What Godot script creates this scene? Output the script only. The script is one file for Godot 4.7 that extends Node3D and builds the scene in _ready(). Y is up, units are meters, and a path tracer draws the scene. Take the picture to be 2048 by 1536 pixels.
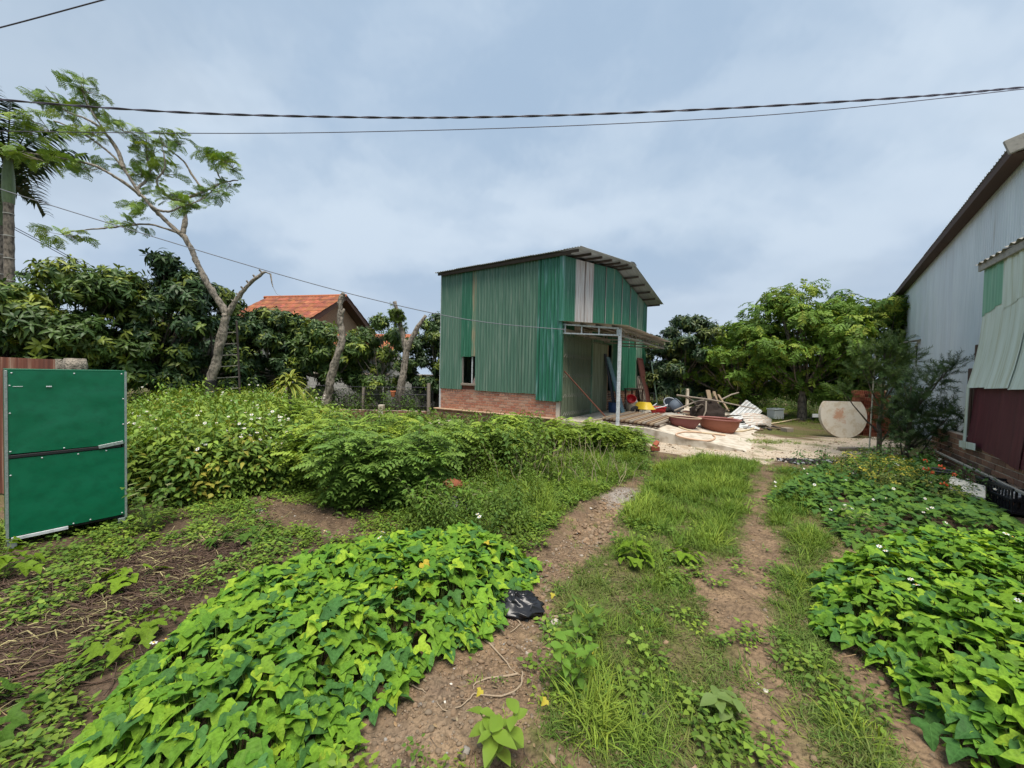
extends Node3D
# A back yard on an overcast day: a green corrugated shed, vegetable beds, weeds, trees and a warehouse.

var R := RandomNumberGenerator.new()
var nz := FastNoiseLite.new()
var nz2 := FastNoiseLite.new()
var used := {}
var M := {}

# ---------------------------------------------------------------- mesh helpers
class MB:
	var v := PackedVector3Array()
	var c := PackedColorArray()
	var t := PackedVector2Array()
	var i := PackedInt32Array()
	var gnarl := 0.0
	var fn: FastNoiseLite
	func vert(p: Vector3, col := Color.WHITE, uv := Vector2.ZERO) -> int:
		v.append(p); c.append(col); t.append(uv)
		return v.size() - 1
	func tri(a: int, b: int, d: int) -> void:
		i.append(a); i.append(b); i.append(d)
	func quad(a: int, b: int, d: int, e: int) -> void:
		i.append(a); i.append(b); i.append(d); i.append(a); i.append(d); i.append(e)
	func poly(pts: Array, ctr: Vector3, col := Color.WHITE) -> void:
		# flat polygon facing away from ctr
		var n: Vector3 = (pts[0] - pts[2]).cross(pts[0] - pts[1])
		var mid := Vector3.ZERO
		for p in pts: mid += p
		mid /= pts.size()
		if n.dot(mid - ctr) < 0.0: pts.reverse()
		var s := v.size()
		for p in pts: vert(p, col, Vector2(p.x + p.z, p.y))
		for k in range(1, pts.size() - 1): tri(s, s + k, s + k + 1)
	func box(x: Transform3D, size: Vector3, ch := 0.0, col := Color.WHITE) -> void:
		var h := size * 0.5
		var o := x.origin
		for a in 3:
			var b := (a + 1) % 3
			var d := (a + 2) % 3
			for s in [-1.0, 1.0]:
				var pts := []
				for q in [[-1.0, -1.0], [1.0, -1.0], [1.0, 1.0], [-1.0, 1.0]]:
					var p := Vector3.ZERO
					p[a] = s * h[a]; p[b] = q[0] * (h[b] - ch); p[d] = q[1] * (h[d] - ch)
					pts.append(x * p)
				poly(pts, o, col)
			if ch > 0.0:
				for s in [-1.0, 1.0]:
					for u in [-1.0, 1.0]:
						var pts := []
						for q in [[0, -1.0], [0, 1.0], [1, 1.0], [1, -1.0]]:
							var p := Vector3.ZERO
							p[a] = s * (h[a] - (ch if q[0] == 1 else 0.0)); p[b] = u * (h[b] - (ch if q[0] == 0 else 0.0)); p[d] = q[1] * (h[d] - ch)
							pts.append(x * p)
						poly(pts, o, col)
		if ch > 0.0:
			for sx in [-1.0, 1.0]:
				for sy in [-1.0, 1.0]:
					for sz in [-1.0, 1.0]:
						poly([x * Vector3(sx * h.x, sy * (h.y - ch), sz * (h.z - ch)), x * Vector3(sx * (h.x - ch), sy * h.y, sz * (h.z - ch)), x * Vector3(sx * (h.x - ch), sy * (h.y - ch), sz * h.z)], o, col)
	func tube(pts: Array, rad: Array, sides := 6, col := Color.WHITE, cap := true) -> void:
		var n := pts.size()
		var prev := Vector3.ZERO
		var first := v.size()
		var run := 0.0
		for k in n:
			var d: Vector3 = (pts[min(k + 1, n - 1)] - pts[max(k - 1, 0)]).normalized()
			if k == 0:
				prev = d.cross(Vector3(0.31, 0.2, 0.93)).normalized()
				if prev.length() < 0.5: prev = d.cross(Vector3.RIGHT).normalized()
			else:
				prev = (prev - d * prev.dot(d)).normalized()
				run += (pts[k] - pts[k - 1]).length()
			var q := d.cross(prev)
			var r: float = rad[min(k, rad.size() - 1)]
			for s in sides:
				var a := TAU * s / sides
				var off := prev * cos(a) + q * sin(a)
				var rr := r
				if gnarl > 0.0:
					var at: Vector3 = pts[k] + off * r
					rr *= 1.0 + gnarl * (fn.get_noise_3d(at.x * 5.0, at.y * 2.4, at.z * 5.0) + 0.7 * fn.get_noise_3d(at.x * 17.0, at.y * 8.0, at.z * 17.0))
				vert(pts[k] + off * rr, col, Vector2(float(s) / sides, run))
		for k in n - 1:
			for s in sides:
				var a := first + k * sides + s
				var b := first + k * sides + (s + 1) % sides
				quad(a, a + sides, b + sides, b)
		if cap:
			for e in [0, n - 1]:
				var m := vert(pts[e], col)
				for s in sides:
					var a: int = first + e * sides + s
					var b: int = first + e * sides + (s + 1) % sides
					if e == 0: tri(m, a, b)
					else: tri(m, b, a)
	func lathe(prof: Array, sides := 24, col := Color.WHITE, x := Transform3D.IDENTITY) -> void:
		# prof: Vector2(radius, height)
		var first := v.size()
		for k in prof.size():
			for s in sides:
				var a := TAU * s / sides
				vert(x * Vector3(prof[k].x * cos(a), prof[k].y, prof[k].x * sin(a)), col, Vector2(float(s) / sides, k * 0.2))
		for k in prof.size() - 1:
			for s in sides:
				quad(first + k * sides + s, first + (k + 1) * sides + s, first + (k + 1) * sides + (s + 1) % sides, first + k * sides + (s + 1) % sides)
	# a leaf blade: a strip folded along its midrib, bending down
	func leaf(base: Vector3, dir: Vector3, up: Vector3, length: float, width: float, droop: float, fold: float, prof: Array, col: Color, col2 := Color(-1, 0, 0)) -> void:
		var side := dir.cross(up).normalized()
		var nrm := side.cross(dir).normalized()
		var n := prof.size()
		var f := v.size()
		for k in n:
			var s := float(k) / (n - 1)
			var p := base + dir * length * s - Vector3.UP * droop * length * s * s
			var w: float = prof[k] * width * 0.5
			vert(p + side * w + nrm * fold * w, col)
			vert(p, col if col2.r < 0.0 else col2)
			vert(p - side * w + nrm * fold * w, col)
		for k in n - 1:
			var a := f + k * 3
			if prof[k] > 0.0 or prof[k + 1] > 0.0:
				quad(a, a + 1, a + 4, a + 3)
				quad(a + 1, a + 2, a + 5, a + 4)
	func mesh() -> ArrayMesh:
		var n := PackedVector3Array()
		n.resize(v.size())
		for k in range(0, i.size(), 3):
			var a := i[k]
			var b := i[k + 1]
			var d := i[k + 2]
			var m := (v[a] - v[d]).cross(v[a] - v[b])
			n[a] += m; n[b] += m; n[d] += m
		for k in n.size(): n[k] = n[k].normalized() if n[k].length_squared() > 1e-20 else Vector3.UP
		var arr := []
		arr.resize(Mesh.ARRAY_MAX)
		arr[Mesh.ARRAY_VERTEX] = v
		arr[Mesh.ARRAY_NORMAL] = n
		arr[Mesh.ARRAY_COLOR] = c
		arr[Mesh.ARRAY_TEX_UV] = t
		arr[Mesh.ARRAY_INDEX] = i
		var m := ArrayMesh.new()
		m.add_surface_from_arrays(Mesh.PRIMITIVE_TRIANGLES, arr)
		return m

# ---------------------------------------------------------------- scene helpers
func numbered(called: String) -> String:
	used[called] = used.get(called, -1) + 1
	return called if used[called] == 0 else "%s_%03d" % [called, used[called]]

func tag(o: Node3D, label: String, category: String, group := "", kind := "") -> Node3D:
	o.set_meta("label", label)
	if category: o.set_meta("category", category)
	if group: o.set_meta("group", group)
	if kind: o.set_meta("kind", kind)
	return o

func thing(called: String, label: String, category: String, at := Vector3.ZERO, turn := 0.0, group := "", kind := "") -> Node3D:
	var o := Node3D.new()
	o.name = numbered(called)
	add_child(o)
	o.position = at
	o.rotation.y = turn
	tag(o, label, category, group, kind)
	return o

func part(called: String, mesh: Mesh, m: Material, parent: Node, x := Transform3D.IDENTITY) -> MeshInstance3D:
	var o := MeshInstance3D.new()
	o.name = numbered(called) if parent == self else called
	o.mesh = mesh
	o.material_override = m
	o.transform = x
	parent.add_child(o, true)
	return o

func single(called: String, mesh: Mesh, m: Material, label: String, category: String, at := Transform3D.IDENTITY, group := "", kind := "") -> MeshInstance3D:
	var o := part(called, mesh, m, self, at)
	tag(o, label, category, group, kind)
	return o

func struct(called: String, mesh: Mesh, m: Material, at := Transform3D.IDENTITY) -> MeshInstance3D:
	var o := part(called, mesh, m, self, at)
	o.set_meta("kind", "structure")
	return o

func many(called: String, mesh: Mesh, m: Material, xs: Array, cols: Array, parent: Node) -> MultiMeshInstance3D:
	var mm := MultiMesh.new()
	mm.transform_format = MultiMesh.TRANSFORM_3D
	mm.use_colors = true
	mm.mesh = mesh
	mm.instance_count = xs.size()
	for k in xs.size():
		mm.set_instance_transform(k, xs[k])
		mm.set_instance_color(k, cols[k])
	var o := MultiMeshInstance3D.new()
	o.name = numbered(called) if parent == self else called
	o.multimesh = mm
	o.material_override = m
	o.set_meta("kind", "stuff")
	parent.add_child(o, true)
	return o

func boxmesh(size: Vector3, ch := 0.004) -> ArrayMesh:
	var b := MB.new()
	b.box(Transform3D.IDENTITY, size, ch)
	return b.mesh()

func tubemesh(pts: Array, rad: Array, sides := 6, gnarl := 0.0) -> ArrayMesh:
	var b := MB.new()
	b.gnarl = gnarl
	b.fn = nz
	b.tube(pts, rad, sides)
	return b.mesh()

func bar(called: String, m: Material, parent: Node, a: Vector3, b: Vector3, w: float, h: float) -> MeshInstance3D:
	# a squared bar from a to b
	var d := b - a
	var y := Vector3.UP if absf(d.normalized().y) < 0.95 else Vector3.RIGHT
	var x := Transform3D(Basis.looking_at(d, y), (a + b) * 0.5)
	return part(called, boxmesh(Vector3(w, h, d.length()), minf(0.004, minf(w, h) * 0.2)), m, parent, x)

func lin(c: Color) -> Color:
	return c.linear_to_srgb()

func noise_tex(freq: float, oct: int, ramp: Array, sd := 1, size := 512, type := FastNoiseLite.TYPE_SIMPLEX_SMOOTH) -> NoiseTexture2D:
	var n := FastNoiseLite.new()
	n.noise_type = type
	n.frequency = freq
	n.fractal_octaves = oct
	n.seed = sd
	var t := NoiseTexture2D.new()
	t.width = size; t.height = size
	t.seamless = true
	t.noise = n
	if ramp.size():
		var g := Gradient.new()
		var off := PackedFloat32Array()
		var cols := PackedColorArray()
		for r in ramp:
			off.append(r[0]); cols.append(lin(r[1]))
		g.offsets = off
		g.colors = cols
		t.color_ramp = g
	return t

func grey(a: float) -> Color:
	return Color(a, a, a)

# plain material; tex multiplies the colour, scale is repeats per metre (or per uv unit)
func mat(c: Color, rough := 0.8, tex: Texture2D = null, scale := Vector3(1, 1, 1), tri := true, metal := 0.0, bump: Texture2D = null, bump_cm := 0.3) -> StandardMaterial3D:
	var m := StandardMaterial3D.new()
	m.albedo_color = lin(c)
	m.roughness = rough
	m.metallic = metal
	m.uv1_triplanar = tri and (tex != null or bump != null)
	m.uv1_world_triplanar = false
	m.uv1_scale = scale
	if tex: m.albedo_texture = tex
	if bump:
		m.heightmap_enabled = true
		m.heightmap_texture = bump
		m.heightmap_scale = bump_cm
	return m

func leafmat(rough := 0.5, back := 0.35, spec := 0.5) -> StandardMaterial3D:
	var m := StandardMaterial3D.new()
	m.vertex_color_use_as_albedo = true
	m.roughness = rough
	m.metallic_specular = spec
	m.backlight_enabled = true
	m.backlight = lin(Color(back, back, back * 0.5))
	m.cull_mode = BaseMaterial3D.CULL_DISABLED
	return m

func rnd(a: float, b: float) -> float:
	return R.randf_range(a, b)

func rdir() -> Vector3:
	var z := rnd(-1, 1)
	var a := rnd(0, TAU)
	var r := sqrt(1 - z * z)
	return Vector3(r * cos(a), z, r * sin(a))

func facing(y: Vector3, spin: float, s: float, at: Vector3) -> Transform3D:
	# a transform whose +y points along y, spun about it
	var up := y.normalized()
	var x := up.cross(Vector3(0.13, 0.3, 0.94)).normalized()
	var b := Basis(x, up, x.cross(up)).rotated(up, spin)
	return Transform3D(b.scaled(Vector3(s, s, s)) if false else Basis(b.x * s, b.y * s, b.z * s), at)

func vary(c: Color, amt: float) -> Color:
	var k := 1.0 + rnd(-amt, amt)
	var h := rnd(-amt, amt) * 0.35
	return Color(c.r * k * (1 + h), c.g * k, c.b * k * (1 - h))

func inside(p: Vector2, pg: PackedVector2Array) -> bool:
	return Geometry2D.is_point_in_polygon(p, pg)

func edge_dist(p: Vector2, pg: PackedVector2Array) -> float:
	var best := 1e9
	for k in pg.size():
		var q := Geometry2D.get_closest_point_to_segment(p, pg[k], pg[(k + 1) % pg.size()])
		best = minf(best, p.distance_to(q))
	return best

func bounds(pg: PackedVector2Array) -> Rect2:
	var r := Rect2(pg[0], Vector2.ZERO)
	for p in pg: r = r.expand(p)
	return r

func pick(pg: PackedVector2Array) -> Vector2:
	var r := bounds(pg)
	for k in 200:
		var p := Vector2(rnd(r.position.x, r.end.x), rnd(r.position.y, r.end.y))
		if inside(p, pg): return p
	return pg[0]

func smooth(a: float, b: float, x: float) -> float:
	return smoothstep(a, b, x)

# ---------------------------------------------------------------- ground regions (metres, x and z)
var bedL := PackedVector2Array([Vector2(-1.58, -1.11), Vector2(-1.63, -1.35), Vector2(-1.68, -1.56), Vector2(-1.80, -1.81), Vector2(-1.81, -2.10), Vector2(-1.82, -2.46), Vector2(-1.59, -2.77), Vector2(-1.28, -3.08), Vector2(-0.82, -3.35), Vector2(-0.26, -3.44), Vector2(0.23, -2.97), Vector2(0.15, -2.63), Vector2(-0.02, -2.33), Vector2(-0.07, -2.14), Vector2(-0.29, -1.93), Vector2(-0.44, -1.82), Vector2(-0.49, -1.67), Vector2(-0.61, -1.59), Vector2(-0.60, -1.41), Vector2(-0.69, -1.31), Vector2(-0.72, -1.07)])
var bedR := PackedVector2Array([Vector2(2.28, -2.79), Vector2(2.84, -3.18), Vector2(3.49, -3.41), Vector2(3.90, -3.38), Vector2(4.11, -3.19), Vector2(4.74, -2.82), Vector2(2.46, -1.33), Vector2(1.78, -1.12), Vector2(1.80, -1.42), Vector2(1.80, -1.60), Vector2(1.93, -1.85), Vector2(1.87, -2.07), Vector2(1.82, -2.24)])
var grassC := PackedVector2Array([Vector2(-0.01, -1.39), Vector2(0.13, -1.64), Vector2(0.28, -1.97), Vector2(0.29, -2.29), Vector2(0.30, -2.66), Vector2(0.86, -3.40), Vector2(1.53, -4.68), Vector2(2.48, -6.59), Vector2(3.67, -7.44), Vector2(4.53, -6.97), Vector2(3.00, -4.77), Vector2(2.30, -3.81), Vector2(1.89, -3.26), Vector2(1.31, -2.91), Vector2(1.29, -2.42), Vector2(1.15, -1.99), Vector2(1.07, -1.72), Vector2(0.87, -1.41)])
var grassR := PackedVector2Array([Vector2(4.64, -6.60), Vector2(4.70, -5.82), Vector2(3.13, -3.62), Vector2(2.24, -2.74), Vector2(1.78, -2.16), Vector2(1.64, -1.70), Vector2(1.59, -1.42), Vector2(1.19, -1.42), Vector2(1.38, -1.78), Vector2(1.52, -2.11), Vector2(1.81, -2.60), Vector2(2.49, -3.38), Vector2(2.74, -4.10)])
var grassM := PackedVector2Array([Vector2(0.19, -3.47), Vector2(0.76, -4.45), Vector2(1.46, -5.32), Vector2(2.41, -6.41), Vector2(2.68, -7.67), Vector2(1.51, -7.32), Vector2(0.33, -6.40), Vector2(-0.42, -5.42), Vector2(-0.21, -4.23)])
var sand := PackedVector2Array([Vector2(2.78, -7.94), Vector2(3.10, -7.72), Vector2(3.53, -7.16), Vector2(4.54, -6.85), Vector2(6.07, -7.54), Vector2(7.89, -8.21), Vector2(9.89, -10.04), Vector2(9.36, -10.62), Vector2(7.18, -9.56), Vector2(6.94, -10.31), Vector2(6.62, -11.38), Vector2(5.94, -11.49), Vector2(3.90, -10.07)])
var soilL := PackedVector2Array([Vector2(-3.14, -4.38), Vector2(-2.75, -4.59), Vector2(-2.11, -4.27), Vector2(-1.51, -3.86), Vector2(-1.17, -3.46), Vector2(-1.67, -3.38), Vector2(-2.23, -3.57), Vector2(-2.76, -3.93)])
var vines := PackedVector2Array([Vector2(-2.86, -1.98), Vector2(-3.64, -2.58), Vector2(-3.08, -2.87), Vector2(-2.90, -3.22), Vector2(-2.56, -3.44), Vector2(-2.40, -3.68), Vector2(-2.14, -3.17), Vector2(-2.16, -2.77), Vector2(-2.16, -2.40), Vector2(-2.19, -2.04), Vector2(-2.06, -1.75), Vector2(-2.21, -1.50)])
var weeds := PackedVector2Array([Vector2(-4.35, -4.25), Vector2(-3.65, -4.15), Vector2(-3.2, -4.5), Vector2(-2.85, -4.95), Vector2(-3.78, -7.24), Vector2(-3.51, -8.38), Vector2(-5.41, -11.50), Vector2(-8.14, -12.98), Vector2(-12.32, -12.13)])
var rveg := PackedVector2Array([Vector2(3.11, -4.66), Vector2(4.54, -6.02), Vector2(5.88, -6.65), Vector2(7.81, -7.25), Vector2(7.35, -6.42), Vector2(5.16, -3.84), Vector2(4.65, -3.00), Vector2(4.25, -3.34), Vector2(3.84, -3.53), Vector2(3.02, -3.38), Vector2(3.51, -4.33), Vector2(3.28, -4.49)])
var pathL := PackedVector2Array([Vector2(-0.67, -1.38), Vector2(-0.64, -1.67), Vector2(-0.51, -1.82), Vector2(-0.04, -2.27), Vector2(0.16, -2.79), Vector2(0.41, -3.38), Vector2(0.76, -4.13), Vector2(1.21, -4.85), Vector2(1.56, -4.98), Vector2(1.20, -4.16), Vector2(0.81, -3.40), Vector2(0.33, -2.66), Vector2(0.26, -2.28), Vector2(0.28, -1.97), Vector2(0.13, -1.64), Vector2(-0.01, -1.39)])

func gh(x: float, z: float) -> float:
	# height of the ground
	var h := nz.get_noise_2d(x * 0.5, z * 0.5) * 0.05 + nz.get_noise_2d(x * 2.2 + 40, z * 2.2) * 0.022
	var p := Vector2(x, z)
	if z > -4.2:
		if x < 1.0 and x > -3.0:
			var e := edge_dist(p, bedL)
			h += 0.06 * (smooth(0.0, 0.45, e) if inside(p, bedL) else 0.0)
		elif x > 1.5 and x < 5.2:
			var e := edge_dist(p, bedR)
			h += 0.05 * (smooth(0.0, 0.5, e) if inside(p, bedR) else 0.0)
	# the wheel rut at the far end of the dirt path
	var rut := Geometry2D.get_closest_point_to_segment(p, Vector2(0.75, -3.7), Vector2(1.35, -4.7)).distance_to(p)
	h -= 0.09 * (1.0 - smooth(0.05, 0.3, rut + nz.get_noise_2d(x * 6, z * 6) * 0.08))
	if z < -7.0: h *= 1.0 - 0.7 * smooth(7.0, 9.0, -z)
	return h

# ---------------------------------------------------------------- main
func _ready() -> void:
	R.seed = 20240611
	nz.seed = 5
	nz.frequency = 1.0
	nz.fractal_octaves = 3
	nz2.seed = 11
	nz2.frequency = 1.0
	nz2.fractal_octaves = 4
	camera_and_light()
	materials()
	leaf_meshes()
	ground()
	yard_slab()
	shed()
	warehouse()
	annex()
	tiled_house()
	left_fences()
	green_box()
	print("built structure")
	left_trees()
	right_trees()
	leaning_tree()
	palms()
	podocarps()
	print("built trees")
	weeds_and_shrubs()
	potato_beds()
	right_plants()
	grass_and_litter()
	print("built plants")
	yard_objects()
	debris()
	small_things()
	cables()

func camera_and_light() -> void:
	var cam := Camera3D.new()
	cam.name = "camera"
	cam.position = Vector3(0, 1.5, 0)
	cam.rotation_degrees = Vector3(-1.4, 0, 1.2)
	cam.fov = 89.70
	cam.near = 0.05
	cam.far = 600.0
	add_child(cam)
	var sun := DirectionalLight3D.new()
	sun.name = "sun"
	sun.light_energy = 0.5
	sun.light_angular_distance = 34.0
	sun.light_color = Color(1.0, 0.97, 0.92)
	sun.shadow_enabled = true
	sun.rotation_degrees = Vector3(-70, 12, 0)
	add_child(sun)
	var env := Environment.new()
	env.background_mode = Environment.BG_SKY
	env.tonemap_mode = Environment.TONE_MAPPER_LINEAR
	env.tonemap_exposure = 3.15
	env.sdfgi_enabled = true
	env.ssao_enabled = true
	env.ssil_enabled = true
	env.fog_enabled = false
	var sky := Sky.new()
	var pm := PanoramaSkyMaterial.new()
	pm.panorama = ImageTexture.create_from_image(sky_image())
	sky.sky_material = pm
	env.sky = sky
	var we := WorldEnvironment.new()
	we.name = "environment"
	we.environment = env
	add_child(we)

func sky_image() -> Image:
	var w := 1024
	var h := 512
	var im := Image.create(w, h, false, Image.FORMAT_RGBF)
	var a := FastNoiseLite.new()
	a.seed = 31; a.frequency = 0.9; a.fractal_octaves = 5; a.fractal_gain = 0.48
	a.domain_warp_enabled = true; a.domain_warp_amplitude = 0.35; a.domain_warp_frequency = 1.1
	var b := FastNoiseLite.new()
	b.seed = 77; b.frequency = 2.1; b.fractal_octaves = 5; b.fractal_gain = 0.55
	b.domain_warp_enabled = true; b.domain_warp_amplitude = 0.3; b.domain_warp_frequency = 2.0
	var blue := Color(0.128, 0.170, 0.224)
	var pale := Color(0.208, 0.243, 0.283)
	var veil := Color(0.134, 0.168, 0.209)
	for y in h:
		var el := PI * (0.5 - (y + 0.5) / h)
		for x in w:
			var az := TAU * ((x + 0.5) / w - 0.5)
			var d := Vector3(sin(az) * cos(el), sin(el), -cos(az) * cos(el))
			# clouds lie on a flat layer overhead, so they flatten towards the horizon
			var k := 1.0 / (maxf(d.y, 0.0) + 0.32)
			var q := Vector2(d.x * k, d.z * k)
			var n1 := a.get_noise_2d(q.x * 0.85 + 3.1, q.y * 1.0 + 0.7)
			var n2 := b.get_noise_2d(q.x * 0.55, q.y * 0.9)
			var thick := smoothstep(-0.45, 0.5, n1 * 1.1 + n2 * 0.28)
			var grey_part := smoothstep(0.0, 0.6, a.get_noise_2d(q.x * 0.6 - 7.0, q.y * 0.7 + 5.0) + 0.12)
			var c := blue.lerp(pale, thick * 0.9)
			c = c.lerp(veil, grey_part * 0.55)
			# the air near the horizon is paler
			c = c.lerp(Color(0.166, 0.198, 0.242), 0.75 * (1.0 - smoothstep(0.0, 0.38, maxf(d.y, 0.0))))
			im.set_pixel(x, y, c)
	return im

func materials() -> void:
	var fine := noise_tex(0.03, 5, [[0.0, grey(0.55)], [0.5, grey(0.85)], [1.0, grey(1.0)]], 3)
	var blot := noise_tex(0.012, 4, [[0.0, grey(0.6)], [0.45, grey(0.9)], [1.0, grey(1.0)]], 4)
	var rough := noise_tex(0.06, 5, [], 9)
	M.fine = fine
	M.rough = rough
	# ground: the vertex colours say what lies where, the texture gives it grain
	var g := mat(Color.WHITE, 0.95, noise_tex(0.05, 6, [[0.0, grey(0.42)], [0.4, grey(0.8)], [0.6, grey(1.0)], [1.0, grey(1.25)]], 21), Vector3(0.9, 0.9, 0.9), true, 0.0, rough, 2.2)
	g.vertex_color_use_as_albedo = true
	g.metallic_specular = 0.25
	g.uv1_world_triplanar = true
	M.ground = g
	M.concrete = mat(Color(0.62, 0.56, 0.47), 0.9, noise_tex(0.014, 6, [[0.0, Color(0.5, 0.45, 0.4)], [0.42, Color(0.85, 0.82, 0.78)], [0.6, grey(0.96)], [1.0, grey(1.0)]], 17), Vector3(0.5, 0.5, 0.5), true, 0.0, rough, 0.2)
	M.plaster = mat(Color(0.50, 0.34, 0.22), 0.95, blot, Vector3(0.8, 0.8, 0.8), true, 0.0, rough, 0.3)
	M.mortar = mat(Color(0.66, 0.56, 0.45), 0.95, fine, Vector3(2, 2, 2), true, 0.0, rough, 0.3)
	M.brick = []
	for c in [Color(0.58, 0.26, 0.165), Color(0.51, 0.21, 0.135), Color(0.61, 0.31, 0.21), Color(0.48, 0.235, 0.165), Color(0.62, 0.36, 0.25)]:
		M.brick.append(mat(c, 0.92, fine, Vector3(3, 3, 3), true, 0.0, rough, 0.15))
	M.brickdark = mat(Color(0.13, 0.07, 0.05), 0.92, fine, Vector3(3, 3, 3))
	M.oldbrick = []
	for c in [Color(0.33, 0.165, 0.10), Color(0.25, 0.13, 0.085), Color(0.38, 0.21, 0.13), Color(0.17, 0.10, 0.07)]:
		M.oldbrick.append(mat(c, 0.95, fine, Vector3(3, 3, 3), true, 0.0, rough, 0.2))
	M.redbrick = []
	for c in [Color(0.36, 0.10, 0.05), Color(0.29, 0.075, 0.04), Color(0.42, 0.14, 0.07)]:
		M.redbrick.append(mat(c, 0.9, fine, Vector3(3, 3, 3)))
	# sheet metal: streaks run down the sheets (uv in metres)
	M.sheet = {}
	M.sheet.chalky = streaks([[0.0, Color(0.060, 0.145, 0.100)], [0.4, Color(0.088, 0.185, 0.130)], [0.62, Color(0.112, 0.205, 0.150)], [0.8, Color(0.155, 0.235, 0.180)], [1.0, Color(0.26, 0.30, 0.24)]], 0.55, 41)
	M.sheet.green = streaks([[0.0, Color(0.016, 0.115, 0.062)], [0.5, Color(0.026, 0.150, 0.082)], [0.72, Color(0.040, 0.170, 0.100)], [0.9, Color(0.090, 0.215, 0.155)], [1.0, Color(0.26, 0.33, 0.27)]], 0.4, 42)
	M.sheet.bluegreen = streaks([[0.0, Color(0.018, 0.125, 0.068)], [0.42, Color(0.026, 0.155, 0.088)], [0.58, Color(0.040, 0.175, 0.120)], [0.75, Color(0.080, 0.215, 0.190)], [1.0, Color(0.36, 0.42, 0.40)]], 0.4, 43)
	M.sheet.rusty = streaks([[0.0, Color(0.20, 0.20, 0.13)], [0.35, Color(0.36, 0.31, 0.20)], [0.6, Color(0.12, 0.25, 0.17)], [1.0, Color(0.42, 0.36, 0.26)]], 0.6, 44)
	M.sheet.zinc = streaks([[0.0, Color(0.20, 0.09, 0.06)], [0.24, Color(0.34, 0.25, 0.21)], [0.42, Color(0.46, 0.43, 0.40)], [0.7, Color(0.55, 0.53, 0.50)], [1.0, Color(0.66, 0.65, 0.63)]], 0.6, 45)
	M.sheet.roof = streaks([[0.0, Color(0.32, 0.33, 0.35)], [0.5, Color(0.46, 0.48, 0.51)], [1.0, Color(0.60, 0.63, 0.67)]], 0.45, 46)
	M.sheet.roof.metallic = 0.3
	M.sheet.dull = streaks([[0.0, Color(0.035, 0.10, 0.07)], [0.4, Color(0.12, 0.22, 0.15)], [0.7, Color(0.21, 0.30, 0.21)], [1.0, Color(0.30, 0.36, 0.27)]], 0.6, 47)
	M.sheet.gate = streaks([[0.0, Color(0.08, 0.07, 0.04)], [0.35, Color(0.16, 0.19, 0.125)], [0.7, Color(0.23, 0.28, 0.19)], [1.0, Color(0.30, 0.33, 0.24)]], 0.6, 55)
	M.sheet.pale = streaks([[0.0, Color(0.58, 0.65, 0.69)], [0.5, Color(0.64, 0.71, 0.75)], [1.0, Color(0.68, 0.75, 0.78)]], 0.4, 48)
	M.sheet.pale2 = streaks([[0.0, Color(0.48, 0.50, 0.50)], [0.25, Color(0.59, 0.65, 0.69)], [0.7, Color(0.62, 0.69, 0.74)], [1.0, Color(0.67, 0.74, 0.77)]], 0.45, 57)
	M.sheet.mint = streaks([[0.0, Color(0.26, 0.52, 0.40)], [1.0, Color(0.33, 0.60, 0.47)]], 0.5, 49)
	M.sheet.annex = streaks([[0.0, Color(0.42, 0.42, 0.28)], [0.3, Color(0.56, 0.62, 0.53)], [0.6, Color(0.62, 0.69, 0.62)], [1.0, Color(0.68, 0.75, 0.69)]], 0.6, 50)
	M.sheet.annexgreen = streaks([[0.0, Color(0.13, 0.31, 0.21)], [0.5, Color(0.20, 0.42, 0.29)], [1.0, Color(0.30, 0.47, 0.34)]], 0.6, 51)
	M.sheet.maroon = streaks([[0.0, Color(0.070, 0.012, 0.020)], [0.6, Color(0.10, 0.016, 0.026)], [1.0, Color(0.14, 0.030, 0.038)]], 0.55, 52)
	M.sheet.rust = streaks([[0.0, Color(0.10, 0.035, 0.025)], [0.5, Color(0.19, 0.065, 0.04)], [1.0, Color(0.40, 0.30, 0.22)]], 0.8, 53)
	M.sheet.tin = streaks([[0.0, Color(0.42, 0.19, 0.12)], [0.2, Color(0.47, 0.45, 0.42)], [0.5, Color(0.54, 0.56, 0.56)], [1.0, Color(0.64, 0.66, 0.66)]], 0.5, 54)
	M.sheet.tinrust = streaks([[0.0, Color(0.38, 0.14, 0.08)], [0.3, Color(0.46, 0.30, 0.22)], [0.5, Color(0.52, 0.50, 0.45)], [1.0, Color(0.60, 0.60, 0.57)]], 0.5, 56)
	M.steel = mat(Color(0.70, 0.73, 0.75), 0.5, fine, Vector3(1, 1, 1))
	M.darksteel = mat(Color(0.085, 0.065, 0.055), 0.7, blot, Vector3(1.5, 1.5, 1.5))
	M.grimy = mat(Color(0.34, 0.32, 0.28), 0.7, blot, Vector3(2, 2, 2))
	M.rustbar = mat(Color(0.20, 0.075, 0.045), 0.9, fine, Vector3(4, 4, 4))
	M.black = mat(Color(0.012, 0.012, 0.014), 0.6)
	M.wire = mat(Color(0.075, 0.068, 0.095), 0.6)
	M.alu = mat(Color(0.62, 0.64, 0.65), 0.4, null, Vector3.ONE, true, 0.6)
	var bark := noise_tex(0.013, 6, [[0.0, grey(0.12)], [0.38, grey(0.45)], [0.52, grey(0.8)], [0.62, grey(1.0)], [1.0, grey(1.35)]], 61)
	M.bark = mat(Color(0.30, 0.25, 0.20), 0.95, bark, Vector3(1.6, 0.8, 1.6), true, 0.0, rough, 1.0)
	M.palebark = mat(Color(0.36, 0.31, 0.25), 0.95, bark, Vector3(1.8, 1.2, 1.8), true, 0.0, rough, 1.6)
	M.darkbark = mat(Color(0.13, 0.105, 0.08), 0.95, bark, Vector3(1.6, 0.8, 1.6), true, 0.0, rough, 1.0)
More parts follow.
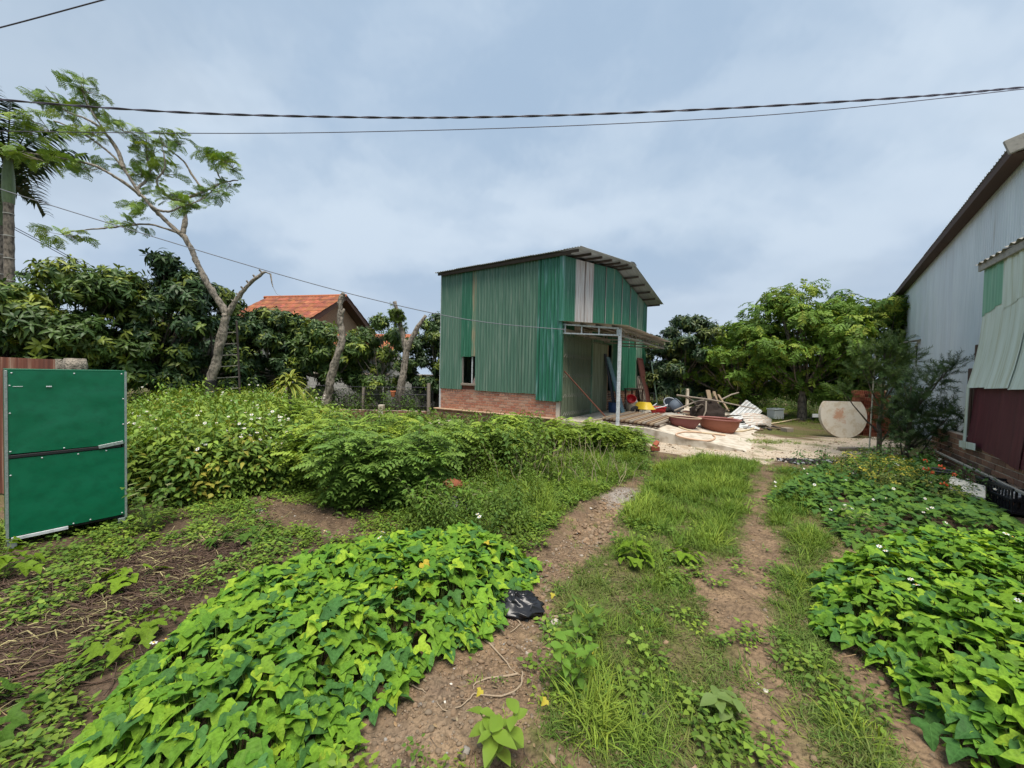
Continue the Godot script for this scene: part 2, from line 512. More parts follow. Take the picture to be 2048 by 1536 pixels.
	var wood := noise_tex(0.02, 4, [[0.0, grey(0.55)], [1.0, grey(1.0)]], 62)
	M.wood = mat(Color(0.42, 0.31, 0.20), 0.9, wood, Vector3(6, 1, 1))
	M.greywood = mat(Color(0.36, 0.30, 0.24), 0.9, wood, Vector3(6, 1, 1))
	M.brownwood = mat(Color(0.30, 0.19, 0.11), 0.9, wood, Vector3(6, 1, 1))
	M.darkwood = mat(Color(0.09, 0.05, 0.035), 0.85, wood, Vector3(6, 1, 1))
	M.clay = mat(Color(0.34, 0.12, 0.075), 0.8, blot, Vector3(1.4, 1.4, 1.4), true, 0.0, rough, 0.2)
	M.claypink = mat(Color(0.28, 0.095, 0.085), 0.8, blot, Vector3(1.4, 1.4, 1.4))
	M.leaf = leafmat(0.55, 0.5, 0.32)
	M.glossy = leafmat(0.46, 0.32, 0.42)
	M.grass = leafmat(0.65, 0.45, 0.3)
	M.petal = leafmat(0.7, 0.3)

func streaks(ramp: Array, rough: float, sd: int) -> StandardMaterial3D:
	var m := StandardMaterial3D.new()
	m.albedo_texture = noise_tex(0.018, 6, ramp, sd, 512)
	m.uv1_scale = Vector3(1.7, 0.075, 1.0)
	m.roughness = rough
	m.cull_mode = BaseMaterial3D.CULL_DISABLED
	return m

# ---------------------------------------------------------------- ground
func axis(lo: float, hi: float, step: float, far_lo: float, far_hi: float) -> PackedFloat32Array:
	var out := PackedFloat32Array()
	var x := lo
	while x <= hi:
		out.append(x)
		x += step
	var s := step
	x = out[out.size() - 1]
	while x < far_hi:
		s *= 1.28
		x += s
		out.append(x)
	s = step
	x = lo
	var front := PackedFloat32Array()
	while x > far_lo:
		s *= 1.28
		x -= s
		front.append(x)
	front.reverse()
	front.append_array(out)
	return front

func ground() -> void:
	var xs := axis(-5.2, 6.0, 0.075, -220, 220)
	var zs := axis(-9.5, -0.9, 0.065, -260, 60)
	var b := MB.new()
	var soil := Color(0.20, 0.138, 0.088)
	var soil_dark := Color(0.110, 0.076, 0.052)
	var soil_red := Color(0.30, 0.205, 0.125)
	var sandc := Color(0.62, 0.52, 0.40)
	var turf := Color(0.125, 0.135, 0.045)
	var gravel := Color(0.36, 0.33, 0.30)
	for z in zs:
		for x in xs:
			var p := Vector2(x, z)
			var n := nz.get_noise_2d(x * 1.3, z * 1.3)
			var n2 := nz2.get_noise_2d(x * 5.0, z * 5.0)
			var wob := p + Vector2(nz.get_noise_2d(x * 2.0, z * 2.0 + 9.0), nz.get_noise_2d(x * 2.0 + 9.0, z * 2.0)) * 0.22
			var c := soil.lerp(soil_dark, smooth(-0.25, 0.35, n + n2 * 0.5))
			if x < -1.4 and z > -4.0: c = c.lerp(soil_dark, 0.8)
			if inside(wob, pathL): c = soil.lerp(soil_red, smooth(-0.4, 0.4, n2 + n))
			if inside(wob, soilL): c = soil.lerp(soil_dark, smooth(-0.5, 0.5, n2))
			if x > 1.1 and x < 4.2 and z > -5.5 and not inside(wob, grassC): c = soil_red.lerp(soil, smooth(-0.3, 0.4, n2 + 0.2))
			if inside(wob, grassC) or inside(wob, grassR) or inside(wob, grassM): c = c.lerp(turf, clampf(0.62 + n2 * 0.9, 0.15, 0.95))
			if inside(wob, sand):
				var green := smooth(0.24, 0.5, nz.get_noise_2d(x * 0.9 + 3.0, z * 0.9) + 0.1 * n2)
				c = sandc.lerp(Color(0.48, 0.37, 0.26), smooth(0.0, 0.6, n2 + n * 0.6)).lerp(turf, green * 0.7)
			elif x < -4.6 or x > 5.4 or z > -1.0: c = soil.lerp(turf, smooth(-0.35, 0.3, n + 0.5 * n2))
			elif z < -7.6: c = soil.lerp(turf, smooth(-0.3, 0.3, n + 0.5 * n2))
			var gd := Geometry2D.get_closest_point_to_segment(p, Vector2(1.36, -4.75), Vector2(1.5, -4.95)).distance_to(p)
			c = c.lerp(gravel, (1.0 - smooth(0.1, 0.3, gd + n2 * 0.15)) * 0.75)
			gd = Geometry2D.get_closest_point_to_segment(p, Vector2(-0.62, -1.3), Vector2(-0.30, -1.62)).distance_to(p)
			c = c.lerp(gravel, (1.0 - smooth(0.06, 0.3, gd + n2 * 0.25)) * 0.08)
			b.vert(Vector3(x, gh(x, z), z), c)
	var nx := xs.size()
	for j in zs.size() - 1:
		for k in nx - 1:
			var a := j * nx + k
			b.quad(a, a + 1, a + nx + 1, a + nx)
	struct("ground", b.mesh(), M.ground)

# axes of the shed: origin at its near corner, x outwards from the gate wall, z outwards from the window wall
const SHED_AT := Vector3(1.28, 0, -10.43)
const SHED_TURN := -0.5896

func shed_xf() -> Transform3D:
	return Transform3D(Basis(Vector3.UP, SHED_TURN), SHED_AT)

func yard_slab() -> void:
	# the terrace before the gate and the ramp that runs down from it to the yard
	var b := MB.new()
	var top := []
	var n := 30
	for s in [[-0.02, 0.31], [2.35, 0.29], [4.3, 0.03], [4.5, -0.12]]:
		for k in n + 1:
			var z := 0.05 - 8.6 * k / n
			var x: float = s[0]
			if x > 4.4: x += 0.3 + 0.5 * nz.get_noise_2d(z * 0.8, x * 3.0)
			b.vert(Vector3(x, s[1] + 0.01 * nz.get_noise_2d(z * 2, x), z))
	for r in 3:
		for k in n:
			var a := r * (n + 1) + k
			b.quad(a, a + 1, a + n + 2, a + n + 1)
	# near end of the terrace
	b.poly([Vector3(-0.02, 0.31, 0.05), Vector3(2.35, 0.29, 0.05), Vector3(4.3, 0.03, 0.05), Vector3(4.3, -0.2, 0.05), Vector3(-0.02, -0.2, 0.05)], Vector3(1.5, 0.1, -3))
	struct("concrete_terrace", b.mesh(), M.concrete, shed_xf())

# corrugated sheet standing in its own xy plane: x 0..w, from the bottom line to the top line
func corr(b: MB, w: float, bot: Array, top: Array, pitch := 0.108, amp := 0.024, rib := false, rows := 1, bend := 0.0, o := Vector3.ZERO) -> void:
	var per := 8 if not rib else 8
	var n := int(ceil(w / pitch * per))
	var f := b.v.size()
	var uo := Vector2(R.randf() * 7.0, R.randf() * 20.0)
	for r in rows + 1:
		for k in n + 1:
			var s := float(k) / n
			var x := w * s
			var lo := lerpf(bot[0], bot[1], s)
			var hi := 0.0
			var fs := s * (top.size() - 1)
			var fi := mini(int(fs), top.size() - 2)
			hi = lerpf(top[fi], top[fi + 1], fs - fi)
			var tt := float(r) / rows
			var y := lerpf(lo, hi, tt)
			var ph := fposmod(x / pitch, 1.0)
			var z := 0.0
			if rib:
				z = amp * clampf((0.17 - absf(ph - 0.5)) * 9.0, 0.0, 1.0)
			else:
				z = amp * cos(ph * TAU)
			z += bend * (1.0 - tt) * (1.0 - tt)
			b.vert(o + Vector3(x, y, z), Color.WHITE, uo + Vector2(x, -y))
	for r in rows:
		for k in n:
			var a := f + r * (n + 1) + k
			b.quad(a, a + n + 1, a + n + 2, a + 1)

func sheet(called: String, parent: Node, m: Material, x: Transform3D, w: float, bot: Array, top: Array, pitch := 0.108, amp := 0.024, rib := false, rows := 1, bend := 0.0) -> MeshInstance3D:
	var b := MB.new()
	corr(b, w, bot, top, pitch, amp, rib, rows, bend)
	return part(called, b.mesh(), m, parent, x)

func brick_run(parent: Node, x: Transform3D, length: float, courses: int, course: float, mats: Array, depth := 0.1, skip := 0.0, bl := 0.2) -> void:
	# bricks laid along +x of x, faces to +z, with a recessed mortar core
	part("mortar", boxmesh(Vector3(length, courses * course - 0.004, depth - 0.02), 0.0), M.mortar, parent, x * Transform3D(Basis(), Vector3(length / 2, courses * course / 2, -depth / 2)))
	var sizes := [boxmesh(Vector3(bl - 0.014, course - 0.013, depth), 0.005), boxmesh(Vector3(bl / 2 - 0.014, course - 0.013, depth), 0.005)]
	for r in courses:
		var p := -bl / 2 * (r % 2)
		while p < length - 0.02:
			var half := p < 0.0 or p + bl > length + 0.02
			var at := p + bl / 2
			if p < 0.0: at = bl / 4
			elif half: at = p + bl / 4
			if R.randf() >= skip:
				var t := Transform3D(Basis(Vector3.UP, rnd(-0.012, 0.012)), Vector3(at, (r + 0.5) * course, -depth / 2 + rnd(-0.002, 0.006)))
				part("brick", sizes[1 if half else 0], mats[R.randi() % mats.size()], parent, x * t)
			p += bl if not (p < 0.0) else bl

func shed() -> void:
	var t := thing("green_shed", "tall green corrugated metal shed with brick base in the middle of the yard", "shed", SHED_AT, SHED_TURN)
	var EAVE := 4.74
	var RIDGE := 5.36
	var LEN := 8.4
	var WID := 4.39
	# brick base of the window wall
	var base := Node3D.new()
	base.name = "brick_base"
	t.add_child(base, true)
	brick_run(base, Transform3D(Basis(), Vector3(-WID, 0.35, 0.0)), WID - 0.09, 8, 0.082, M.brick)
	# stepped plinth below it, plastered ledge on top
	var plinth := Node3D.new()
	plinth.name = "brick_plinth"
	t.add_child(plinth, true)
	brick_run(plinth, Transform3D(Basis(), Vector3(-WID - 0.12, -0.08, 0.15)), WID + 0.2, 5, 0.078, M.oldbrick, 0.14)
	var b := MB.new()
	b.box(Transform3D(Basis(), Vector3(-WID / 2 - 0.02, 0.33, 0.06)), Vector3(WID + 0.28, 0.042, 0.26), 0.012)
	part("plaster_ledge", b.mesh(), M.plaster, t)
	var gbase := Node3D.new()
	gbase.name = "brick_base"
	t.add_child(gbase, true)
	brick_run(gbase, Transform3D(Basis(Vector3.UP, PI / 2), Vector3(0.0, 0.31, -3.56)), LEN - 3.56, 8, 0.086, M.oldbrick)
	part("corner_pillar", boxmesh(Vector3(0.09, 0.66, 0.12), 0.006), M.concrete, t, Transform3D(Basis(), Vector3(-0.045, 0.68, -0.055)))
	part("door_pillar", boxmesh(Vector3(0.1, 2.3, 0.14), 0.006), M.plaster, t, Transform3D(Basis(), Vector3(-0.04, 1.45, -3.62)))
	# sheets of the window wall: [from, to, bottom, top, material] measured from the near corner
	var tops := EAVE - 0.02
	var rows := [
		[4.39, 3.445, 1.0, tops, M.sheet.chalky, 0.0], [3.47, 3.04, 2.04, tops, M.sheet.green, 0.016], [3.06, 2.86, 2.05, tops, M.sheet.rusty, 0.0],
		[2.88, 1.96, 0.985, tops, M.sheet.chalky, 0.018], [1.98, 1.21, 0.97, tops, M.sheet.chalky, 0.0], [1.26, 0.62, 0.975, tops, M.sheet.chalky, 0.017], [0.68, -0.02, 0.80, tops, M.sheet.bluegreen, 0.036]]
	for r in rows:
		var w: float = r[0] - r[1]
		sheet("wall_sheet", t, r[4], Transform3D(Basis(), Vector3(-r[0], 0, 0.03 + r[5])), w, [r[2], r[2] - 0.01], [r[3] + rnd(-0.02, 0.0), r[3]])
	# window opening: frame, bar and sill
	part("window_frame", boxmesh(Vector3(0.03, 0.86, 0.05), 0.003), M.grimy, t, Transform3D(Basis(), Vector3(-3.45, 1.62, -0.01)))
	part("window_frame", boxmesh(Vector3(0.03, 0.86, 0.05), 0.003), M.grimy, t, Transform3D(Basis(), Vector3(-2.88, 1.62, -0.01)))
	part("window_bar", boxmesh(Vector3(0.035, 0.84, 0.035), 0.003), M.steel, t, Transform3D(Basis(), Vector3(-3.07, 1.62, -0.02)))
	part("window_sill", boxmesh(Vector3(0.6, 0.07, 0.14), 0.006), M.greywood, t, Transform3D(Basis(), Vector3(-3.16, 1.16, 0.0)))
	part("sill_board", boxmesh(Vector3(0.58, 0.11, 0.05), 0.006), M.rustbar, t, Transform3D(Basis(), Vector3(-3.16, 1.07, -0.02)))
	part("corner_flashing", boxmesh(Vector3(0.12, 3.9, 0.12), 0.01), M.sheet.bluegreen, t, Transform3D(Basis(), Vector3(0.03, 2.76, 0.04)))
	part("corner_post", boxmesh(Vector3(0.045, 4.4, 0.05), 0.004), M.steel, t, Transform3D(Basis(), Vector3(-WID - 0.012, 2.55, 0.02)))
	# gable wall above the gate and beyond it; sheets run along -z
	var gs := [
		[-0.02, 0.82, 2.6, M.sheet.green, 0.006], [0.76, 1.50, 2.6, M.sheet.zinc, 0.0], [1.44, 2.16, 2.6, M.sheet.zinc, 0.006], [2.1, 3.20, 2.6, M.sheet.green, 0.0], [3.14, 3.96, 0.98, M.sheet.green, 0.006],
		[3.9, 4.10, 0.98, M.sheet.rusty, 0.0], [4.02, 4.90, 0.97, M.sheet.green, 0.006], [4.83, 5.92, 0.98, M.sheet.green, 0.0], [5.85, 6.94, 0.96, M.sheet.green, 0.006], [6.87, 7.82, 0.98, M.sheet.dull, 0.0], [7.75, 8.42, 0.98, M.sheet.green, 0.006]]
	# pale worn laps where the sheets meet
	for z in [1.47, 3.17, 4.88, 5.9, 6.9]:
		part("lap_edge", boxmesh(Vector3(0.012, gable_h(z) - 2.66, 0.028), 0.002), M.sheet.zinc, t, Transform3D(Basis(), Vector3(0.055, (gable_h(z) + 2.62) / 2, -z)))
	for r in gs:
		var w: float = r[1] - r[0]
		var lower: float = r[2] if r[1] < 3.4 or r[0] > 3.5 else 2.6
		var tl := []
		for k in 9: tl.append(gable_h(r[0] + w * k / 8.0))
		sheet("wall_sheet", t, r[3], Transform3D(Basis(Vector3.UP, PI / 2), Vector3(0.03 + r[4], 0, -r[0])), w, [lower, lower], tl, 0.125 if r[3] != M.sheet.zinc else 0.13, 0.02 if r[3] != M.sheet.zinc else 0.005)
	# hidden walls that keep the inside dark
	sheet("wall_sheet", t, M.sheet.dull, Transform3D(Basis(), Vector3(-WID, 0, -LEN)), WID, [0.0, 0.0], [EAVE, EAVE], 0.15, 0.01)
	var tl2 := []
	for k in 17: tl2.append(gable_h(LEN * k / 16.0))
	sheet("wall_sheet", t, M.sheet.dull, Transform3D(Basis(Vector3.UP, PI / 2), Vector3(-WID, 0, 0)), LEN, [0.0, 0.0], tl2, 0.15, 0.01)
	part("floor", boxmesh(Vector3(WID - 0.15, 0.1, LEN - 0.15), 0.0), M.concrete, t, Transform3D(Basis(), Vector3(-WID / 2, 0.25, -LEN / 2)))
	# roof: two slopes of sheets with the corrugation running down the slope
	for s in 2:
		var z0 := 0.26 if s == 0 else -LEN - 0.38
		var y0 := EAVE + 0.02
		var dz := -LEN / 2 - z0
		var sl := Vector3(0, RIDGE + 0.08 - y0, dz)
		var x := -4.54
		while x < 0.62:
			var w := minf(0.98, 0.66 - x)
			var bb := MB.new()
			corr(bb, w, [0.0, 0.0], [sl.length(), sl.length()], 0.076, 0.012)
			var up := sl.normalized()
			var bs := Basis(Vector3.RIGHT, up, Vector3.RIGHT.cross(up))
			part("roof_sheet", bb.mesh(), M.sheet.roof, t, Transform3D(bs, Vector3(x, y0 + 0.02 + (0.008 if int(x * 1.02 + 10) % 2 == 0 else 0.0), z0)))
			x += 0.93
		# purlins under the sheets, their ends showing past the gable
		for k in 6:
			var f := 0.03 + 0.185 * k
			var p := Vector3(0, y0 - 0.05, z0) + sl * f
			part("purlin", boxmesh(Vector3(5.0, 0.07, 0.05), 0.004), M.darksteel, t, Transform3D(Basis(), Vector3(-1.97, p.y + 0.01, p.z)))
	var ridge := MB.new()
	for k in 2:
		ridge.poly([Vector3(-4.7, RIDGE + 0.135, -LEN / 2), Vector3(0.68, RIDGE + 0.135, -LEN / 2), Vector3(0.68, RIDGE + 0.09, -LEN / 2 + (0.3 if k == 0 else -0.3)), Vector3(-4.7, RIDGE + 0.09, -LEN / 2 + (0.3 if k == 0 else -0.3))], Vector3(-2, 0, -LEN / 2))
	part("ridge_cap", ridge.mesh(), M.sheet.roof, t)
	part("eave_beam", boxmesh(Vector3(4.6, 0.06, 0.06), 0.004), M.darksteel, t, Transform3D(Basis(), Vector3(-2.0, EAVE - 0.03, 0.11)))
	folding_gate(t)
	canopy(t)

func gable_h(z: float) -> float:
	return lerpf(4.74, 5.36, 1.0 - absf(z - 4.2) / 4.2) - 0.03

func folding_gate(t: Node3D) -> void:
	# accordion gate: upright channels, each folded back a little, and flat plates with lattice bars
	var gate := Node3D.new()
	gate.name = "folding_gate"
	t.add_child(gate, true)
	var n := 21
	var slat := MB.new()
	slat.box(Transform3D(Basis(), Vector3(0, 0, 0)), Vector3(0.046, 2.36, 0.006), 0.001)
	for s in [-1.0, 1.0]: slat.box(Transform3D(Basis(), Vector3(s * 0.0245, 0, -0.012)), Vector3(0.003, 2.36, 0.028), 0.0)
	slat.box(Transform3D(Basis(), Vector3(0, 0, 0.007)), Vector3(0.010, 2.36, 0.008), 0.002)
	var sm := slat.mesh()
	for k in n:
		var z := -0.06 - 1.98 * (k + 0.5) / n
		part("slat", sm, M.sheet.gate, gate, Transform3D(Basis(Vector3.UP, PI / 2 + rnd(-0.08, 0.08)), Vector3(0.05 + rnd(-0.006, 0.006), 1.5, z + rnd(-0.006, 0.006))))
	for y in [0.45, 0.95, 1.5, 2.05, 2.5]:
		for k in 14:
			var z := -0.06 - 1.98 * k / 14.0
			bar("lattice_bar", M.grimy, gate, Vector3(0.085, y - 0.05, z), Vector3(0.085, y + 0.05, z - 0.141), 0.012, 0.004)
	part("gate_post", boxmesh(Vector3(0.07, 2.4, 0.06), 0.005), M.sheet.dull, gate, Transform3D(Basis(), Vector3(0.06, 1.52, -2.07)))
	# closed panel beside it
	sheet("door_panel", t, M.sheet.gate, Transform3D(Basis(Vector3.UP, PI / 2), Vector3(0.03, 0, -2.1)), 1.46, [0.33, 0.33], [2.72, 2.72], 0.12, 0.006)
	part("gate_track", boxmesh(Vector3(0.1, 0.09, 3.6), 0.005), M.grimy, t, Transform3D(Basis(), Vector3(0.05, 2.73, -1.8)))
	part("gate_lintel", boxmesh(Vector3(0.08, 0.2, 3.6), 0.005), M.darksteel, t, Transform3D(Basis(), Vector3(-0.01, 2.66, -1.8)))

func canopy(t: Node3D) -> void:
	var c := Node3D.new()
	c.name = "canopy"
	t.add_child(c, true)
	var X := 1.62
	var Y0 := 2.93
	var Y1 := 2.74
	var L := 4.75
	part("post", boxmesh(Vector3(0.075, 2.42, 0.075), 0.008), M.steel, c, Transform3D(Basis(), Vector3(X, 1.5, -0.02)))
	# trusses: two chords joined by uprights
	for z in [0.0, -1.58, -3.16, -L]:
		bar("chord", M.steel if z == 0.0 else M.grimy, c, Vector3(0.04, Y0 - 0.05, z), Vector3(X, Y1 - 0.05, z), 0.04, 0.045)
		bar("chord", M.steel if z == 0.0 else M.grimy, c, Vector3(0.04, Y0 - 0.29, z), Vector3(X, Y1 - 0.22, z), 0.035, 0.035)
		for k in 4:
			var f := 0.06 + 0.3 * k
			var a := Vector3(0.04, Y0 - 0.05, z).lerp(Vector3(X, Y1 - 0.05, z), f)
			var d := Vector3(0.04, Y0 - 0.29, z).lerp(Vector3(X, Y1 - 0.22, z), f)
			bar("strut", M.steel if z == 0.0 else M.grimy, c, a, d, 0.03, 0.03)
	bar("chord", M.grimy, c, Vector3(X, Y1 - 0.05, 0.02), Vector3(X, Y1 - 0.05, -L), 0.04, 0.045)
	bar("chord", M.grimy, c, Vector3(X, Y1 - 0.22, 0.02), Vector3(X, Y1 - 0.22, -L), 0.035, 0.035)
	for k in 13: bar("strut", M.grimy, c, Vector3(X, Y1 - 0.06, -0.3 - k * 0.36), Vector3(X, Y1 - 0.21, -0.3 - k * 0.36), 0.025, 0.025)
	for k in 4: bar("purlin", M.darksteel, c, Vector3(0.2 + k * 0.42, lerpf(Y0, Y1, (0.2 + k * 0.42) / X) - 0.01, 0.1), Vector3(0.2 + k * 0.42, lerpf(Y0, Y1, (0.2 + k * 0.42) / X) - 0.01, -L - 0.15), 0.04, 0.04)
	var sl := Vector3(1.86, Y1 - Y0 - 0.03, 0)
	var k2 := 0
	while k2 < 5:
		var bb := MB.new()
		corr(bb, 1.02, [0.0, 0.0], [sl.length(), sl.length()], 0.17, 0.012, true)
		var up := sl.normalized()
		part("canopy_sheet", bb.mesh(), M.sheet.zinc, c, Transform3D(Basis(Vector3(0, 0, -1), up, Vector3(0, 0, -1).cross(up)), Vector3(-0.02, Y0 + 0.035 + 0.006 * (k2 % 2), 0.14 - k2 * 0.98)))
		k2 += 1

# ---------------------------------------------------------------- warehouse on the right
func warehouse() -> void:
	# local x runs along the visible wall towards the camera and ends at 0; the wall faces +z
	var K := Vector3(7.22, 0, -5.5)
	var t := thing("warehouse", "long pale blue corrugated metal warehouse with eave coloured dark for shade along the right side", "warehouse", K, atan2(-0.777, -0.63))
	var H := 4.80
	var L := 15.0
	for k in 15:
		sheet("wall_sheet", t, [M.sheet.pale, M.sheet.pale2, M.sheet.pale][k * 7 % 3], Transform3D(Basis(), Vector3(-1.0 * (k + 1), 0, 0.004 * (k % 2))), 1.01, [0.05, 0.05], [H, H], 0.112, 0.016, true)
	# front gable
	for j in 6:
		sheet("gable_sheet", t, M.sheet.mint, Transform3D(Basis(Vector3.UP, PI / 2), Vector3(0.02, 0, -j * 1.0)), 1.01, [0.05, 0.05], [H + 0.31 * j, H + 0.31 * (j + 1)], 0.112, 0.016, true)
	part("back_wall", boxmesh(Vector3(0.05, H, 6.0), 0.0), M.sheet.pale, t, Transform3D(Basis(), Vector3(-L - 0.03, H / 2, -3.0)))
	part("far_wall", boxmesh(Vector3(L, H, 0.05), 0.0), M.sheet.pale, t, Transform3D(Basis(), Vector3(-L / 2, H / 2, -6.05)))
	# roof; the shade below the eave is put into its dark underside colour
	var sl := Vector3(0, 2.05, -6.6)
	var up := sl.normalized()
	for j in 16:
		var b := MB.new()
		corr(b, 1.04, [0.0, 0.0], [sl.length(), sl.length()], 0.118, 0.018, true)
		part("roof_sheet", b.mesh(), M.sheet.roof, t, Transform3D(Basis(Vector3.RIGHT, up, Vector3.RIGHT.cross(up)), Vector3(0.28 - 1.04 - j * 1.02, H + 0.05 + 0.006 * (j % 2), 0.24)))
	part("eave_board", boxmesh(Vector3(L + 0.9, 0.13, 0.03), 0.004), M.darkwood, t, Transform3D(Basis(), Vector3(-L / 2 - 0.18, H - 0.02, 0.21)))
	part("shade_soffit", boxmesh(Vector3(L + 0.8, 0.02, 0.17), 0.0), M.darkwood, t, Transform3D(Basis(Vector3.RIGHT, 0.1), Vector3(-L / 2 - 0.18, H - 0.06, 0.11)))
	part("barge_board", boxmesh(Vector3(0.05, 0.2, 6.8), 0.004), M.grimy, t, Transform3D(Basis(Vector3.RIGHT, 0.302), Vector3(0.31, H + 1.0, -2.95)))
	# small window with a hood
	var w := Node3D.new()
	w.name = "window"
	t.add_child(w, true)
	var wx := -7.75
	part("pane", boxmesh(Vector3(0.42, 0.62, 0.02), 0.0), M.black, w, Transform3D(Basis(), Vector3(wx, 2.3, 0.03)))
	for s in [-1.0, 1.0]:
		part("frame", boxmesh(Vector3(0.05, 0.72, 0.05), 0.004), M.steel, w, Transform3D(Basis(), Vector3(wx + s * 0.235, 2.3, 0.04)))
		part("frame", boxmesh(Vector3(0.42, 0.05, 0.05), 0.004), M.steel, w, Transform3D(Basis(), Vector3(wx, 2.3 + s * 0.335, 0.04)))
	part("mullion", boxmesh(Vector3(0.42, 0.04, 0.04), 0.004), M.steel, w, Transform3D(Basis(), Vector3(wx, 2.2, 0.04)))
	part("hood", boxmesh(Vector3(0.7, 0.025, 0.4), 0.004), M.grimy, w, Transform3D(Basis(Vector3.RIGHT, 0.2), Vector3(wx, 2.74, 0.2)))

func annex() -> void:
	# lean-to before the warehouse: old pale sheets hung above a low brick wall. Local x runs towards the camera, the wall faces +z
	var A := Vector3(7.0, 0, -5.75)
	var t := thing("lean_to", "lean-to shed clad in pale mint sheets above maroon sheets and brick, far right", "shed", A, atan2(-0.828, -0.56))
	var top := 3.24
	var x := 0.0
	for k in 5:
		var w := 0.62
		# the top of the first sheet is green, the rest of the cladding is pale
		sheet("wall_sheet", t, M.sheet.annexgreen if k == 0 else M.sheet.annex, Transform3D(Basis(), Vector3(x, 0, 0.036 + 0.008 * (k % 2))), w + 0.03, [2.50, 2.62], [top, top], 0.31, 0.022, true, 2)
		sheet("wall_sheet", t, M.sheet.annex, Transform3D(Basis(), Vector3(x, 0, 0.028 + 0.008 * (k % 2))), w + 0.03, [1.44, 1.46], [2.66, 2.70], 0.31, 0.022, true, 5, 0.13)
		x += w
	x = 0.06
	for k in 4:
		sheet("lower_sheet", t, M.sheet.maroon, Transform3D(Basis(), Vector3(x, 0, 0.09 + 0.012 * (k % 2))), 0.77, [0.66 - 0.07 * k, 0.56 - 0.07 * k], [1.6, 1.6], 0.4, 0.01, true, 3, 0.05)
		x += 0.75
	part("end_strip", boxmesh(Vector3(0.09, 0.98, 0.012), 0.003), M.sheet.annex, t, Transform3D(Basis(Vector3.BACK, -0.05), Vector3(0.02, 1.0, 0.15)))
	part("bottom_strip", boxmesh(Vector3(0.55, 0.10, 0.012), 0.003), M.sheet.annex, t, Transform3D(Basis(Vector3.BACK, 0.05), Vector3(0.24, 0.6, 0.19)))
	# roof of fibre-cement sheets, its wavy edge towards the yard
	var sl := Vector3(0, 0.6, -2.2)
	var up := sl.normalized()
	for k in 4:
		var b := MB.new()
		corr(b, 0.95, [0.0, 0.0], [sl.length(), sl.length()], 0.177, 0.016)
		part("roof_sheet", b.mesh(), M.grimy, t, Transform3D(Basis(Vector3.RIGHT, up, Vector3.RIGHT.cross(up)), Vector3(-0.06 + k * 0.9, top + 0.04 + 0.02 * (k % 2), 0.12)))
	part("fascia", boxmesh(Vector3(3.5, 0.10, 0.03), 0.004), M.grimy, t, Transform3D(Basis(), Vector3(1.72, top - 0.01, 0.075)))
	part("corner_post", boxmesh(Vector3(0.14, 1.75, 0.14), 0.01), M.darkwood, t, Transform3D(Basis(), Vector3(-0.22, 0.87, 0.0)))
	part("corner_post", boxmesh(Vector3(0.07, 2.1, 0.07), 0.01), M.darkwood, t, Transform3D(Basis(), Vector3(-0.1, 1.05, 0.02)))
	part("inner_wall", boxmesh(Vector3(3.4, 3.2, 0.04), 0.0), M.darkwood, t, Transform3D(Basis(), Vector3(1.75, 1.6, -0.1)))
	# brick footing
	var base := Node3D.new()
	base.name = "brick_footing"
	t.add_child(base, true)
	brick_run(base, Transform3D(Basis(), Vector3(-1.6, -0.06, 0.12)), 4.6, 9, 0.085, M.oldbrick, 0.12)
	bar("water_pipe", M.grimy, t, Vector3(-1.4, 0.36, 0.26), Vector3(2.9, 0.30, 0.26), 0.03, 0.03)

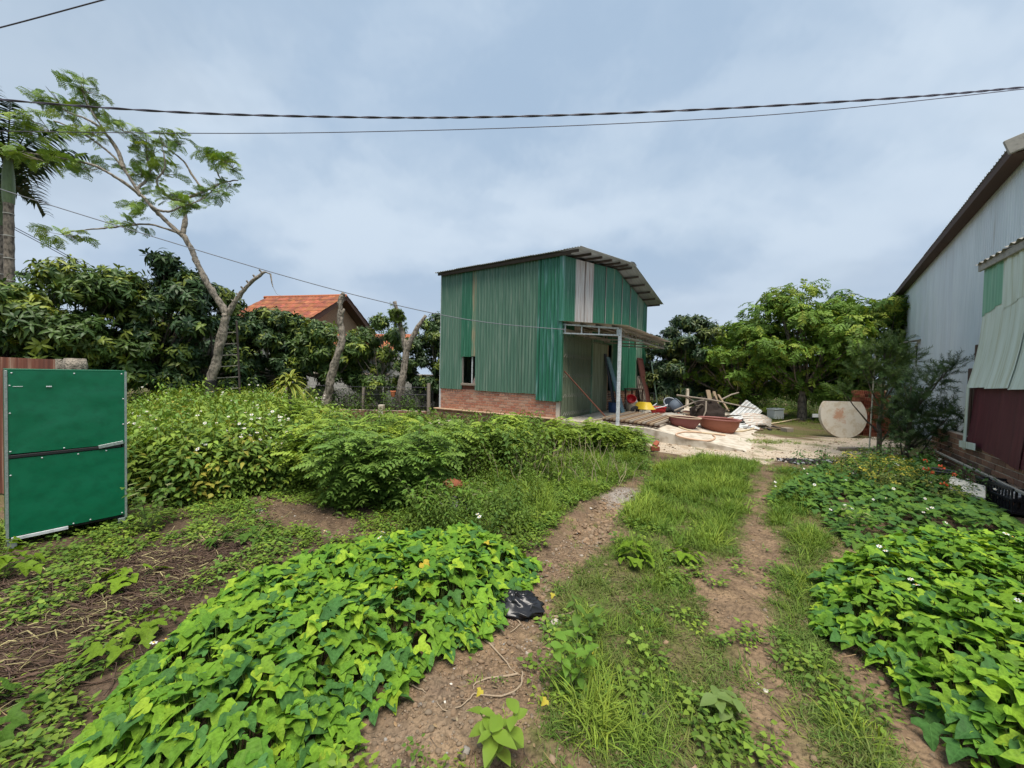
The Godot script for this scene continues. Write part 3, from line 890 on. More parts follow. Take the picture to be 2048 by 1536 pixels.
# ---------------------------------------------------------------- house with the tiled roof, behind the trees
func tiled_house() -> void:
	var t := thing("tiled_house", "house with orange clay tiled gable roof behind the left trees", "house", Vector3(-8.9, 0, -20.5), -0.2)
	# local: ridge along x to the left, gable wall faces +x
	var roofc := mat(Color(0.50, 0.155, 0.065), 0.85, M.fine, Vector3(2, 2, 2))
	var wallc := mat(Color(0.36, 0.24, 0.15), 0.9, M.fine, Vector3(0.6, 0.6, 0.6))
	var W := 3.4
	var RH := 5.45
	var EH := 3.45
	var LN := 5.0
	part("wall", boxmesh(Vector3(LN - 0.6, EH, 0.2), 0.0), wallc, t, Transform3D(Basis(), Vector3(-LN / 2, EH / 2, W - 0.5)))
	var g := MB.new()
	g.poly([Vector3(-0.45, 0, W - 0.4), Vector3(-0.45, EH - 0.1, W - 0.4), Vector3(-0.45, RH - 0.2, 0), Vector3(-0.45, EH - 0.1, -W + 0.4), Vector3(-0.45, 0, -W + 0.4)], Vector3(-3, 2, 0))
	part("gable_wall", g.mesh(), wallc, t)
	for s in [-1.0, 1.0]:
		bar("barge_board", M.darkwood, t, Vector3(0.04, RH - 0.05, 0), Vector3(0.04, EH - 0.28, s * (W + 0.15)), 0.06, 0.24)
	# tiles: curved pieces in overlapping courses on both slopes
	var tile := MB.new()
	for k in 6:
		var a := -0.9 + 1.8 * k / 5.0
		for q in 2:
			tile.vert(Vector3(0.105 * sin(a) / sin(0.9), 0.028 * cos(a * 1.4), 0.0 if q == 0 else 0.34))
	for k in 5: tile.quad(k * 2, k * 2 + 1, k * 2 + 3, k * 2 + 2)
	for s in [-1.0, 1.0]:
		var tiles := []
		var cols := []
		var down := Vector3(0, EH - RH, s * W).normalized()
		var sx := Vector3(s, 0, 0)
		var up := down.cross(sx)
		if up.y < 0: up = -up
		var ln := Vector2(EH - RH, W).length() + 0.3
		var r := 0
		while r * 0.27 < ln:
			for k in int(LN / 0.205):
				var p := Vector3(-k * 0.205, RH, 0) + down * (r * 0.27) + up * (0.03 + 0.012 * (r % 2))
				tiles.append(Transform3D(Basis(down.cross(up).normalized(), (up + down * 0.06).normalized(), down), p))
				var q := rnd(0.55, 1.1) * (0.8 + 0.35 * nz.get_noise_2d(k * 0.14, r * 0.3))
				cols.append(Color(q, q * rnd(0.8, 1.2), q * rnd(0.8, 1.3)))
			r += 1
		roofc.vertex_color_use_as_albedo = true
		var slope := Node3D.new()
		slope.name = "roof"
		t.add_child(slope, true)
		many("roof_tiles", tile.mesh(), roofc, tiles, cols, slope)
		var deck := MB.new()
		deck.poly([Vector3(0.02, RH - 0.03, 0), Vector3(-LN, RH - 0.03, 0), Vector3(-LN, EH - 0.15, s * (W + 0.2)), Vector3(0.02, EH - 0.15, s * (W + 0.2))], Vector3(-3, 0, 0))
		part("roof_deck", deck.mesh(), M.darkwood, slope)
	part("ridge_tiles", tubemesh([Vector3(0.05, RH + 0.03, 0), Vector3(-LN, RH + 0.03, 0)], [0.09], 8), roofc, t)
	# lower verandah roof on the right
	var vr := Node3D.new()
	vr.name = "verandah_roof"
	t.add_child(vr, true)
	var vt := []
	var vc := []
	for r in 9:
		for k in 26:
			vt.append(Transform3D(Basis(Vector3.RIGHT, 0.42) , Vector3(-0.9 + k * 0.205, 3.35 - r * 0.115, W - 2.6 + r * 0.25)))
			var q := rnd(0.75, 1.15)
			vc.append(Color(q, q, q))
	many("roof_tiles", tile.mesh(), roofc, vt, vc, vr)
	part("verandah_wall", boxmesh(Vector3(5.0, 2.3, 0.15), 0.0), mat(Color(0.55, 0.56, 0.55), 0.9, M.fine, Vector3(0.5, 0.5, 0.5)), t, Transform3D(Basis(), Vector3(2.0, 1.15, W - 0.9)))
	# pale boundary wall and outbuilding seen through gaps in the leaves
	var o := thing("whitewashed_outbuilding", "low whitewashed outbuilding half hidden behind the left trees", "building", Vector3(-12.2, 0, -17.0), 0.5)
	var wh := mat(Color(0.56, 0.56, 0.54), 0.9, M.fine, Vector3(0.5, 0.5, 0.5))
	part("wall", boxmesh(Vector3(3.6, 3.3, 0.2), 0.0), wh, o, Transform3D(Basis(), Vector3(0, 1.65, 0)))
	part("wall", boxmesh(Vector3(0.2, 3.3, 3.0), 0.0), wh, o, Transform3D(Basis(), Vector3(1.9, 1.65, -1.5)))
	part("roof", boxmesh(Vector3(4.2, 0.08, 3.8), 0.01), M.sheet.roof, o, Transform3D(Basis(Vector3.BACK, 0.06), Vector3(0, 3.42, -1.4)))
	var w := thing("boundary_wall", "pale plastered boundary wall behind the netting fence", "wall", Vector3(-6.2, 0, -17.2), 0.1)
	part("panel", boxmesh(Vector3(10.0, 1.35, 0.15), 0.01), wh, w, Transform3D(Basis(), Vector3(0, 0.67, 0)))
	part("coping", boxmesh(Vector3(10.1, 0.07, 0.22), 0.01), M.concrete, w, Transform3D(Basis(), Vector3(0, 1.39, 0)))

# ---------------------------------------------------------------- fences on the left
func left_fences() -> void:
	# low brick wall that runs from the shed to the left
	var a := Vector3(-2.75, 0, -12.2)
	var d := Vector3(-2.75, 0, -0.1)
	var w := thing("low_brick_wall", "low weathered brick wall running left from the shed", "wall", a + d, atan2(-d.z, d.x) + PI)
	brick_run(w, Transform3D(Basis(), Vector3(0, -0.06, 0)), d.length(), 4, 0.085, M.redbrick if false else M.oldbrick, 0.12)
	part("concrete_post", boxmesh(Vector3(0.16, 0.5, 0.18), 0.01), M.concrete, w, Transform3D(Basis(), Vector3(1.35, 0.2, -0.05)))
	# netting fence: two stakes and a dark net
	var f := thing("netting_fence", "black netting strung between wooden stakes beside the shed", "fence", Vector3(-5.13, 0, -13.3), 0.0)
	part("stake", tubemesh([Vector3(0, -0.1, 0), Vector3(0.02, 0.95, 0.01)], [0.06, 0.055], 8), M.greywood, f)
	part("stake", tubemesh([Vector3(2.3, -0.1, 0.1), Vector3(2.28, 1.15, 0.1)], [0.07, 0.06], 8), M.greywood, f)
	part("stake", tubemesh([Vector3(-2.6, -0.1, 0.1), Vector3(-2.6, 1.0, 0.1)], [0.05, 0.05], 8), M.greywood, f)
	var b := MB.new()
	for k in 92:
		var x := -2.6 + 0.055 * k
		b.box(Transform3D(Basis(), Vector3(x, 0.45, 0.04 + 0.03 * sin(x * 3.0))), Vector3(0.009, 0.86, 0.004))
	for k in 22: 
		for j in 10:
			b.box(Transform3D(Basis(), Vector3(-2.35 + j * 0.505, 0.04 + 0.04 * k, 0.04 + 0.03 * sin((-2.35 + j * 0.505) * 3.0))), Vector3(0.51, 0.009, 0.004))
	var net := part("net", b.mesh(), M.black, f)
	net.set_meta("kind", "stuff")
	for y in [0.35, 0.75, 1.0]:
		part("wire", tubemesh([Vector3(-2.6, y, 0.05), Vector3(0, y - 0.03, 0.06), Vector3(2.3, y, 0.12)], [0.006], 5), M.wire, f)
	var tg := MB.new()
	tg.lathe([Vector2(0.0, 0.0), Vector2(0.06, 0.0), Vector2(0.085, 0.17), Vector2(0.095, 0.17), Vector2(0.095, 0.2), Vector2(0.07, 0.2)], 16)
	single("orange_pot", tg.mesh(), mat(Color(0.62, 0.20, 0.09), 0.8), "small orange plastic pot hanging on the netting fence", "pot", Transform3D(Basis(), Vector3(-4.05, 0.66, -13.15)))
	# rusty sheets and stumps of posts behind the green box
	var r := thing("rusty_sheet_fence", "rusty corrugated sheet fence behind the green box", "fence", Vector3(-5.3, 0, -4.5), 0.1)
	for k in 4:
		sheet("fence_sheet", r, M.sheet.rust, Transform3D(Basis(), Vector3(-2.5 + k * 0.62, 0, 0.012 * (k % 2))), 0.64, [0.0, 0.0], [1.58, 1.58 + rnd(-0.02, 0.02)], 0.09, 0.012)
	part("end_post", tubemesh([Vector3(0.04, -0.1, 0), Vector3(0.04, 1.57, 0)], [0.05], 8), M.palebark, r)
	part("rail", boxmesh(Vector3(2.6, 0.05, 0.04), 0.004), M.greywood, r, Transform3D(Basis(), Vector3(-1.25, 1.2, -0.03)))
	single("post_stump", tubemesh([Vector3(0, -0.1, 0), Vector3(0.01, 0.9, 0), Vector3(0, 1.5, 0), Vector3(0, 1.58, 0)], [0.10, 0.09, 0.1, 0.085], 10), M.palebark, "pale sawn-off wooden post standing behind the green box", "post", Transform3D(Basis(), Vector3(-4.98, 0, -4.4)))

# ---------------------------------------------------------------- the green box
func dented(w: float, h: float, sd: float) -> ArrayMesh:
	# a thin metal door, buckled a little
	var b := MB.new()
	var n := 26
	for k in n + 1:
		for j in n + 1:
			var x := float(k) / n
			var y := float(j) / n
			var e := smooth(0.0, 0.12, minf(minf(x, 1.0 - x), minf(y, 1.0 - y)))
			b.vert(Vector3(x * w, y * h, e * (0.009 * nz.get_noise_2d(x * 1.1 + sd, y * 1.1) + 0.0010 * nz.get_noise_2d(x * 3.5, y * 3.5 + sd))), Color.WHITE, Vector2(x, y))
	for k in n:
		for j in n: b.quad(k * (n + 1) + j, k * (n + 1) + j + 1, (k + 1) * (n + 1) + j + 1, (k + 1) * (n + 1) + j)
	b.box(Transform3D(Basis(), Vector3(w / 2, h / 2, -0.016)), Vector3(w, h, 0.014))
	return b.mesh()

func green_box() -> void:
	var dir := Vector3(0.585, 0, -0.811)
	var t := thing("green_cabinet", "tall green sheet metal cabinet on short legs at the left edge", "cabinet", Vector3(-3.98, -0.025, -3.03), atan2(-dir.z, dir.x))
	# local: front along +x, faces +z
	var W := 0.68
	var D := 0.5
	var B := 0.115
	var T := 1.475
	var MID := 0.79
	var gm := mat(Color(0.004, 0.140, 0.066), 0.3, noise_tex(0.02, 6, [[0.0, grey(0.80)], [0.6, grey(1.0)], [0.78, Color(1.3, 1.05, 1.2)], [0.86, Color(5.0, 1.5, 2.2)]], 71), Vector3(1, 1, 1), true, 0.0, M.rough, 0.02)
	gm.metallic_specular = 0.45
	var trim := mat(Color(0.36, 0.42, 0.40), 0.45, M.fine, Vector3(3, 3, 3), true, 0.3)
	part("upper_door", dented(W - 0.02, T - MID - 0.02, 3.0), gm, t, Transform3D(Basis(), Vector3(0.01, MID + 0.02, 0.0)))
	part("lower_door", dented(W - 0.02, MID - B - 0.05, 8.0), gm, t, Transform3D(Basis(Vector3.BACK, 0.006), Vector3(0.01, B + 0.03, 0.0)))
	part("top_panel", boxmesh(Vector3(W, 0.012, D), 0.002), gm, t, Transform3D(Basis(), Vector3(W / 2, T + 0.006, -D / 2)))
	part("bottom_panel", boxmesh(Vector3(W - 0.02, 0.02, D - 0.04), 0.002), M.black, t, Transform3D(Basis(), Vector3(W / 2, B + 0.01, -D / 2 - 0.02)))
	for s in [0.0, 1.0]:
		var dull := mat(Color(0.10, 0.19, 0.145), 0.4, M.fine, Vector3(2, 2, 2))
		part("side_panel", boxmesh(Vector3(0.02, T - B, D - 0.03), 0.002), dull, t, Transform3D(Basis(), Vector3(lerpf(0.012, W - 0.012, s), (T + B) / 2, -D / 2 - 0.015)))
		part("corner_trim", boxmesh(Vector3(0.016, T - B, 0.03), 0.002), trim, t, Transform3D(Basis(), Vector3(lerpf(0.002, W - 0.004, s), (T + B) / 2, -0.008)))
		part("leg", boxmesh(Vector3(0.05, B + 0.12, 0.05), 0.003), trim, t, Transform3D(Basis(), Vector3(lerpf(0.025, W - 0.03, s), (B - 0.12) / 2, -0.03)))
		part("leg", boxmesh(Vector3(0.05, B + 0.12, 0.05), 0.003), trim, t, Transform3D(Basis(), Vector3(lerpf(0.025, W - 0.03, s), (B - 0.12) / 2, -D + 0.03)))
	part("back_panel", boxmesh(Vector3(W, T - B, 0.01), 0.0), gm, t, Transform3D(Basis(), Vector3(W / 2, (T + B) / 2, -D)))
	part("seam_strip", boxmesh(Vector3(W - 0.03, 0.024, 0.03), 0.002), M.black, t, Transform3D(Basis(Vector3.BACK, 0.01), Vector3(W / 2 - 0.02, MID, -0.01)))
	part("bent_flap", boxmesh(Vector3(0.16, 0.03, 0.01), 0.002), trim, t, Transform3D(Basis(Vector3.BACK, 0.16), Vector3(W - 0.1, MID + 0.022, 0.008)))
	part("bottom_strip", boxmesh(Vector3(0.30, 0.026, 0.012), 0.002), M.steel, t, Transform3D(Basis(Vector3.BACK, 0.01), Vector3(0.17, B + 0.015, 0.006)))
	part("scraped_tab", boxmesh(Vector3(0.032, 0.009, 0.004), 0.001), M.steel, t, Transform3D(Basis(), Vector3(0.22, T - 0.13, 0.002)))
	part("scraped_tab", boxmesh(Vector3(0.05, 0.004, 0.004), 0.001), M.steel, t, Transform3D(Basis(), Vector3(0.06, T - 0.128, 0.002)))
	var rv := MB.new()
	rv.lathe([Vector2(0.006, 0.0), Vector2(0.005, 0.003), Vector2(0.002, 0.004), Vector2(0.0, 0.004)], 8)
	var rm := rv.mesh()
	for p in [[0.03, T - 0.02], [0.36, T - 0.02], [W - 0.03, T - 0.02], [0.02, T - 0.12], [0.02, T - 0.34], [0.02, MID + 0.04], [W - 0.02, T - 0.25], [W - 0.02, MID + 0.2], [0.30, MID + 0.03], [0.38, MID - 0.035], [0.18, MID - 0.035], [0.02, MID - 0.15], [0.55, MID - 0.03], [W - 0.03, B + 0.05], [0.45, B + 0.045], [0.35, B + 0.04]]:
		part("rivet", rm, M.steel, t, Transform3D(Basis(Vector3.RIGHT, PI / 2), Vector3(p[0], p[1], 0.0)))

# ---------------------------------------------------------------- leaves
var LF := {}

func leaf_meshes() -> void:
	var lance := [0.15, 0.8, 1.0, 0.7, 0.0]
	var ovate := [0.2, 1.0, 0.85, 0.45, 0.0]
	# whorls of lance-shaped leaves at the ends of twigs (mango, avocado)
	LF.whorl = []
	for k in 4:
		var b := MB.new()
		for j in 11:
			var a := TAU * j / 11.0 * 2.4 + rnd(-0.3, 0.3)
			var e := rnd(-0.5, 0.9)
			var d := Vector3(cos(a) * cos(e), sin(e), sin(a) * cos(e))
			var g := rnd(0.82, 1.15)
			b.leaf(Vector3(0, rnd(-0.07, 0.03), 0), d, (Vector3.UP + d * -0.3 + rdir() * 0.35).normalized(), rnd(0.13, 0.2), rnd(0.042, 0.06), rnd(0.25, 0.7), rnd(0.15, 0.4), lance, Color(g, g, g))
		b.tube([Vector3(0, -0.22, 0), Vector3(0, 0, 0)], [0.006, 0.004], 3, Color(0.9, 0.55, 0.5), false)
		LF.whorl.append(b.mesh())
	# looser sprays of broader leaves (longan)
	LF.spray = []
	for k in 4:
		var b := MB.new()
		for j in 12:
			var s := j / 12.0
			var a := (0.9 if j % 2 == 0 else -0.9) + rnd(-0.25, 0.25)
			var d := Vector3(sin(a), rnd(-0.25, 0.3), cos(a)).normalized()
			var g := rnd(0.82, 1.15)
			b.leaf(Vector3(0, 0.05 * sin(s * 3), -0.16 + s * 0.36), d, (Vector3.UP + rdir() * 0.35).normalized(), rnd(0.10, 0.15), rnd(0.038, 0.05), rnd(0.2, 0.6), rnd(0.1, 0.35), lance, Color(g, g, g))
		b.tube([Vector3(0, -0.02, -0.2), Vector3(0, 0.05, 0.0), Vector3(0, 0.0, 0.2)], [0.006, 0.005, 0.003], 3, Color(0.9, 0.6, 0.5), false)
		LF.spray.append(b.mesh())
	# pinnate frond, leaflets in pairs
	LF.frond = []
	for k in 3:
		var b := MB.new()
		var n := 8
		var spine := []
		for j in n + 1:
			var s := float(j) / n
			spine.append(Vector3(0, 0.10 * s - 0.16 * s * s * (0.8 + 0.3 * k), 0.26 * s))
		b.tube(spine, [0.0025, 0.0012], 3, Color(0.8, 0.9, 0.7), false)
		for j in range(1, n + 1):
			for s in [-1.0, 1.0]:
				var d := Vector3(s, rnd(-0.3, 0.15), 0.45).normalized()
				var g := rnd(0.85, 1.15)
				b.leaf(spine[j], d, (Vector3.UP + rdir() * 0.25).normalized(), (0.064 - 0.020 * absf(j / 8.0 - 0.45)) * rnd(0.85, 1.1), 0.033, 0.25, 0.2, [0.4, 1.0, 0.75, 0.0], Color(g, g, g))
		b.leaf(spine[n], Vector3(0, -0.3, 1).normalized(), Vector3.UP, 0.045, 0.024, 0.3, 0.2, [0.35, 1.0, 0.0], Color.WHITE)
		LF.frond.append(b.mesh())
	# feathery twice-divided leaf
	LF.feather = []
	for k in 3:
		var b := MB.new()
		var spine := []
		for j in 8:
			var s := j / 7.0
			spine.append(Vector3(0.02 * sin(s * 5 + k), 0.04 * s - 0.17 * s * s, 0.34 * s))
		b.tube(spine, [0.003, 0.0015], 3, Color(0.9, 0.8, 0.6), false)
		for j in range(1, 8):
			for sd in [-1.0, 1.0]:
				var d := Vector3(sd, rnd(-0.35, 0.05), 0.6).normalized()
				var ln := 0.15 * (1.0 - 0.4 * absf(j / 7.0 - 0.5))
				for q in 3:
					var p: Vector3 = spine[j] + d * ln * (q + 0.5) / 3.0 - Vector3.UP * 0.03 * pow(q / 3.0, 2)
					for s2 in [-1.0, 1.0]:
						var e: Vector3 = (d.cross(Vector3.UP) * s2 + d * 0.5 + Vector3(0, rnd(-0.4, 0.1), 0)).normalized()
						var g := rnd(0.8, 1.15)
						b.leaf(p, e, Vector3.UP, 0.062, 0.030, 0.1, 0.1, [0.6, 1.0, 0.0], Color(g, g, g))
		LF.feather.append(b.mesh())
	# upright weed with toothed oval leaves
	LF.weed = []
	for k in 4:
		var b := MB.new()
		var h := 0.62
		var spine := []
		for j in 7:
			var s := j / 6.0
			spine.append(Vector3(0.05 * sin(s * 3.0 + k * 2), h * s, 0.05 * cos(s * 2.3 + k)))
		b.tube(spine, [0.005, 0.0025], 4, Color(0.85, 0.7, 0.5), false)
		for j in 26:
			var s := 0.12 + 0.88 * j / 25.0
			var a := j * 2.4 + rnd(-0.4, 0.4)
			var base: Vector3 = spine[mini(int(s * 6), 5)].lerp(spine[mini(int(s * 6) + 1, 6)], fposmod(s * 6, 1.0))
			var r := rnd(0.02, 0.12) * (1.15 - 0.6 * s)
			var d := Vector3(cos(a), rnd(-0.1, 0.45), sin(a)).normalized()
			base += d * r
			var g := rnd(0.8, 1.18)
			b.leaf(base, (d + Vector3(0, -0.35, 0)).normalized(), (Vector3.UP + rdir() * 0.5).normalized(), rnd(0.05, 0.085), rnd(0.03, 0.045), rnd(0.1, 0.5), rnd(0.1, 0.4), ovate, Color(g, g, g))
		LF.weed.append(b.mesh())
	# low rosette of small round leaves
	LF.low = []
	for k in 3:
		var b := MB.new()
		for j in 12:
			var a := rnd(0, TAU)
			var d := Vector3(cos(a), rnd(0.0, 0.5), sin(a)).normalized()
			var g := rnd(0.8, 1.2)
			b.leaf(d * rnd(0.005, 0.05) + Vector3(0, rnd(0.005, 0.045), 0), (d + Vector3(0, -0.1, 0)).normalized(), (Vector3.UP + rdir() * 0.4).normalized(), rnd(0.016, 0.032), rnd(0.012, 0.021), 0.2, 0.2, ovate, Color(g, g, g))
		LF.low.append(b.mesh())
	# grass tufts: tall and short
	LF.tuft = []
	for k in 4:
		var b := MB.new()
		for j in 22:
			var a := rnd(0, TAU)
			var lean := rnd(0.15, 1.1)
			var d := Vector3(cos(a) * lean, 1.0, sin(a) * lean).normalized()
			var g := rnd(0.7, 1.2)
			var dry := R.randf() < 0.16
			var cc := Color(g * 1.9, g * 1.25, g * 1.9) if dry else Color(g, g, g)
			b.leaf(Vector3(rnd(-0.035, 0.035), -0.01, rnd(-0.035, 0.035)), d, Vector3(-d.x, 1, -d.z).normalized(), rnd(0.07, 0.2), rnd(0.003, 0.0055), rnd(0.2, 0.9), 0.2, [1.0, 0.9, 0.65, 0.0], cc)
		LF.tuft.append(b.mesh())
	LF.mat_grass = []
	for k in 4:
		var b := MB.new()
		for j in 30:
			var a := rnd(0, TAU)
			var lean := rnd(0.4, 2.4)
			var d := Vector3(cos(a) * lean, 1.0, sin(a) * lean).normalized()
			var g := rnd(0.65, 1.2)
			var dry := R.randf() < 0.26
			var cc := Color(g * 2.1, g * 1.3, g * 2.2) if dry else Color(g, g, g)
			b.leaf(Vector3(rnd(-0.06, 0.06), -0.005, rnd(-0.06, 0.06)), d, Vector3(-d.x, 1.2, -d.z).normalized(), rnd(0.03, 0.085), rnd(0.0025, 0.005), rnd(0.1, 0.7), 0.2, [1.0, 0.9, 0.0], cc)
		LF.mat_grass.append(b.mesh())
	# yew-like shoot with narrow leaves all round
	LF.shoot = []
	for k in 3:
		var b := MB.new()
		var spine := []
		for j in 5: spine.append(Vector3(0.015 * sin(j * 1.7 + k), 0.0, 0.0) + Vector3(0, 0.065 * j, 0.012 * j * j * 0.3))
		b.tube(spine, [0.004, 0.002], 4, Color(0.9, 0.6, 0.5), false)
		for j in 42:
			var s := j / 41.0
			var a := j * 2.4
			var base: Vector3 = spine[mini(int(s * 4), 3)].lerp(spine[mini(int(s * 4) + 1, 4)], fposmod(s * 4, 1.0))
			var d := Vector3(cos(a), rnd(0.25, 0.9), sin(a)).normalized()
			var g := rnd(0.75, 1.2)
			b.leaf(base, d, (Vector3.UP - d * d.y + rdir() * 0.2).normalized(), rnd(0.05, 0.085), rnd(0.008, 0.012), rnd(-0.05, 0.25), 0.15, [0.7, 1.0, 0.0], Color(g, g, g))
		LF.shoot.append(b.mesh())
	# sweet potato leaves: heart-shaped with pointed shoulders, some deeply lobed
	LF.potato = []
	for k in 6: LF.potato.append(potato_leaf(k))
	# white daisy-like flower
	var f := MB.new()
	for j in 6:
		var a := TAU * j / 6.0
		f.leaf(Vector3(cos(a) * 0.006, 0.0, sin(a) * 0.006), Vector3(cos(a), 0.15, sin(a)).normalized(), Vector3.UP, 0.02, 0.014, 0.15, 0.1, [0.5, 1.0, 0.75], Color(0.8, 0.79, 0.77))
	f.lathe([Vector2(0.009, 0.0), Vector2(0.007, 0.006), Vector2(0.0, 0.009)], 8, Color(0.6, 0.4, 0.04))
	LF.flower = f.mesh()
	# stones
	LF.stone = []
	for k in 3:
		var b := MB.new()
		var prof := []
		for r in 4:
			for s in 7:
				var el := -PI / 2 + PI * (r + 0.5) / 4.0
				var a := TAU * s / 7.0
				b.vert(Vector3(cos(a) * cos(el), sin(el) * 0.6, sin(a) * cos(el)) * rnd(0.75, 1.15))
		for r in 3:
			for s in 7: b.quad(r * 7 + s, r * 7 + 7 + s, r * 7 + 7 + (s + 1) % 7, r * 7 + (s + 1) % 7)
		var tp := b.vert(Vector3(0, 0.55, 0))
		for s in 7: b.tri(tp, 21 + (s + 1) % 7, 21 + s)
		LF.stone.append(b.mesh())

func potato_leaf(k: int) -> ArrayMesh:
	# unit length leaf along +z from the stalk at the origin, +y is its upper face
	var b := MB.new()
	var heart := [[-0.16, 0.0, 0.16], [-0.14, 0.04, 0.30], [-0.02, 0.0, 0.44], [0.12, 0.0, 0.50], [0.26, 0.0, 0.43], [0.42, 0.0, 0.36], [0.62, 0.0, 0.25], [0.82, 0.0, 0.12], [1.0, 0.0, 0.0]]
	var lobed := [[-0.12, 0.0, 0.15], [-0.13, 0.04, 0.36], [-0.02, 0.0, 0.60], [0.16, 0.0, 0.62], [0.24, 0.0, 0.33], [0.36, 0.0, 0.25], [0.60, 0.0, 0.24], [0.82, 0.0, 0.12], [1.02, 0.0, 0.0]]
	var shoulders := [[-0.15, 0.0, 0.16], [-0.13, 0.04, 0.33], [0.02, 0.0, 0.46], [0.22, 0.0, 0.62], [0.30, 0.0, 0.34], [0.45, 0.0, 0.30], [0.64, 0.0, 0.23], [0.84, 0.0, 0.11], [1.0, 0.0, 0.0]]
	var prof: Array = [heart, shoulders, lobed, shoulders, shoulders, lobed][k]
	var n := prof.size()
	var fold := rnd(0.10, 0.40)
	var curl := rnd(0.04, 0.30)
	var twist := rnd(-0.25, 0.25)
	var wave := rnd(0.0, 0.05)
	var vein := 1.0
	for j in n:
		var z: float = prof[j][0]
		var w: float = prof[j][2]
		var zc := maxf(z, 0.0) if j > 0 else 0.0
		for q in 5:
			var u := -1.0 + 0.5 * q
			var x := u * w
			var zz := lerpf(zc, z, absf(u)) if j < 3 else z - 0.0
			var y := absf(x) * fold - curl * maxf(zz, 0.0) * maxf(zz, 0.0) - 0.35 * fold * x * x * 2.0 + twist * x * zz + wave * sin(zz * 9.0 + u * 3.0)
			var g := 1.0
			if q == 2: g = vein
			b.vert(Vector3(x, y, zz), Color(g, g, g * 1.05), Vector2(u * w * 0.8 + 0.5, clampf(zz * 0.8 + 0.15, 0.0, 1.0)))
	for j in n - 1:
		for q in 4:
			var a := j * 5 + q
			b.quad(a, a + 5, a + 6, a + 1)
	return b.mesh()

# ---------------------------------------------------------------- trees
func curve(pts: Array, per := 4, wob := 0.0) -> Array:
	# a smooth line through the points
	var out := []
	for k in pts.size() - 1:
		var p0: Vector3 = pts[max(k - 1, 0)]
		var p1: Vector3 = pts[k]
		var p2: Vector3 = pts[k + 1]
		var p3: Vector3 = pts[min(k + 2, pts.size() - 1)]
		for j in per: out.append(p1.cubic_interpolate(p2, p0, p3, float(j) / per) + (rdir() * wob if k + j > 0 else Vector3.ZERO))
	out.append(pts[pts.size() - 1])
	return out

func taper(n: int, a: float, z: float, knob := 0.0) -> Array:
	var out := []
	for k in n: out.append(lerpf(a, z, float(k) / maxf(n - 1, 1)) * (1.0 + rnd(-knob, knob)))
	return out

func leafy_tree(called: String, label: String, group: String, at: Vector3, trunk_h: float, centre: Vector3, rad: Vector3, blobs: int, per: int, leaves: Array, lm: Material, tints: Array, bark: Material, size := 1.0, tr := 0.1, hole := 0.35, lift := 0.6) -> Node3D:
	var t := thing(called, label, "tree", at, 0.0, group)
	var b := MB.new()
	var fork := Vector3(centre.x * 0.4 + rnd(-0.1, 0.1), trunk_h, centre.z * 0.4 + rnd(-0.1, 0.1))
	var stem := curve([Vector3(0, -0.2, 0), Vector3(rnd(-0.1, 0.1), trunk_h * 0.5, rnd(-0.1, 0.1)), fork], 4, 0.012)
	b.tube(stem, taper(stem.size(), tr * 1.25, tr * 0.8, 0.06), 8)
	var spots := []
	for k in blobs:
		var d := rdir()
		var r := rnd(hole, 1.0)
		if k < blobs * 0.55: r = rnd(0.75, 1.0)
		spots.append(centre + Vector3(d.x * rad.x, d.y * rad.y, d.z * rad.z) * r)
	var xs := [[], [], [], []]
	var cs := [[], [], [], []]
	for k in spots.size():
		var s: Vector3 = spots[k]
		var mid := fork.lerp(s, 0.5) + Vector3(0, -0.12 * (s - fork).length(), 0) + rdir() * 0.12
		var limb := curve([fork + rdir() * 0.03, mid, s], 4, 0.015)
		b.tube(limb, taper(limb.size(), tr * rnd(0.3, 0.5), 0.010), 5)
		var br := rnd(0.26, 0.48) * minf(rad.x, rad.y) * 0.9
		var warm := R.randf()
		for j in per:
			var d := rdir()
			d.y = d.y * 0.8 + 0.15
			var rr := pow(R.randf(), 0.45) * br
			var p := s + Vector3(d.x, d.y * 0.75, d.z) * rr
			var up := (d + Vector3.UP * lift + rdir() * 0.4).normalized()
			var v := R.randi() % leaves.size()
			xs[v].append(facing(up, rnd(0, TAU), size * rnd(0.75, 1.25), p))
			var ti := R.randf()
			var c: Color = tints[0].lerp(tints[1], ti)
			if R.randf() < 0.10 + 0.45 * (warm * warm * warm): c = tints[2].lerp(tints[1], rnd(0.0, 0.5))
			cs[v].append(vary(c, 0.18))
	part("trunk", b.mesh(), bark, t)
	var crown := Node3D.new()
	crown.name = "crown"
	t.add_child(crown, true)
	for v in leaves.size():
		if xs[v].size(): many("foliage", leaves[v], lm, xs[v], cs[v], crown)
	return t

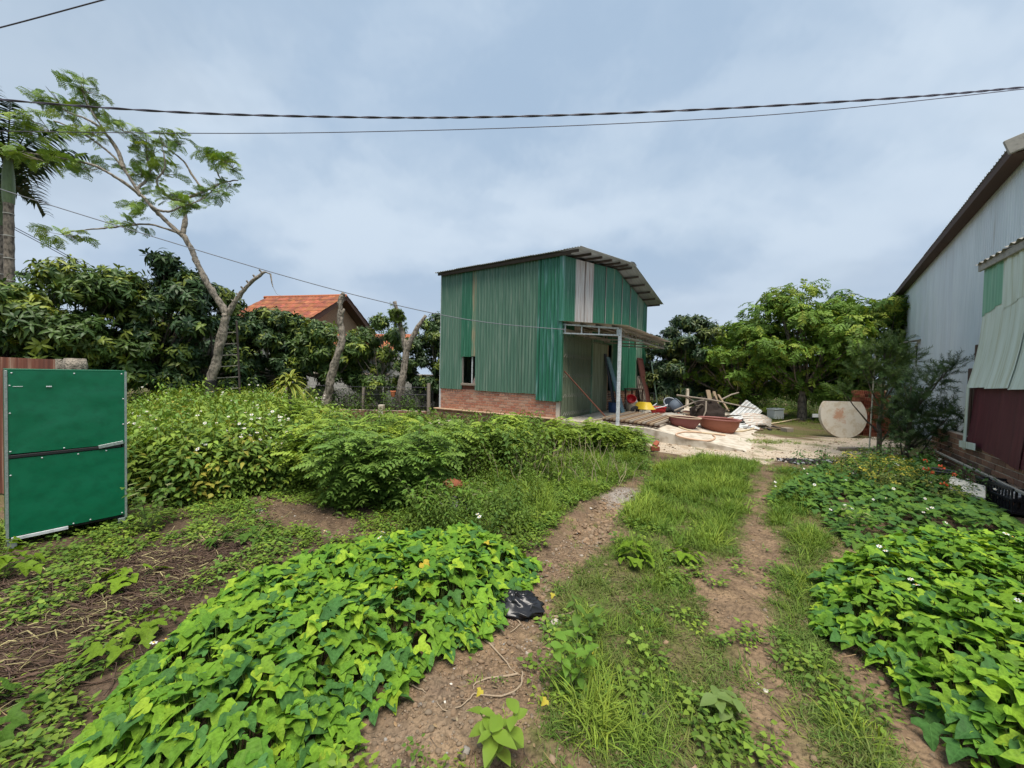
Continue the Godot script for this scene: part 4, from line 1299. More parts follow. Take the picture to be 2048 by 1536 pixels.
func left_trees() -> void:
	var dark := [Color(0.036, 0.076, 0.030), Color(0.070, 0.125, 0.040), Color(0.22, 0.28, 0.045)]
	var mid := [Color(0.055, 0.105, 0.028), Color(0.105, 0.172, 0.036), Color(0.29, 0.35, 0.05)]
	var g := "dark leafy trees along the left boundary"
	leafy_tree("mango_tree", "bushy yellowish tree at the far left below the palm", g, Vector3(-12.6, 0, -9.6), 1.4, Vector3(0, 2.2, 0), Vector3(1.8, 1.65, 1.3), 38, 52, LF.whorl, M.glossy, mid, M.darkbark, 1.15, 0.1)
	leafy_tree("mango_tree", "round dark tree right above the green cabinet", g, Vector3(-11.3, 0, -10.0), 1.5, Vector3(0, 2.35, 0), Vector3(1.6, 1.8, 1.3), 38, 52, LF.whorl, M.glossy, mid, M.darkbark, 1.15, 0.1)
	leafy_tree("avocado_tree", "tallest dark leafy tree between the green cabinet and the leaning tree", g, Vector3(-10.3, 0, -11.2), 1.5, Vector3(0, 2.6, 0), Vector3(1.5, 2.05, 1.2), 40, 52, LF.whorl, M.glossy, dark, M.darkbark, 1.25, 0.12)
	leafy_tree("avocado_tree", "dark leafy tree just left of the leaning tree trunk", g, Vector3(-9.6, 0, -12.2), 1.4, Vector3(-0.1, 2.3, 0), Vector3(1.35, 1.75, 1.2), 36, 54, LF.whorl, M.glossy, dark, M.bark, 1.25, 0.12)
	var g2 := "trees screening the tiled house"
	leafy_tree("avocado_tree", "dark leafy tree below the left end of the tiled roof", g2, Vector3(-8.55, 0, -14.2), 1.3, Vector3(-0.2, 2.05, 0), Vector3(1.6, 1.42, 1.2), 42, 50, LF.whorl, M.glossy, dark, M.bark, 1.25, 0.1)
	leafy_tree("avocado_tree", "leafy tree in front of the tiled gable, left of the bare pale trunk", g2, Vector3(-7.0, 0, -14.4), 1.3, Vector3(0, 2.05, 0), Vector3(1.5, 1.45, 1.2), 42, 50, LF.whorl, M.glossy, mid, M.bark, 1.2, 0.1)
	leafy_tree("guava_tree", "sparse tree between the two bare pale trunks", g2, Vector3(-5.0, 0, -14.8), 1.2, Vector3(0, 2.1, 0), Vector3(1.3, 1.6, 1.1), 24, 36, LF.whorl, M.glossy, mid, M.palebark, 1.1, 0.08)
	leafy_tree("guava_tree", "dark tree touching the left edge of the green shed", g2, Vector3(-3.1, 0, -15.8), 1.2, Vector3(0, 2.05, 0), Vector3(1.35, 1.65, 1.1), 32, 50, LF.whorl, M.glossy, dark, M.bark, 1.15, 0.09)
	leafy_tree("mango_tree", "far tree filling the gap behind the leaning trunk", g2, Vector3(-13.5, 0, -16.8), 1.4, Vector3(0, 2.3, 0), Vector3(2.4, 1.5, 1.4), 30, 46, LF.whorl, M.glossy, dark, M.darkbark, 1.3, 0.1)
	# bare pollarded trunks
	var t := thing("pollarded_trunk", "bare pale pollarded trunk standing before the tiled gable", "tree", Vector3(-6.02, 0, -12.5))
	var p := curve([Vector3(0, -0.2, 0), Vector3(0.05, 0.71, 0), Vector3(0.25, 1.61, 0.05), Vector3(0.5, 2.5, 0), Vector3(0.44, 3.14, 0), Vector3(0.45, 3.79, 0), Vector3(0.55, 4.0, 0)], 8, 0.012)
	part("trunk", tubemesh(p, taper(p.size(), 0.135, 0.065, 0.14), 14, 0.5), M.palebark, t)
	part("stub", tubemesh([Vector3(0.44, 3.2, 0), Vector3(0.56, 3.42, 0.05), Vector3(0.58, 3.5, 0.05)], [0.06, 0.045, 0.03], 7), M.palebark, t)
	part("stub", tubemesh([Vector3(0.46, 3.5, 0), Vector3(0.36, 3.72, 0.05)], [0.05, 0.03], 7), M.palebark, t)
	part("stub", tubemesh([Vector3(0.5, 2.4, 0), Vector3(0.36, 2.62, 0.06)], [0.05, 0.03], 7), M.palebark, t)
	var t3 := thing("pollarded_trunk", "forked bare pollarded trunk close to the left side of the shed", "tree", Vector3(-3.87, 0, -13.5))
	p = curve([Vector3(-0.1, -0.2, 0), Vector3(0, 1.05, 0), Vector3(0.09, 1.58, 0), Vector3(0.15, 2.28, 0), Vector3(0.07, 2.63, 0)], 4, 0.01)
	part("trunk", tubemesh(p, taper(p.size(), 0.13, 0.1, 0.08), 13, 0.5), M.palebark, t3)
	p = curve([Vector3(0.13, 2.2, 0), Vector3(0.45, 2.9, 0), Vector3(0.82, 3.5, 0)], 4, 0.012)
	part("limb", tubemesh(p, taper(p.size(), 0.1, 0.07, 0.1), 13, 0.5), M.palebark, t3)
	p = curve([Vector3(0.1, 2.4, 0), Vector3(-0.06, 3.1, 0), Vector3(-0.28, 3.95, 0)], 4, 0.012)
	part("limb", tubemesh(p, taper(p.size(), 0.08, 0.06, 0.12), 13, 0.5), M.palebark, t3)
	var xs := []
	var cs := []
	for k in 90:
		xs.append(facing((Vector3.UP + rdir()).normalized(), rnd(0, TAU), rnd(0.5, 0.9), Vector3(-0.12, 3.2, 0).lerp(Vector3(-0.26, 3.7, 0), R.randf()) + rdir() * rnd(0.05, 0.32)))
		cs.append(vary(Color(0.10, 0.15, 0.03), 0.2))
	many("regrowth", LF.whorl[0], M.leaf, xs, cs, t3)

func right_trees() -> void:
	var dark := [Color(0.032, 0.066, 0.032), Color(0.058, 0.105, 0.040), Color(0.16, 0.19, 0.04)]
	var lime := [Color(0.105, 0.195, 0.032), Color(0.185, 0.310, 0.040), Color(0.30, 0.37, 0.05)]
	var g := "trees beyond the yard on the right"
	leafy_tree("mango_tree", "dark drooping mango tree directly right of the shed canopy", g, Vector3(7.6, 0, -17.2), 1.4, Vector3(0, 2.25, 0), Vector3(1.9, 1.75, 1.5), 36, 66, LF.whorl, M.glossy, dark, M.darkbark, 1.25, 0.11)
	leafy_tree("mango_tree", "small dark tree between the shed and the mango tree", g, Vector3(6.3, 0, -19.5), 1.2, Vector3(0, 1.7, 0), Vector3(1.6, 1.3, 1.2), 22, 56, LF.whorl, M.glossy, dark, M.darkbark, 1.25, 0.1)
	leafy_tree("longan_tree", "bright green tree behind the heap of tin sheets", g, Vector3(9.7, 0, -16.4), 0.9, Vector3(-0.1, 2.2, 0), Vector3(2.3, 1.8, 1.6), 62, 32, LF.spray, M.leaf, lime, M.bark, 1.15, 0.12)
	leafy_tree("longan_tree", "tall bright green tree whose trunk stands by the white foam box", g, Vector3(11.1, 0, -14.7), 1.3, Vector3(0.0, 2.75, 0), Vector3(2.1, 2.15, 1.6), 66, 32, LF.spray, M.leaf, lime, M.bark, 1.15, 0.14)
	leafy_tree("longan_tree", "dense green tree against the far end of the warehouse", g, Vector3(13.2, 0, -14.6), 1.2, Vector3(0, 2.75, 0), Vector3(1.6, 2.2, 1.5), 58, 32, LF.spray, M.leaf, [lime[0], Color(0.075, 0.14, 0.024), lime[2]], M.bark, 1.15, 0.12)
	leafy_tree("longan_tree", "farthest low tree behind the tin sheets and the mango", g, Vector3(13.0, 0, -21.0), 1.2, Vector3(0, 2.3, 0), Vector3(3.2, 1.9, 1.4), 34, 56, LF.spray, M.leaf, [lime[0], Color(0.06, 0.11, 0.02), lime[1]], M.bark, 1.4, 0.12)
	leafy_tree("mango_tree", "farthest dark tree closing the view behind the canopy post", g, Vector3(10.0, 0, -22.5), 1.2, Vector3(0, 1.9, 0), Vector3(3.4, 1.5, 1.3), 30, 56, LF.whorl, M.glossy, dark, M.darkbark, 1.5, 0.12)

func leaning_tree() -> void:
	var t := thing("leaning_tree", "tall slender leaning tree with feathery leaves and one lopped limb", "tree", Vector3(-8.71, 0, -11.0))
	var o := Vector3(-8.71, 0, -11.0)
	var b := MB.new()
	b.gnarl = 0.45
	b.fn = nz
	var lines := [
		[[[-8.74, -0.3, 0], [-8.70, 0.3, 0], [-8.61, 1.02, 0], [-8.44, 1.74, 0], [-8.24, 2.52, 0], [-8.13, 3.05, 0]], 0.125, 0.098],
		[[[-8.13, 3.0, 0], [-8.37, 3.46, 0.05], [-8.63, 3.91, 0.1], [-8.89, 4.41, 0.1], [-9.14, 4.86, 0.0], [-9.4, 5.27, 0]], 0.085, 0.062],
		[[[-9.4, 5.22, 0], [-9.79, 5.61, 0.1], [-10.11, 5.98, 0.2], [-10.49, 6.42, 0.2], [-10.75, 6.92, 0.3], [-11.13, 7.36, 0.4], [-11.77, 7.79, 0.5], [-12.3, 7.97, 0.6]], 0.056, 0.014],
		[[[-10.75, 6.92, 0.3], [-11.07, 7.55, 0.2], [-11.7, 8.16, 0.0], [-12.28, 8.53, -0.2], [-12.91, 8.77, -0.3], [-13.36, 9.01, -0.3]], 0.05, 0.012],
		[[[-10.37, 6.23, 0.2], [-10.69, 6.54, 0.5], [-11.2, 6.79, 0.7], [-12.1, 6.89, 0.9], [-12.61, 6.95, 0.9]], 0.045, 0.012],
		[[[-9.4, 5.27, 0], [-9.4, 5.74, -0.1], [-9.53, 6.12, -0.2], [-9.53, 6.31, -0.2], [-9.08, 6.67, -0.4], [-8.63, 6.97, -0.5], [-8.25, 7.1, -0.6]], 0.06, 0.014],
		[[[-9.53, 6.12, -0.2], [-10.05, 6.49, -0.1], [-10.11, 6.74, 0.0], [-9.79, 7.13, 0.1], [-9.79, 7.6, 0.2]], 0.035, 0.012],
		[[[-10.11, 5.98, 0.2], [-9.79, 5.8, 0.3], [-9.4, 5.74, 0.4], [-9.02, 5.81, 0.5], [-8.37, 5.99, 0.6], [-7.99, 6.34, 0.6]], 0.035, 0.01],
		[[[-9.08, 6.67, -0.4], [-9.47, 7.07, -0.5], [-9.79, 7.57, -0.5], [-10.3, 8.0, -0.4], [-10.42, 8.38, -0.4]], 0.035, 0.01],
		[[[-8.63, 6.97, -0.5], [-8.75, 7.3, -0.4], [-8.55, 7.5, -0.4], [-8.3, 7.6, -0.4]], 0.022, 0.008],
		[[[-9.4, 5.27, 0], [-10.04, 5.41, 0.3], [-10.69, 5.21, 0.6], [-11.08, 5.07, 0.8], [-11.72, 4.93, 0.9]], 0.03, 0.009],
		[[[-10.49, 6.42, 0.2], [-10.5, 7.0, -0.2], [-10.68, 7.6, -0.3], [-10.7, 8.1, -0.3]], 0.035, 0.01],
		[[[-11.07, 7.55, 0.2], [-11.4, 8.3, 0.5], [-11.6, 8.9, 0.6]], 0.025, 0.008]]
	for l in lines:
		var pts := []
		for p in l[0]: pts.append(Vector3(p[0], p[1], -11.0 + p[2]) - o)
		var c := curve(pts, 7, 0.008)
		b.tube(c, taper(c.size(), l[1], l[2], 0.07), 12)
	part("trunk", b.mesh(), M.palebark, t)
	# the lopped limb with its knobs and a dangling broken twig
	var lm := MB.new()
	lm.gnarl = 0.5
	lm.fn = nz
	var c2 := curve([Vector3(0.58, 3.0, 0), Vector3(0.86, 3.47, 0), Vector3(1.25, 3.9, 0.05), Vector3(1.68, 4.25, 0.05)], 5, 0.01)
	lm.tube(c2, taper(c2.size(), 0.068, 0.042, 0.16), 9)
	for k in 6:
		var p: Vector3 = c2[4 + k * 2]
		lm.tube([p, p + Vector3(-0.08, 0.09, 0.02)], [0.035, 0.02], 6)
	lm.tube([c2[c2.size() - 1], c2[c2.size() - 1] + Vector3(0.16, -0.06, 0), c2[c2.size() - 1] + Vector3(0.2, -0.3, 0), c2[c2.size() - 1] + Vector3(0.24, -0.42, 0.02)], [0.025, 0.02, 0.016, 0.01], 6)
	lm.tube([c2[c2.size() - 1] + Vector3(0.24, -0.42, 0.02), c2[c2.size() - 1] + Vector3(0.35, -0.62, 0.02), c2[c2.size() - 1] + Vector3(0.6, -0.72, 0.02)], [0.006, 0.004, 0.002], 4)
	part("lopped_limb", lm.mesh(), M.palebark, t)
	# dark cord wound round the trunk
	var cord := MB.new()
	for k in 5:
		var ring := []
		for j in 17: ring.append(Vector3(0.10 + 0.155 * cos(TAU * j / 16.0), 1.0 + k * 0.035 + 0.01 * sin(j), 0.155 * sin(TAU * j / 16.0)))
		cord.tube(ring, [0.016], 5, Color.WHITE, false)
	part("cord", cord.mesh(), M.black, t)
	var cl := [[-13.29, 9.14, 0.65, 0.29, -0.3], [-13.68, 9.19, 0.26, 0.19, -0.3], [-11.64, 9.05, 0.49, 0.36, 0.6], [-12.6, 7.96, 0.71, 0.32, 0.6], [-12.99, 7.82, 0.32, 0.26, 0.6], [-12.42, 6.95, 0.71, 0.23, 0.9], [-11.65, 6.9, 0.52, 0.26, 0.7], [-10.68, 8.0, 0.65, 0.45, -0.3], [-10.36, 7.37, 0.65, 0.39, -0.3], [-10.94, 8.18, 0.39, 0.26, 0.2], [-9.91, 8.26, 0.45, 0.32, -0.4], [-11.45, 7.86, 0.39, 0.26, 0.5], [-8.89, 7.75, 0.45, 0.23, -0.4], [-8.38, 7.6, 0.39, 0.32, -0.4], [-8.57, 7.09, 0.32, 0.16, -0.6], [-9.72, 6.44, 0.52, 0.26, 0.0], [-10.37, 6.04, 0.36, 0.16, 0.3], [-9.24, 6.64, 0.26, 0.23, -0.4], [-7.96, 6.35, 0.19, 0.23, 0.6], [-8.82, 5.98, 0.39, 0.12, 0.5], [-10.43, 5.5, 0.58, 0.19, 0.4], [-11.66, 5.0, 0.55, 0.19, 0.9], [-11.77, 8.67, 0.45, 0.26, 0.2], [-10.68, 7.11, 0.58, 0.26, 0.0], [-12.93, 7.07, 0.32, 0.13, 0.9]]
	var xs := [[], [], []]
	var cs := [[], [], []]
	var tw := MB.new()
	for e in cl:
		var n := int(e[2] * e[3] * 125.0) + 8
		for k in 6:
			var q0 := Vector3(e[0] + 0.25 * e[2], e[1] - 0.8 * e[3], -11.0 + e[4]) - o
			var q1 := Vector3(e[0], e[1] - 0.08, -11.0 + e[4]) - o + rdir() * Vector3(e[2], e[3], e[2]) * 0.9
			tw.tube([q0, q0.lerp(q1, 0.5) + rdir() * 0.04, q1], [0.010, 0.007, 0.003], 4, Color.WHITE, false)
		var lean := rnd(0.0, 1.0)
		for k in n:
			var d := rdir() * pow(R.randf(), 0.4)
			var p := Vector3(e[0], e[1], -11.0 + e[4]) - o + Vector3(d.x * e[2] * 0.82, d.y * e[3] * 0.9 - 0.1, d.z * e[2] * 0.8)
			var up := (Vector3.UP * 1.0 + rdir() * 0.8).normalized()
			var v := R.randi() % 3
			xs[v].append(facing(up, rnd(0, TAU), rnd(0.5, 0.85), p))
			cs[v].append(vary(Color(0.16, 0.27, 0.060).lerp(Color(0.36, 0.46, 0.070), lean * R.randf()), 0.2))
	var crown := Node3D.new()
	crown.name = "crown"
	t.add_child(crown, true)
	for v in 3: many("foliage", LF.feather[v], M.leaf, xs[v], cs[v], crown)
	part("twigs", tw.mesh(), M.palebark, crown)
	# ladder leaning against the trunk
	var l := thing("ladder", "grey metal ladder standing behind the leaning tree trunk", "ladder", Vector3(-8.35, 0, -11.45))
	l.rotation.z = 0.08
	for s in [-1.0, 1.0]:
		part("rail", boxmesh(Vector3(0.035, 3.0, 0.05), 0.004), M.darksteel, l, Transform3D(Basis(Vector3.BACK, s * -0.03), Vector3(s * 0.36, 1.4, 0)))
	for k in 8: part("rung", boxmesh(Vector3(0.72, 0.025, 0.03), 0.004), M.grimy, l, Transform3D(Basis(), Vector3(0, 0.25 + k * 0.33, 0)))

func palms() -> void:
	palm(Vector3(-14.3, 0, -11.0), "areca palm with ringed trunk and green crownshaft at the left edge", 6.05, 0.1, 1.0)
	palm(Vector3(-15.6, 0, -11.8), "second areca palm partly hidden behind the ringed one", 5.7, 0.085, 2.2)

func palm(at: Vector3, label: String, h: float, r: float, turn: float) -> void:
	var t := thing("areca_palm", label, "palm tree", at, turn, "areca palms")
	var b := MB.new()
	var prof := []
	var n := 40
	for k in n + 1:
		prof.append(Vector2(r * (1.08 if k % 4 == 0 else 1.0), -0.2 + (h + 0.2) * k / n))
	b.lathe(prof, 12)
	part("trunk", b.mesh(), M.bark, t)
	var rings := MB.new()
	for k in range(2, n, 4): rings.lathe([Vector2(r * 1.085, -0.2 + (h + 0.2) * k / n - 0.012), Vector2(r * 1.1, -0.2 + (h + 0.2) * k / n), Vector2(r * 1.085, -0.2 + (h + 0.2) * k / n + 0.012)], 12)
	part("rings", rings.mesh(), mat(Color(0.52, 0.50, 0.44), 0.9), t)
	var cs := MB.new()
	cs.lathe([Vector2(r * 1.15, h - 0.02), Vector2(r * 1.3, h + 0.3), Vector2(r * 1.2, h + 0.75), Vector2(r * 0.9, h + 1.1), Vector2(r * 0.3, h + 1.5)], 14)
	part("crownshaft", cs.mesh(), mat(Color(0.17, 0.24, 0.10), 0.5, M.fine, Vector3(1, 0.3, 1)), t)
	for k in 13:
		var a := TAU * k / 13.0 * 3.0 + rnd(-0.2, 0.2)
		var rise := rnd(1.3, 2.1) if k % 3 < 2 else rnd(0.5, 1.2)
		var d := Vector3(cos(a), 0, sin(a))
		var fr := MB.new()
		var spine := []
		var L := rnd(1.25, 1.7)
		for j in 15:
			var s := j / 14.0
			spine.append(Vector3(0, h + 1.15, 0) + d * L * s * (0.9 - 0.25 * s * (1.5 - rise)) + Vector3.UP * (rise * 1.1 * s - (0.9 + (1.4 - rise) * 0.9) * s * s))
		fr.tube(spine, taper(15, 0.03, 0.006), 5, Color(0.10, 0.14, 0.03))
		var side := d.cross(Vector3.UP)
		for j in range(2, 15):
			for q in 2:
				for s in [-1.0, 1.0]:
					var p: Vector3 = spine[j].lerp(spine[j - 1], q * 0.5)
					var f := 1.0 - 0.55 * absf(j / 14.0 - 0.45) * 1.6
					var dd: Vector3 = (side * s + d * 0.55 + Vector3(0, rnd(-0.1, 0.35), 0)).normalized()
					fr.leaf(p, dd, Vector3.UP, 0.58 * f, 0.085, rnd(0.2, 0.6), 0.25, [0.6, 1.0, 0.9, 0.5, 0.0], vary(Color(0.024, 0.058, 0.022), 0.25))
		part("frond", fr.mesh(), M.glossy, t)

func podocarps() -> void:
	podocarp(Vector3(7.55, 0, -7.9), "dark needle-leaved tree with pale stake before the stacked bricks", 2.6, [[-0.85, 1.3, 0.1, 0.18], [-0.15, 1.62, 0.2, 0.3], [-0.4, 1.78, 0.0, 0.28], [0.05, 1.95, 0.0, 0.32], [0.3, 1.7, -0.1, 0.3], [0.1, 2.25, 0.1, 0.26], [0.42, 2.05, 0.0, 0.24], [-0.3, 2.1, -0.1, 0.26], [0.3, 1.3, 0.1, 0.24], [0.55, 1.95, 0.0, 0.16], [0.25, 0.85, 0.1, 0.24]], Color(0.058, 0.105, 0.030), Color(0.15, 0.23, 0.045))
	podocarp(Vector3(6.95, 0, -6.75), "dark spiky needle-leaved bush with one long branch beside the lean-to", 1.6, [[0.0, 0.85, 0.0, 0.4], [0.35, 0.6, 0.1, 0.36], [-0.25, 0.6, 0.1, 0.28], [0.05, 1.15, 0.0, 0.33], [0.4, 0.95, 0.0, 0.33], [0.25, 1.45, 0.0, 0.24], [0.45, 1.6, 0.0, 0.18], [0.6, 1.72, 0.0, 0.14], [0.75, 1.82, 0.0, 0.11], [0.65, 1.0, 0.1, 0.26], [-0.2, 1.1, -0.1, 0.25], [0.0, 1.5, -0.1, 0.2], [0.75, 0.55, 0.1, 0.2]], Color(0.042, 0.080, 0.030), Color(0.10, 0.16, 0.042))
	single("garden_stake", tubemesh([Vector3(0, -0.1, 0), Vector3(0.03, 1.3, 0), Vector3(0.05, 2.2, 0)], [0.014, 0.013, 0.012], 7), mat(Color(0.62, 0.58, 0.48), 0.8), "pale upright bamboo stake inside the tall needle-leaved tree", "stake", Transform3D(Basis(), Vector3(7.5, 0, -8.05)))

func podocarp(at: Vector3, label: String, h: float, cl: Array, ca: Color, cb: Color) -> void:
	var t := thing("podocarp_tree", label, "tree", at, 0.0, "needle-leaved trees by the lean-to")
	var b := MB.new()
	var st := curve([Vector3(0.02, -0.1, 0), Vector3(-0.03, h * 0.25, 0.03), Vector3(0.05, h * 0.5, 0), Vector3(0.03, h * 0.9, 0)], 4, 0.012)
	b.tube(st, taper(st.size(), 0.05, 0.012), 8)
	var xs := [[], [], []]
	var cs := [[], [], []]
	for e in cl:
		var p := Vector3(e[0], e[1], e[2])
		var y0 := clampf(p.y - 0.35 - 0.3 * absf(p.x), 0.15, h * 0.85)
		var k0: Vector3 = st[clampi(int(y0 / (h * 0.9) * (st.size() - 1)), 0, st.size() - 1)]
		var br := curve([k0, k0.lerp(p, 0.55) + Vector3(0, -0.05, 0), p], 3, 0.01)
		b.tube(br, taper(br.size(), 0.02, 0.006), 5)
		for k in int(14 + 430 * e[3] * e[3]):
			var d: Vector3 = rdir() * pow(R.randf(), 0.5) * e[3]
			var v := R.randi() % 3
			xs[v].append(facing((d / e[3] + Vector3.UP * 0.5 + rdir() * 0.5).normalized(), rnd(0, TAU), rnd(0.55, 0.95), p + d * Vector3(1, 0.8, 1)))
			cs[v].append(vary(ca.lerp(cb, R.randf() * R.randf()), 0.2))
	part("trunk", b.mesh(), M.darkbark, t)
	var crown := Node3D.new()
	crown.name = "crown"
	t.add_child(crown, true)
	for v in 3: many("foliage", LF.shoot[v], M.leaf, xs[v], cs[v], crown)

# ---------------------------------------------------------------- weeds and shrubs
func shrub(at: Vector2, h: float, r: float, label: String, ca: Color, cb: Color, n: int) -> void:
	var t := thing("feathery_shrub", label, "shrub", Vector3(at.x, gh(at.x, at.y), at.y), 0.0, "feathery shrubs in a row before the shed")
	var b := MB.new()
	var xs := [[], [], []]
	var cs := [[], [], []]
	var stems := 20
	for k in stems:
		var a := k * 2.4 + rnd(-0.3, 0.3)
		var rr := r * sqrt((k + 0.5) / stems) * rnd(0.8, 1.15)
		var hh := h * (1.08 - 0.42 * rr / r) * rnd(0.72, 1.16)
		var tip := Vector3(cos(a) * rr, hh, sin(a) * rr)
		var c := curve([Vector3(rnd(-0.06, 0.06), -0.05, rnd(-0.06, 0.06)), Vector3(tip.x * 0.5, tip.y * 0.55, tip.z * 0.5), tip], 6, 0.008)
		b.tube(c, taper(c.size(), 0.008, 0.0025), 5)
		var per := maxi(8, int(n / stems))
		var own := ca.lerp(cb, R.randf() * R.randf())
		for m in per:
			var s := lerpf(0.18, 1.0, pow((m + R.randf()) / per, 0.8))
			var fs := s * (c.size() - 1)
			var fi := mini(int(fs), c.size() - 2)
			var p: Vector3 = c[fi].lerp(c[fi + 1], fs - fi)
			var az := m * 2.4 + k
			var out := (Vector3(cos(az), rnd(-0.1, 0.5) * s, sin(az)) + Vector3(tip.x, 0, tip.z) * 0.4 / r).normalized()
			var up := (Vector3.UP * 1.1 + rdir() * 0.45).normalized()
			up = (up - out * up.dot(out)).normalized()
			var x := up.cross(out).normalized()
			var z := rnd(0.7, 1.3) * (1.1 - 0.35 * s)
			var v := R.randi() % 3
			xs[v].append(Transform3D(Basis(x * z, up * z, out * z), p))
			cs[v].append(vary(own.lerp(cb, 0.7 * R.randf() * R.randf()), 0.2))
	part("stem", b.mesh(), M.bark, t)
	var f := Node3D.new()
	f.name = "foliage"
	t.add_child(f, true)
	for v in 3: many("fronds", LF.frond[v], M.leaf, xs[v], cs[v], f)

func weeds_and_shrubs() -> void:
	var ga := Color(0.185, 0.300, 0.048)
	var gb := Color(0.37, 0.47, 0.060)
	var deep := Color(0.145, 0.250, 0.052)
	shrub(Vector2(-1.75, -4.35), 0.95, 0.50, "tall feathery shrub rising beside the patch of bare brown soil", deep, ga, 520)
	shrub(Vector2(-1.12, -4.45), 0.86, 0.46, "feathery shrub right behind the tip of the left sweet potato bed", deep, ga, 480)
	shrub(Vector2(-2.6, -5.1), 0.85, 0.5, "feathery shrub between the soil patch and the white-flowered weeds", ga, gb, 440)
	shrub(Vector2(-0.95, -5.6), 0.85, 0.5, "dark feathery shrub in the middle of the row, left of the bare twigs", deep, gb, 440)
	shrub(Vector2(-1.9, -5.9), 0.85, 0.6, "feathery shrub in the second row behind the tall one", ga, gb, 460)
	shrub(Vector2(-0.2, -6.3), 0.78, 0.48, "feathery shrub in front of the plinth's left half", deep, gb, 420)
	shrub(Vector2(-0.02, -7.3), 0.74, 0.42, "pointed feathery shrub standing highest against the brick plinth", ga, gb, 380)
	shrub(Vector2(1.02, -7.7), 0.64, 0.55, "feathery shrub below the near corner of the shed", ga, gb, 440)
	shrub(Vector2(1.75, -7.6), 0.62, 0.5, "feathery shrub before the concrete terrace", ga, gb, 420)
	shrub(Vector2(2.35, -7.7), 0.5, 0.42, "last feathery shrub of the row, below the canopy post", deep, gb, 360)
	shrub(Vector2(-3.4, -6.9), 0.8, 0.6, "bright feathery shrub near the low brick wall", ga, gb, 440)
	shrub(Vector2(-4.5, -7.8), 0.9, 0.7, "bright feathery shrub below the variegated plant", ga, gb, 480)
	shrub(Vector2(-2.3, -8.4), 0.62, 0.6, "low feathery shrub before the pale sheet on the ground", ga, gb, 380)
	# the mass of white-flowered weeds
	var t := thing("flowering_weeds", "dense mass of tall white-flowered weeds right of the green cabinet", "weeds", Vector3.ZERO, 0.0, "", "stuff")
	var xs := [[], [], [], []]
	var cs := [[], [], [], []]
	var fx := []
	var fc := []
	for k in 3800:
		var p := pick(weeds)
		if k % 2 == 0:
			# thicker along the near edge, where the camera sees the stems
			p = weeds[R.randi() % 3].lerp(weeds[3], R.randf()) + Vector2(rnd(-0.5, 0.3), rnd(-0.9, 0.1))
			if not inside(p, weeds): continue
		var e := minf(edge_dist(p, weeds), 1.0)
		var h := lerpf(0.55, 0.88, e) * (1.0 + 0.45 * nz.get_noise_2d(p.x * 1.4, p.y * 1.4)) * (rnd(0.65, 1.08) if R.randf() < 0.85 else rnd(1.05, 1.32))
		var v := R.randi() % 4
		var s := h / 0.62
		var b := Basis(Vector3.UP, rnd(0, TAU)).rotated(Vector3.RIGHT, rnd(-0.3, 0.3)).rotated(Vector3.BACK, rnd(-0.3, 0.3))
		xs[v].append(Transform3D(Basis(b.x * rnd(1.0, 1.4), b.y * s, b.z * rnd(1.0, 1.4)), Vector3(p.x, gh(p.x, p.y) - 0.02, p.y)))
		var wc0 := vary(Color(0.125, 0.230, 0.042).lerp(Color(0.29, 0.39, 0.055), pow(R.randf(), 1.2)), 0.25)
		if R.randf() < 0.06: wc0 = vary(Color(0.36, 0.34, 0.06), 0.2)
		cs[v].append(wc0)
		if R.randf() < 0.075:
			for q in 1 + R.randi() % 3:
				fx.append(facing((Vector3.UP + Vector3(0.1, 0, 0.5) + rdir() * 0.5).normalized(), rnd(0, TAU), rnd(0.55, 0.95), Vector3(p.x, h * (1.0 if R.randf() < 0.65 else rnd(0.5, 1.0)) + rnd(-0.04, 0.08), p.y) + rdir() * 0.08))
				fc.append(Color.WHITE)
	for v in 4: many("plants", LF.weed[v], M.leaf, xs[v], cs[v], t)
	many("white_flowers", LF.flower, M.petal, fx, fc, t)
	# leafy undergrowth along the boundary, in the shade of the trees
	var u := thing("undergrowth", "leafy undergrowth below the boundary trees", "undergrowth", Vector3.ZERO, 0.0, "", "stuff")
	xs = [[], [], [], []]
	cs = [[], [], [], []]
	for k in 1500:
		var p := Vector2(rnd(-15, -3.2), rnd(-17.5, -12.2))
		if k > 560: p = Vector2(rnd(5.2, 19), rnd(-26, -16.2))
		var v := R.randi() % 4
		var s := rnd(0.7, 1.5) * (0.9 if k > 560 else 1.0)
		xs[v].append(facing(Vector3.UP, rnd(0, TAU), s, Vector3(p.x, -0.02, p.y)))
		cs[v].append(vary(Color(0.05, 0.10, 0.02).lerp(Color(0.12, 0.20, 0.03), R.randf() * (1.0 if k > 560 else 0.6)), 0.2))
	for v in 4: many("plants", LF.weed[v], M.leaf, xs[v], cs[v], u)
	dracaena()
	# bare twigs among the shrubs
	var tw := thing("bare_twigs", "pale bare twigs of cut-back weeds among the shrubs", "twigs", Vector3.ZERO, 0.0, "", "stuff")
	var b := MB.new()
	for k in 120:
		var p := Vector2(rnd(-0.8, 1.7), rnd(-6.9, -5.2))
		var o := Vector3(p.x, gh(p.x, p.y), p.y)
		var tip := Vector3(rnd(-0.2, 0.2), rnd(0.2, 0.55), rnd(-0.15, 0.15))
		b.tube([o, o + tip * 0.5 + rdir() * 0.04, o + tip], [0.005, 0.004, 0.0015], 4)
	part("twig_mass", b.mesh(), mat(Color(0.42, 0.34, 0.22), 0.9), tw).set_meta("kind", "stuff")

